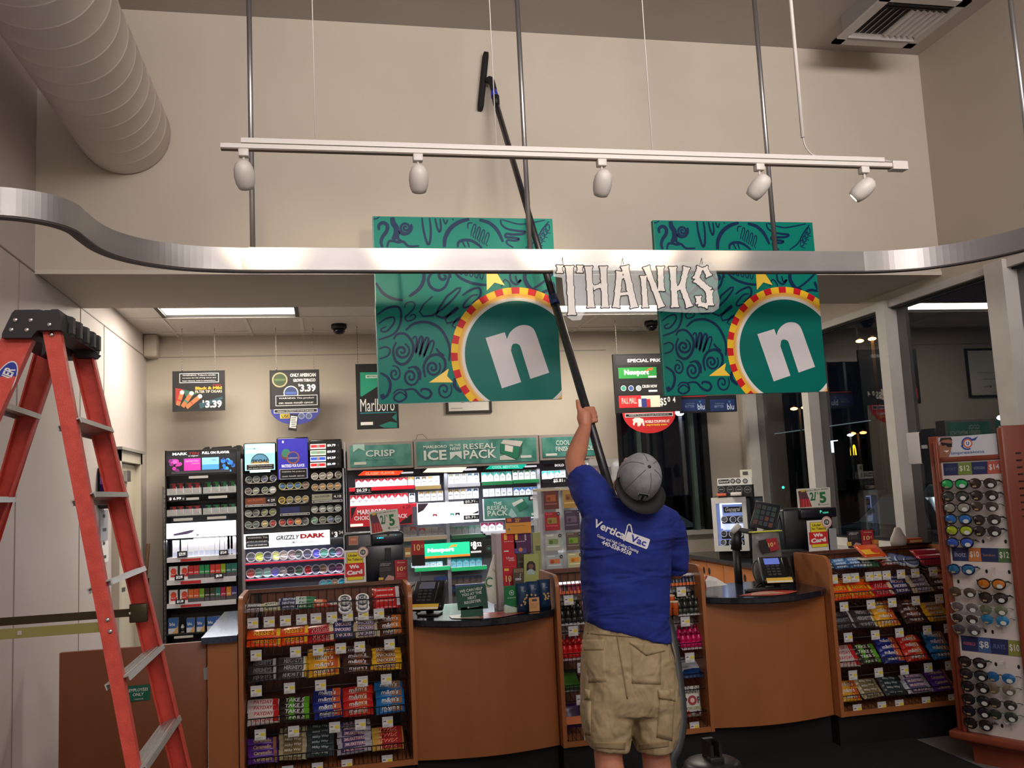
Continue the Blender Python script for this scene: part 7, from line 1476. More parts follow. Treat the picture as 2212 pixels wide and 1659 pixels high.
def tread(z, r1, r2, side):
    a0, a1 = r1(z); b0, b1 = r2(z); xn = (a0.x+a1.x)/2; xf = (b0.x+b1.x)/2; yn, yf = a0.y+.006, b0.y-.006; w = .037; mb = MB(trd)
    sec = [(-w, -.018), (-w, 0), (w, 0), (w, -.018), (w-.004, -.018), (w-.004, -.004), (-w+.004, -.004), (-w+.004, -.018)]
    dz = .0 if side == 'L' else .0
    tilt = .35 if side == 'R' else 0
    def S_(x, y): return [(x+a*cos(tilt)-b*sin(tilt), y, z+a*sin(tilt)+b*cos(tilt)) for a, b in ([(p*1.0, q_) for p, q_ in sec])]
    mb.loft([S_(xn, yn), S_(xf, yf)], smooth=False)
    for k in range(3):
        o = -w+.016+k*.021
        mb.loft([[(x+a*cos(tilt)-b*sin(tilt), y, z+a*sin(tilt)+b*cos(tilt)) for a, b in ((o-.002, 0), (o-.002, .0025), (o+.002, .0025), (o+.002, 0))] for x, y in ((xn, yn), (xf, yf))], smooth=False)
    mb.build('tread', lt)
for px, py in ((197, 920), (228, 1071), (268, 1246), (308, 1435), (348, 1612)): tread(at(px, py, Y=3.22).z, rC, rD, 'R')
for k in range(6): tread(at(52, 880, Y=3.22).z-.29*k, rA, rB, 'L')
zz_ = at(268, 1246, Y=3.22).z-.3
for k in (3, 4):
    pass
sp = mat(70, 62, 44, rough=.35, metal=.6); sb = mat(150, 146, 90, rough=.35, metal=.6)
p1 = at(300, 1322, Y=3.50); a = at(-160, 1357, Y=3.50)
MB(sp).box(p1.x-.012-.5, p1.x-.012, 3.497, 3.501, p1.z-.014, p1.z+.014).box(p1.x-.03, p1.x+.03, 3.485, 3.51, p1.z-.035, p1.z+.03, .003).m(CHROME).box(p1.x-.03, p1.x-.024, 3.48, 3.486, p1.z-.004, p1.z+.004).build('spreader', lt)
p2 = at(222, 1354, Y=2.98)
MB(sb).box(p2.x-.55, p2.x-.0, 2.985, 2.99, p2.z-.016, p2.z+.014).m(CHROME).box(at(42, 1371, Y=2.98).x-.006, at(42, 1371, Y=2.98).x+.006, 2.98, 2.985, p2.z-.006, p2.z+.006).build('spreader', lt)
for q in ((232, 1339), (238, 1364)):
    yy = rC(at(*q, Y=2.95).z)[0].y; c = at(*q, Y=yy); b = MB(CHROME); b.T = Matrix.Translation(c) @ Matrix.Rotation(pi/2, 4, 'X'); b.lathe([(.0075, 0), (.0065, .003), (0, .0045)], 12); b.build('rivet', lt)
a, z = zt4.p(2, 745); b = MB(mat(220, 220, 220)); b.T = Matrix.Translation((a+.004, 3.018, z)) @ Matrix.Rotation(rad(24), 4, 'Y'); b.disc(0, 0, .030, 0, 24, rz=.072).m(mat(36, 52, 150)).disc(0, 0, .027, -.0006, 24, rz=.068).m(mat(225, 225, 225)).text('WERNER', 0, 0, .03, -.0012, w=.10, rot=pi/2, bold=.03); b.build('logo_sticker', lt)

# ============================================================ POLE, BRUSH, HOSE, VACUUM
A_ = at(1074, 232, Y=4.85); B_ = at(1274, 910, Y=3.82); dP = (A_-B_)
pole_at = lambda z: B_+dP*((z-B_.z)/dP.z)
t = thing('cleaning_pole', 'very long black vacuum pole reaching up behind the metal band', 'pole')
cf = noisy('carbon_tube', (24, 25, 28), (38, 40, 44), 60, .3)
pe = pole_at(1.36); pm = pole_at(2.50); pt = pole_at(3.86)
MB(cf).tube([pe, pm], .0195, 16).build('lower_section', t); MB(cf).tube([pm, pt], .0165, 14).build('upper_section', t)
MB(mat(40, 60, 120, rough=.4)).tube([pole_at(2.47), pole_at(2.52)], .0225, 16).build('clamp', t)
g1, g2 = at(1067, 196, Y=4.90), at(1060, 172, Y=4.93)
MB(mat(36, 48, 170, rough=.35)).tube([at(1069, 210, Y=4.87), g1], [.022, .019], 14).build('blue_connector', t)
MB(mat(20, 20, 24)).tube([pole_at(3.80), at(1070, 208, Y=4.87)], [.019, .023], 14).tube(spline([g1, g2, at(1052, 176, Y=4.955)], 4), .019, 12).build('elbow', t)
b0, b1 = at(1050, 114, Y=4.965), at(1038, 236, Y=4.965)
mb = MB(mat(14, 14, 16, rough=.8)); d = (b1-b0).normalized(); s_ = Vector((d.z, 0, -d.x)); rr = []
for p in [b0+(b1-b0)*i/12 for i in range(13)]:
    k = 1 if b0 != p and p != b1 else .8; rr.append([tuple(p+s_*a*k+Vector((0, b, 0))) for a, b in ((-.016, -.014), (.016, -.014), (.019, .01), (.012, .034), (-.012, .034), (-.019, .01))])
mb.loft(rr); mb.build('brush_head', t)
def hose_obj(pts, r, name, label, cat):
    P = spline(pts, 12); Q = []; acc = 0; out = []; rs = []
    # resample evenly and ripple the radius
    L = [0]
    for a, b in zip(P, P[1:]): L.append(L[-1]+(Vector(b)-Vector(a)).length)
    n = int(L[-1]/.004); j = 0
    for i in range(n+1):
        s = L[-1]*i/n
        while j < len(L)-2 and L[j+1] < s: j += 1
        u = (s-L[j])/max(1e-6, L[j+1]-L[j]); out.append(Vector(P[j]).lerp(Vector(P[j+1]), u)); rs.append(r*(1 if i % 2 else .93))
    return tag(MB(mat(52, 55, 58, rough=.5)).tube(out, rs, 16).build(name), label, cat)
hp_ = [tuple(pe), tuple(pe+Vector((.02, -.01, -.12)))]+[tuple(at(x, y, Y=Y)) for x, y, Y in ((1400, 1270, 3.63), (1440, 1340, 3.66), (1456, 1410, 3.62), (1468, 1500, 3.56), (1471, 1560, 3.50), (1463, 1610, 3.46), (1450, 1665, 3.44))]+[(1.38, 3.42, .25), (1.43, 3.44, .14), (1.52, 3.55, .20)]
hose_obj(hp_, .0245, 'vacuum_hose', 'grey ribbed hose hanging down beside the khaki shorts', 'hose')
vc = at(1538, 1640, Y=3.52); t = thing('vacuum_cleaner', 'black canister vacuum on the floor at the right of the person', 'vacuum cleaner', (vc.x, 3.52, 0))
VB = mat(24, 24, 26, rough=.4); VZ = vc.z-.01
MB(VB).lathe([(0, .03), (.15, .03), (.155, .10), (.145, VZ-.14), (0, VZ-.14)], 32).build('tank', t)
MB(VB).lathe([(.15, VZ-.15), (.156, VZ-.145), (.156, VZ-.12), (.125, VZ-.10), (.118, VZ-.03), (.112, VZ-.005), (.098, VZ+.006), (.06, VZ+.012), (0, VZ+.014)], 36).m(mat(60, 60, 62)).lathe([(.120, VZ-.045), (.1215, VZ-.04), (.1205, VZ-.035)], 36).build('lid', t)
mb = MB(mat(14, 14, 16, rough=.5))
for s in (-1, 1): mb.prism([(s*.018-.006, VZ), (s*.018+.006, VZ), (s*.018+.006, VZ+.075), (s*.018-.006, VZ+.085)], -.05, .04)
mb.box(-.03, .03, -.055, -.02, VZ, VZ+.03, .003).box(-.022, .022, .02, .04, VZ+.06, VZ+.085); mb.build('handle', t)
MB(BLACK).tube(spline([(-.11, -.03, VZ-.02), (-.16, -.06, VZ-.0), (-.19, -.02, VZ-.10), (-.17, .02, VZ-.2)], 6), .006, 6).build('cord', t)
for i in range(4):
    a = pi/4+i*pi/2; w_ = MB(BLACK); w_.T = Matrix.Translation((.14*cos(a), .14*sin(a), .026)) @ Matrix.Rotation(pi/2, 4, 'X'); w_.lathe([(0, -.012), (.026, -.012), (.026, .012), (0, .012)], 14); w_.build('wheel', t)
MB(mat(200, 200, 200)).box(-.13, -.09, -.135, -.118, VZ-.12, VZ-.07).build('label_plate', t)
# ============================================================ PERSON
YP = 3.40
def ring_px(L, Rr, d, Y=YP, n=30, pw=.8):
    a, b = at(*L, Y=Y), at(*Rr, Y=Y); c = (a+b)/2; h = (b-a)/2; out = []
    for i in range(n):
        th = 2*pi*i/n; cs, sn = cos(th), sin(th)
        cx_ = abs(cs)**pw*(1 if cs > 0 else -1); sx_ = abs(sn)**pw*(1 if sn > 0 else -1)
        p = c+h*cx_; out.append((p.x, Y+d*sx_, p.z))
    return out
def remeshed(mb, name, parent, vox, sm=4, disp=None, tex=None):
    o = mb.build(name, parent)
    m = o.modifiers.new('remesh', 'REMESH'); m.mode = 'VOXEL'; m.voxel_size = vox; m.use_smooth_shade = True
    m = o.modifiers.new('smooth', 'SMOOTH'); m.iterations = sm; m.factor = .6
    if disp:
        tx = bpy.data.textures.new(name+'_folds', 'CLOUDS'); tx.noise_scale = tex; m = o.modifiers.new('folds', 'DISPLACE'); m.texture = tx; m.strength = disp; m.mid_level = .5; m.texture_coords = 'LOCAL'
    # freeze the modifiers into the mesh
    bpy.context.view_layer.update(); dg = bpy.context.evaluated_depsgraph_get()
    me = bpy.data.meshes.new_from_object(o.evaluated_get(dg)); old = o.data; mats = [s for s in old.materials]
    o.modifiers.clear(); o.data = me; bpy.data.meshes.remove(old)
    if not me.materials:
        for s in mats: me.materials.append(s)
    for p in me.polygons: p.use_smooth = True
    return o
def bvh(o): return BVHTree.FromPolygons([v.co[:] for v in o.data.vertices], [tuple(p.vertices) for p in o.data.polygons])
def cast(tree, px, py, off):
    d = (R_*((px-IW/2)/FPX)+U_*((IH/2-py)/FPX)+fw).normalized(); h = tree.ray_cast(CAM, d)
    return (h[0]-d*off) if h[0] is not None else None
per = thing('person', 'person in blue shirt, khaki shorts and grey cap holding a long pole overhead', 'person')
def P3(x, y, Y): return at(x, y, Y=Y)
def skinmat():
    m = noisy('skin', (172, 112, 88), (190, 128, 102), 6, .5, bump=.08, bscale=200)
    m.node_tree.nodes['Principled BSDF'].inputs['Subsurface Weight'].default_value = .08; return m
skin = skinmat()
mb = MB(skin)
def limb(pts, rs, n=14):
    mb.tube([Vector(p) for p in spline([tuple(p) for p in pts], 5)], [q[0] for q in spline([(r,) for r in rs], 5)], n)
    mb.sphere(pts[0], rs[0], n=12, m=8); mb.sphere(pts[-1], rs[-1], n=12, m=8)
S1, E1, W1 = P3(1292, 1088, 3.42), P3(1242, 1002, 3.60), P3(1264, 922, 3.775)
limb([S1, S1.lerp(E1, .45)+Vector((-.006, 0, .0)), E1, E1.lerp(W1, .35)+Vector((-.004, 0, 0)), W1], [.056, .052, .041, .042, .027])
# left hand on the pole: palm, five fingers
hz = W1.z; pc = pole_at(W1.z+.045)
pal = P3(1262, 898, 3.785)
limb([W1, W1.lerp(pal, .55), pal], [.026, .031, .033])
for i in range(4):
    z = pal.z+.030-.019*i; q = pole_at(z); r = .0095-.0006*(i == 3)
    st = Vector((q.x-.016, q.y-.033, z)); ln = (1, 1.05, 1, .85)[i]
    limb([st, Vector((q.x+.018, q.y-.028, z+.004)), Vector((q.x+.031*ln, q.y-.004, z+.004)), Vector((q.x+.020, q.y+.022, z+.002)), Vector((q.x-.004, q.y+.029, z))], [.0125, r+.001, r, r*.95, r*.85], 10)
q = pole_at(pal.z+.05)
limb([pal+Vector((-.02, -.005, -.012)), P3(1254, 893, 3.78), P3(1250, 879, 3.785), P3(1247, 866, 3.80)], [.016, .0135, .0115, .009], 10)
# right arm, hand in front of the chest holding the lower end of the pole
S2, E2 = P3(1440, 1130, 3.42), P3(1458, 1232, 3.50); W2 = pole_at(1.40)+Vector((.075, .02, -.02))
limb([S2, S2.lerp(E2, .5), E2, E2.lerp(W2, .4), W2], [.056, .052, .041, .038, .027])
q = pole_at(1.40); limb([W2, q+Vector((.035, .02, -.01))], [.027, .032])
for i in range(4):
    z = 1.428-.019*i; q = pole_at(z); limb([Vector((q.x+.03, q.y+.022, z)), Vector((q.x+.0, q.y+.034, z)), Vector((q.x-.027, q.y+.01, z)), Vector((q.x-.022, q.y-.018, z)), Vector((q.x+.0, q.y-.028, z))], [.012, .0098, .009, .0088, .008], 10)
q = pole_at(1.45); limb([q+Vector((.035, .01, -.03)), q+Vector((.03, -.016, .0)), q+Vector((.012, -.030, .02))], [.014, .0115, .009], 10)
# head leaning back, neck, ears, nose, chin
hc = P3(1383, 1030, 3.27); ax = Vector((.10, -1, .42)).normalized(); ex = Vector((1, .08, 0)).normalized(); ex = (ex-ax*ex.dot(ax)).normalized(); ey = ax.cross(ex)
if ey.z < 0: ey = -ey
HM = Matrix((ex, ey, ax)).transposed().to_4x4()   # local z: crown direction, local y: towards the face
mb.T = Matrix.Translation(hc) @ HM
mb.sphere((0, .0, .0), .072, .088, .085, 18, 12); mb.sphere((0, .022, -.085), .058, .062, .075, 16, 10); mb.sphere((0, .060, -.125), .03, .03, .03)
mb.tube([(0, .082, -.035), (0, .106, -.082), (0, .085, -.095)], [.009, .015, .012], 8)
for s in (-1, 1):
    mb.sphere((s*.076, -.004, -.060), .010, .022, .032); mb.sphere((s*.080, -.010, -.050), .006, .014, .02); mb.sphere((s*.030, .078, -.050), .014, .010, .010)
mb.sphere((0, .088, -.115), .024, .009, .006); mb.sphere((0, .086, -.127), .02, .009, .007)
mb.T = Matrix()
nb = P3(1372, 1120, 3.40); limb([hc-ax*.06-ey*.02, hc.lerp(nb, .6)+Vector((0, .05, -.01)), nb], [.058, .056, .066])
# trunk and legs under the clothes
mb.loft([ring_px((1282, 1110), (1430, 1120), .085), ring_px((1275, 1180), (1428, 1190), .095), ring_px((1278, 1330), (1426, 1345), .09), ring_px((1276, 1420), (1434, 1430), .10)])
fL, fR = P3(1315, 1640, 3.38), P3(1417, 1640, 3.40)
for (hx, hy), kn_ in (((1318, 1430), fL), ((1402, 1440), fR)):
    h = P3(hx, hy, 3.40); an = Vector((kn_.x+(.0), kn_.y+.01, .09))
    limb([h, h.lerp(kn_, .5), kn_+Vector((0, 0, .03)), kn_+Vector((0, -.012, -.11)), an+Vector((0, 0, .12)), an], [.082, .072, .054, .057, .040, .036])
    limb([an, an+Vector((0, .10, -.05)), an+Vector((0, .17, -.06))], [.038, .032, .026])
body = remeshed(mb, 'body', per, .0052, 3)
# shirt
def cloth(name, c1, c2, sc, stretch, dist, rough=.85, strength=.8, r2=None):
    m = noisy(name, c1, c2, 25, rough); nt = m.node_tree; N, L = nt.nodes, nt.links; p = N['Principled BSDF']
    tc = N.new('ShaderNodeTexCoord'); mp = N.new('ShaderNodeMapping'); mp.inputs['Scale'].default_value = stretch; mp.inputs['Rotation'].default_value = (0, rad(-24), 0); L.new(tc.outputs['Object'], mp.inputs[0])
    n = N.new('ShaderNodeTexNoise'); n.inputs['Scale'].default_value = sc; n.inputs['Detail'].default_value = 2; n.inputs['Distortion'].default_value = .6; L.new(mp.outputs[0], n.inputs['Vector'])
    b = N.new('ShaderNodeBump'); b.inputs['Strength'].default_value = strength; b.inputs['Distance'].default_value = dist; L.new(n.outputs['Fac'], b.inputs['Height']); L.new(b.outputs[0], p.inputs['Normal']); return m
blue = cloth('blue_cotton', (16, 36, 118), (20, 42, 130), 5, (.7, 1, 2.4), .045)
mb = MB(blue)
mb.loft([ring_px((1265, 1346), (1447, 1390), .128), ring_px((1262, 1300), (1440, 1335), .130), ring_px((1259, 1240), (1440, 1268), .130), ring_px((1257, 1190), (1442, 1208), .134), ring_px((1257, 1140), (1450, 1155), .134), ring_px((1264, 1098), (1448, 1122), .122), ring_px((1292, 1072), (1430, 1102), .098), ring_px((1330, 1072), (1408, 1090), .07)])
def sleeve(pts, rs):
    mb.tube([Vector(p) for p in spline([tuple(p) for p in pts], 5)], [q[0] for q in spline([(r,) for r in rs], 5)], 18); mb.sphere(pts[0], rs[0])
sleeve([P3(1312, 1115, 3.40), P3(1290, 1085, 3.42), P3(1268, 1050, 3.47), P3(1252, 1026, 3.52)], [.088, .082, .072, .060])
sleeve([P3(1420, 1135, 3.40), P3(1438, 1140, 3.42), P3(1452, 1185, 3.45), P3(1458, 1234, 3.48)], [.085, .078, .066, .058])
sh = remeshed(mb, 'shirt', per, .007, 5, .016, .09)
ts = bvh(sh)
pr = MB(mat(214, 214, 218, rough=.7))
def tpx(s, cx_, cy_, h, w, rot, off=.003, shear=0, bold=.02, arc=0):
    v, f, x0, x1, y0, y1 = text_mesh(s, bold, shear); kx_ = w/(x1-x0); ky = h/(y1-y0); c, n = cos(rot), sin(rot); V = []
    for a, b in v:
        a = (a-(x0+x1)/2)*kx_; b = -(b-(y0+y1)/2)*ky; q = cast(ts, cx_+a*c-b*n, cy_+a*n+b*c, off); V.append(pr.bm.verts.new(q if q else (0, 0, -1)))
    for q in f:
        if all(V[i].co.z > 0 for i in q): pr.f([V[i] for i in q])
def ppx(pts, off=.003, sub=6):
    P = []
    for (a, b), (c, d) in zip(pts, pts[1:]+pts[:1]):
        for k in range(sub): P.append((a+(c-a)*k/sub, b+(d-b)*k/sub))
    cx_ = sum(p[0] for p in P)/len(P); cy_ = sum(p[1] for p in P)/len(P); rings = []
    for u in (1, .75, .5, .25): rings.append([cast(ts, cx_+(x-cx_)*u, cy_+(y-cy_)*u, off) for x, y in P])
    R = [[pr.bm.verts.new(q if q else (0, 0, -1)) for q in r] for r in rings]; c0 = pr.bm.verts.new(cast(ts, cx_, cy_, off)); n = len(P)
    for a, b in zip(R, R[1:]):
        for k in range(n): pr.f([a[k], a[(k+1) % n], b[(k+1) % n], b[k]])
    for k in range(n): pr.f([R[-1][k], R[-1][(k+1) % n], c0])
zq = lambda x, y: (1180+x/4.147, 840+y/4.147)
tpx('Vertica', *zq(568, 1258), 17.5, 73, rad(24), bold=.025)
ppx([zq(728, 1283), zq(735, 1278), zq(925, 1346), zq(930, 1356), zq(908, 1424), zq(895, 1436), zq(712, 1364), zq(704, 1352)])
ppx([zq(716, 1258), zq(726, 1262), zq(700, 1366), zq(688, 1362)]); ppx([zq(718, 1262), zq(722, 1222), zq(733, 1222), zq(728, 1262)], sub=3); ppx([zq(722, 1226), zq(738, 1208), zq(752, 1210), zq(760, 1222), zq(748, 1222), zq(733, 1228)], sub=3); ppx([zq(750, 1220), zq(762, 1218), zq(776, 1290), zq(764, 1286)], sub=3)
pr.m(mat(214, 214, 220, rough=.7)); tpx('Gutter and High Ceiling Cleaning', *zq(640, 1388), 8.5, 96, rad(21.5), bold=.015); tpx('440-558-9558', *zq(630, 1424), 10, 68, rad(21.5), bold=.03)
pr.m(mat(28, 46, 150, rough=.7)); tpx('Vac', *zq(826, 1358), 15, 36, rad(20.5), off=.0042, bold=.03)
pr.build('shirt_print', sh, fix=False)
# shorts
kh = cloth('khaki_canvas', (156, 138, 104), (170, 152, 118), 9, (1.5, 1, 1), .03)
mb = MB(kh)
mb.loft([ring_px((1268, 1338), (1440, 1378), .118), ring_px((1260, 1400), (1451, 1420), .128), ring_px((1257, 1450), (1457, 1464), .134), ring_px((1257, 1500), (1460, 1508), .134), ring_px((1257, 1534), (1462, 1536), .120)])
mb.loft([ring_px((1258, 1500), (1368, 1500), .115), ring_px((1257, 1545), (1364, 1545), .110), ring_px((1264, 1592), (1360, 1586), .105), ring_px((1272, 1612), (1355, 1618), .102)])
mb.loft([ring_px((1358, 1500), (1461, 1500), .115), ring_px((1364, 1545), (1463, 1545), .110), ring_px((1368, 1590), (1458, 1586), .105), ring_px((1376, 1622), (1449, 1612), .100)])
so = remeshed(mb, 'shorts', per, .0065, 3, .014, .06)
to = bvh(so)
def patch(name, quad, off, nu=8, nv=8, m=None, lift=0):
    mb = MB(m or kh); G = []; Bk = []
    for j in range(nv+1):
        r, rb = [], []
        for i in range(nu+1):
            u, v = i/nu, j/nv; (x0, y0), (x1, y1), (x2, y2), (x3, y3) = quad
            x = (x0*(1-u)+x1*u)*(1-v)+(x3*(1-u)+x2*u)*v; y = (y0*(1-u)+y1*u)*(1-v)+(y3*(1-u)+y2*u)*v
            e = min(u, 1-u, v, 1-v); o_ = off*(1 if e > 0 else .5)+lift*sin(pi*u)*sin(pi*v)
            q = cast(to, x, y, o_) or cast(to, (x-1357)*.965+1357, y, o_); qb = cast(to, (x-1357)*.97+1357, y, -.012)
            if q is None: q = qb
            if q is None or qb is None: q = qb = P3(x, y, YP)
            r.append(mb.v(q)); rb.append(mb.v(q+fw*.02))
        G.append(r); Bk.append(rb)
    for j in range(nv):
        for i in range(nu): mb.f([G[j][i], G[j][i+1], G[j+1][i+1], G[j+1][i]], True); mb.f([Bk[j][i], Bk[j+1][i], Bk[j+1][i+1], Bk[j][i+1]], True)
    ed = [(0, i, 0, i+1) for i in range(nu)]+[(nv, i, nv, i+1) for i in range(nu)]+[(j, 0, j+1, 0) for j in range(nv)]+[(j, nu, j+1, nu) for j in range(nv)]
    for a, b, c, d in ed: mb.f([G[a][b], G[c][d], Bk[c][d], Bk[a][b]], True)
    return mb.build(name, so)
zs_ = lambda x, y: (1180+x/3.613, 1200+y/3.613)
patch('pocket', [zs_(305, 700), zs_(458, 700), zs_(470, 985), zs_(330, 995)], .003); patch('pocket_flap', [zs_(283, 660), zs_(460, 655), zs_(448, 738), zs_(278, 740)], .009)
patch('pocket', [zs_(662, 700), zs_(900, 700), zs_(895, 1010), zs_(668, 1000)], .003); patch('pocket_flap', [zs_(648, 680), zs_(915, 690), zs_(930, 745), zs_(780, 785)], .009)
patch('pocket', [zs_(885, 1100), zs_(1005, 1100), zs_(985, 1450), zs_(860, 1420)], .006, lift=.014); patch('pocket_flap', [zs_(872, 1050), zs_(1005, 1042), zs_(1010, 1140), zs_(880, 1120)], .014, lift=.01)
patch('pocket', [zs_(282, 1130), zs_(350, 1140), zs_(350, 1410), zs_(300, 1400)], .006, lift=.014); patch('pocket_flap', [zs_(298, 1045), zs_(345, 1055), zs_(340, 1125), zs_(298, 1125)], .014, lift=.01)
sm_ = cloth('khaki_hem', (132, 114, 84), (146, 128, 96), 9, (1.5, 1, 1), .01)
patch('hem', [(1276, 1603), (1352, 1604), (1350, 1620), (1279, 1616)], .004, m=sm_); patch('hem', [(1379, 1608), (1446, 1600), (1445, 1613), (1381, 1621)], .004, m=sm_)
patch('waist_seam', [zs_(320, 598), zs_(900, 645), zs_(905, 660), zs_(318, 612)], .004, nu=16, nv=2, m=sm_); patch('back_seam', [zs_(540, 590), zs_(552, 590), zs_(640, 1120), zs_(628, 1120)], .003, nu=2, nv=14, m=sm_)
MB(mat(150, 140, 110)).tube(spline([tuple(P3(*q)) for q in ((1450, 1385, 3.36), (1456, 1405, 3.35), (1459, 1425, 3.36), (1454, 1437, 3.37))], 6), .003, 6).build('drawstring', so)
# cap worn backwards
grey = noisy('grey_cap_cloth', (128, 130, 136), (142, 144, 150), 40, .8, bump=.15, bscale=300)
CM = Matrix.Translation(hc) @ HM
mb = MB(grey); mb.T = CM; n_ = 30
prof = [(.080, -.045), (.0815, -.02), (.080, .01), (.074, .04), (.062, .064), (.044, .081), (.022, .090), (0, .092)]
mb.lathe(prof, n_, sx=.97, sy=1.12)
cap = mb.build('cap', per)
mb = MB(mat(22, 22, 25, rough=.7)); mb.T = CM; mb.sphere((0, 0, .092), .007, .007, .004); mb.build('button', cap)
mb = MB(mat(88, 90, 96)); mb.T = CM
for k in range(6):
    a = pi/2+k*pi/3; mb.tube([(r*.985*cos(a)*.97, r*.985*sin(a)*1.12, z+.0006) for r, z in prof[1:-1]], .0016, 5)
mb.build('seam', cap)
mb = MB(mat(20, 20, 23, rough=.75)); mb.T = CM; rings = []
m0 = -pi/2-.22
for i in range(25):
    a = m0+(i/24-.5)*2.9; r0 = (.079*cos(a)*.97, .079*sin(a)*1.12); e = .066*max(0, cos((i/24-.5)*pi))**.55
    o0 = Vector((r0[0], r0[1], -.03)); dn = Vector((r0[0], r0[1], 0)).normalized()
    droop = -.012*(abs(i/24-.5)*2)**2
    rings.append([tuple(o0+Vector((0, 0, .006))), tuple(o0+dn*e+Vector((0, 0, .036+droop))), tuple(o0+dn*e+Vector((0, 0, .032+droop))), tuple(o0-Vector((0, 0, .002)))])
mb.loft(rings); mb.build('bill', cap)
mb = MB(mat(24, 24, 27, rough=.75)); a = m0; mb.T = CM @ Matrix.Rotation(a+pi/2, 4, 'Z') @ Matrix.Translation((0, -.0925, .017)) @ Matrix.Rotation(rad(-20), 4, 'X')
mb.m(mat(186, 188, 192)).text('T', 0, 0, .043, -.0012, w=.043, bold=.06); mb.m(mat(24, 24, 27)).text('T', 0, 0, .038, -.0024, w=.038, bold=.05).rect(-.012, .012, -.020, -.014, -.0024).rect(-.019, -.014, .004, .012, -.0024).rect(.014, .019, .004, .012, -.0024); mb.build('cap_letter', cap)
for s, k in ((-1, fL), (1, fR)):
    MB(mat(50, 48, 50)).lathe([(0, 0), (.045, 0), (.05, .02), (.046, .06), (.04, .11), (0, .11)], 16, c=(k.x, k.y+.01, 0)).loft([[(k.x+a*.045*u, k.y+y, z) for a, z in ((-1, 0), (1, 0), (.9, .06*u), (-.9, .06*u))] for y, u in ((.0, 1), (.08, 1.1), (.15, .95), (.20, .6))]).build('shoe', per)

# ============================================================ OUTSIDE AT NIGHT
asph = noisy('asphalt', (26, 26, 28), (36, 36, 38), 30, .7)
tag(MB(asph).box(XR+.14, 90, -30, 90, -.25, -.15).box(-20, XR+.13, Y2+.15, 90, -.25, -.15).build('parking_lot'), kind='structure')
def ex(px, py, D): return at(px, py, X=D)
def lamp(px, py, D, n, col, em, label, hs):
    p = ex(px, py, D); t = thing('street_lamp', label, 'street lamp', (p.x, p.y, -.15)); H = p.z+.15
    MB(mat(70, 66, 60)).tube([(0, 0, 0), (0, 0, H)], [.09, .06], 8).build('pole', t)
    for i in range(n):
        x = (i-(n-1)/2)*hs*2.6; MB(mat(*col, emit=em)).sphere((x*.5, -x, H-.02), hs*.8, hs, hs*.35, 12, 6).build('lamp_head', t); MB(mat(60, 56, 52)).box(-.04+x*.5, .04+x*.5, -x-.05, -x+.05, H+hs*.25, H+hs*.6).build('housing', t)
lamp(1884, 731, 22, 3, (255, 176, 100), 14, 'three-headed orange street lamp outside the right window', .19)
lamp(1727, 881, 30, 2, (255, 180, 110), 8, 'small twin orange street lamp seen below the right green panel', .28)
lamp(1853, 935, 34, 2, (255, 150, 80), 7, 'small orange lamp above the distant yellow sign', .26)
lamp(1837, 939, 30, 1, (230, 240, 255), 6, 'small white lamp beside the distant orange lamp', .22)
lamp(2173, 900, 24, 1, (230, 240, 255), 7, 'white lamp seen at the far right window', .35)
p = at(1468, 888, Y=22); t = thing('street_lamp', 'bright bluish-white lamp outside the back window', 'street lamp', (p.x, p.y, -.15)); MB(mat(225, 232, 255, emit=22)).sphere((0, 0, p.z+.15), .13, n=12).build('lamp_head', t); MB(mat(60, 60, 64)).tube([(0, 0, 0), (0, 0, p.z)], .05, 6).build('pole', t)
# distant yellow double-arch sign
p = ex(1843, 973, 40); t = thing('arch_sign', 'tiny glowing yellow double-arch sign far outside the right window', 'sign', (p.x, p.y, -.15)); YM = mat(236, 190, 40, emit=2.5); mb = MB(YM)
s = .62
for sg in (-1, 1): mb.tube([(0, -(sg*s*.27+s*.27*cos(a)), p.z+.15-s*.6+s*1.25*sin(a)) for a in [pi*i/12 for i in range(13)]], .05, 6)
mb.build('arches', t); MB(mat(50, 50, 54)).tube([(0, 0, 0), (0, 0, p.z-.6)], .08, 6).build('pole', t)
# canopy lights, far kerb line
p = ex(1795, 953, 26); tag(MB(mat(215, 235, 240, emit=3)).box(p.x, p.x+.1, p.y-.5, p.y+.5, p.z-.02, p.z+.02).box(p.x, p.x+.1, p.y-.06, p.y+.06, p.z-.6, p.z).m(mat(60, 60, 62)).box(p.x, p.x+.08, p.y-.04, p.y+.04, -.15, p.z-.6).build('lit_pylon'), 'distant white T-shaped lit pylon beyond the right window', 'pylon')
p = ex(1760, 925, 46); tag(MB(mat(130, 150, 155, emit=.5)).box(46, 46.1, p.y-9, p.y+8, p.z-.04, p.z+.05).m(mat(24, 24, 26)).box(46.1, 50, p.y-9, p.y+8, -.15, p.z).build('distant_building'), 'distant dark building with a pale roof edge beyond the windows', 'building')
p = ex(1692, 1053, 18); tag(MB(mat(40, 220, 170, emit=6)).sphere(p, .05, n=10).m(mat(40, 40, 40)).tube([(p.x, p.y, -.15), (p.x, p.y, p.z-.04)], .03, 6).build('signal_light'), 'tiny green light low outside the right window', 'light')
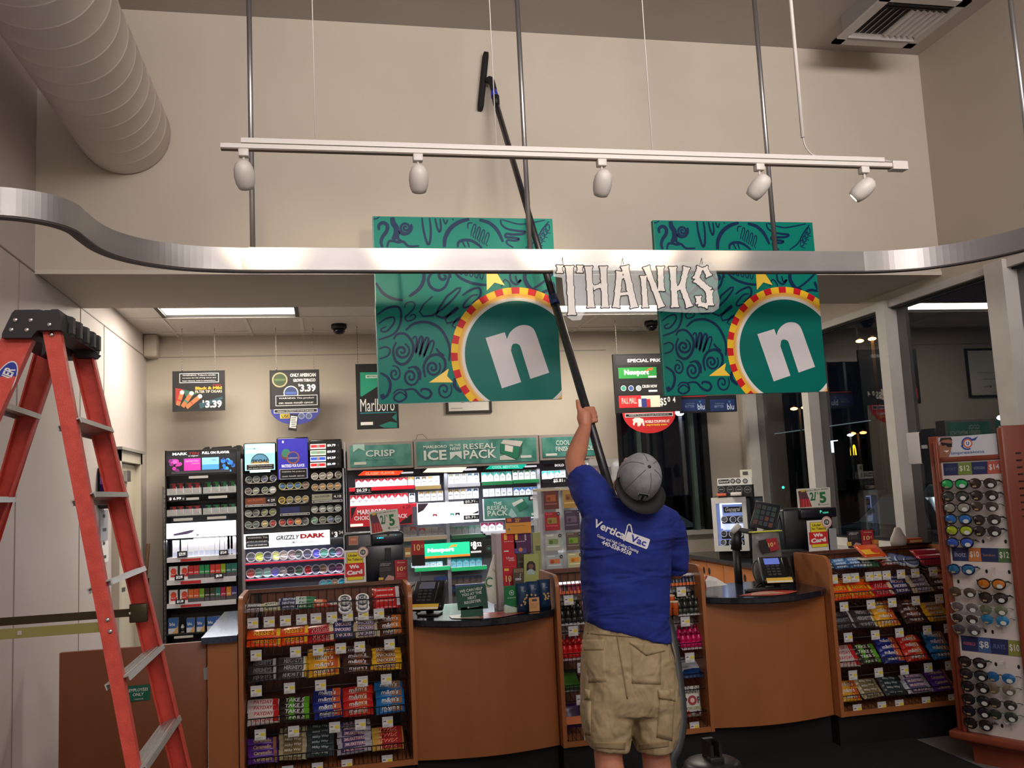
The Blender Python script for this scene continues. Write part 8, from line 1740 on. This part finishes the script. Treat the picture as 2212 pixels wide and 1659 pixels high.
def car(loc, rz, col, label, sc=1):
    t = thing('parked_car', label, 'car', loc, rz); b = MB(mat(*col, rough=.2, coat=.6))
    S1_ = [(-2.2, .35), (-2.25, .6), (-2.1, .85), (-1.3, .95), (-.75, 1.35), (.55, 1.38), (1.2, .98), (2.05, .85), (2.25, .6), (2.2, .35)]
    rings = []
    for y, k, ht in ((-.88, .97, .8), (-.9, 1, .95), (-.62, 1, 1), (.62, 1, 1), (.9, 1, .95), (.88, .97, .8)):
        rings.append([(x*k, y*(1 if z < .96 or abs(y) < .7 else .8), z if z < .96 or abs(y) < .7 else .96) for x, z in S1_])
    b.loft(rings, smooth=False); b.build('car_body', t)
    g = MB(mat(120, 135, 140, rough=.05, metal=.3)); 
    for s in (-1, 1): g.quad((-1.2, s*.80, .97), (1.1, s*.80, .97), (.5, s*.66, 1.34), (-.7, s*.66, 1.34))
    g.quad((.58, -.6, 1.37), (.58, .6, 1.37), (1.22, .7, .98), (1.22, -.7, .98)); g.quad((-.78, -.6, 1.35), (-.78, .6, 1.35), (-1.32, .7, .97), (-1.32, -.7, .97)); g.build('windows', t)
    for x in (-1.4, 1.4):
        for s in (-1, 1): w_ = MB(mat(16, 16, 18)); w_.T = Matrix.Translation((x, s*.84, .32)) @ Matrix.Rotation(pi/2, 4, 'X'); w_.lathe([(0, -.1), (.3, -.1), (.32, 0), (.3, .1), (0, .1)], 16); w_.build('wheel', t)
    return t
car((8.6, 11.4, -.15), rad(80), (60, 66, 68), 'dark grey car parked outside the right window')
car((4.6, 14.2, -.15), rad(25), (20, 22, 24), 'black car parked outside the back window')
car((13.5, 17.0, -.15), rad(75), (170, 176, 176), 'pale car parked farther off outside the windows')
car((11.0, 8.6, -.15), rad(85), (48, 60, 54), 'dark green car outside the window beside the sunglasses stand')
# shrub by the window
random.seed(11); mb = MB(mat(30, 46, 28)); c = Vector((5.0, 10.6, 0))
for i in range(700):
    a, r = random.uniform(0, 2*pi), random.random()**.5; z = random.uniform(.2, 1.45); k = .55*(1-.4*z/1.5); p = c+Vector((k*r*cos(a), k*r*sin(a), z)); d1 = Vector((random.uniform(-1, 1), random.uniform(-1, 1), random.uniform(-.5, 1)))*.035; d2 = Vector((random.uniform(-1, 1), random.uniform(-1, 1), random.uniform(-1, 1)))*.018
    mb.quad(p-d2, p+d1*.5-d2*.2, p+d1, p+d2)
t = thing('shrub', 'small dark leafy shrub outside near the corner of the windows', 'shrub', (0, 0, 0)); mb.build('foliage', t); MB(mat(50, 40, 30)).tube([(c.x, c.y, -.15), (c.x, c.y, 1.0)], [.03, .015], 6).build('stem', t)
l = area('parking_light', (12, 12, 7), 1.5, 1.5, 160, (.85, .95, 1)); area('parking_light', (5.5, 15, 7), 1.5, 1.5, 120, (.85, .95, 1))
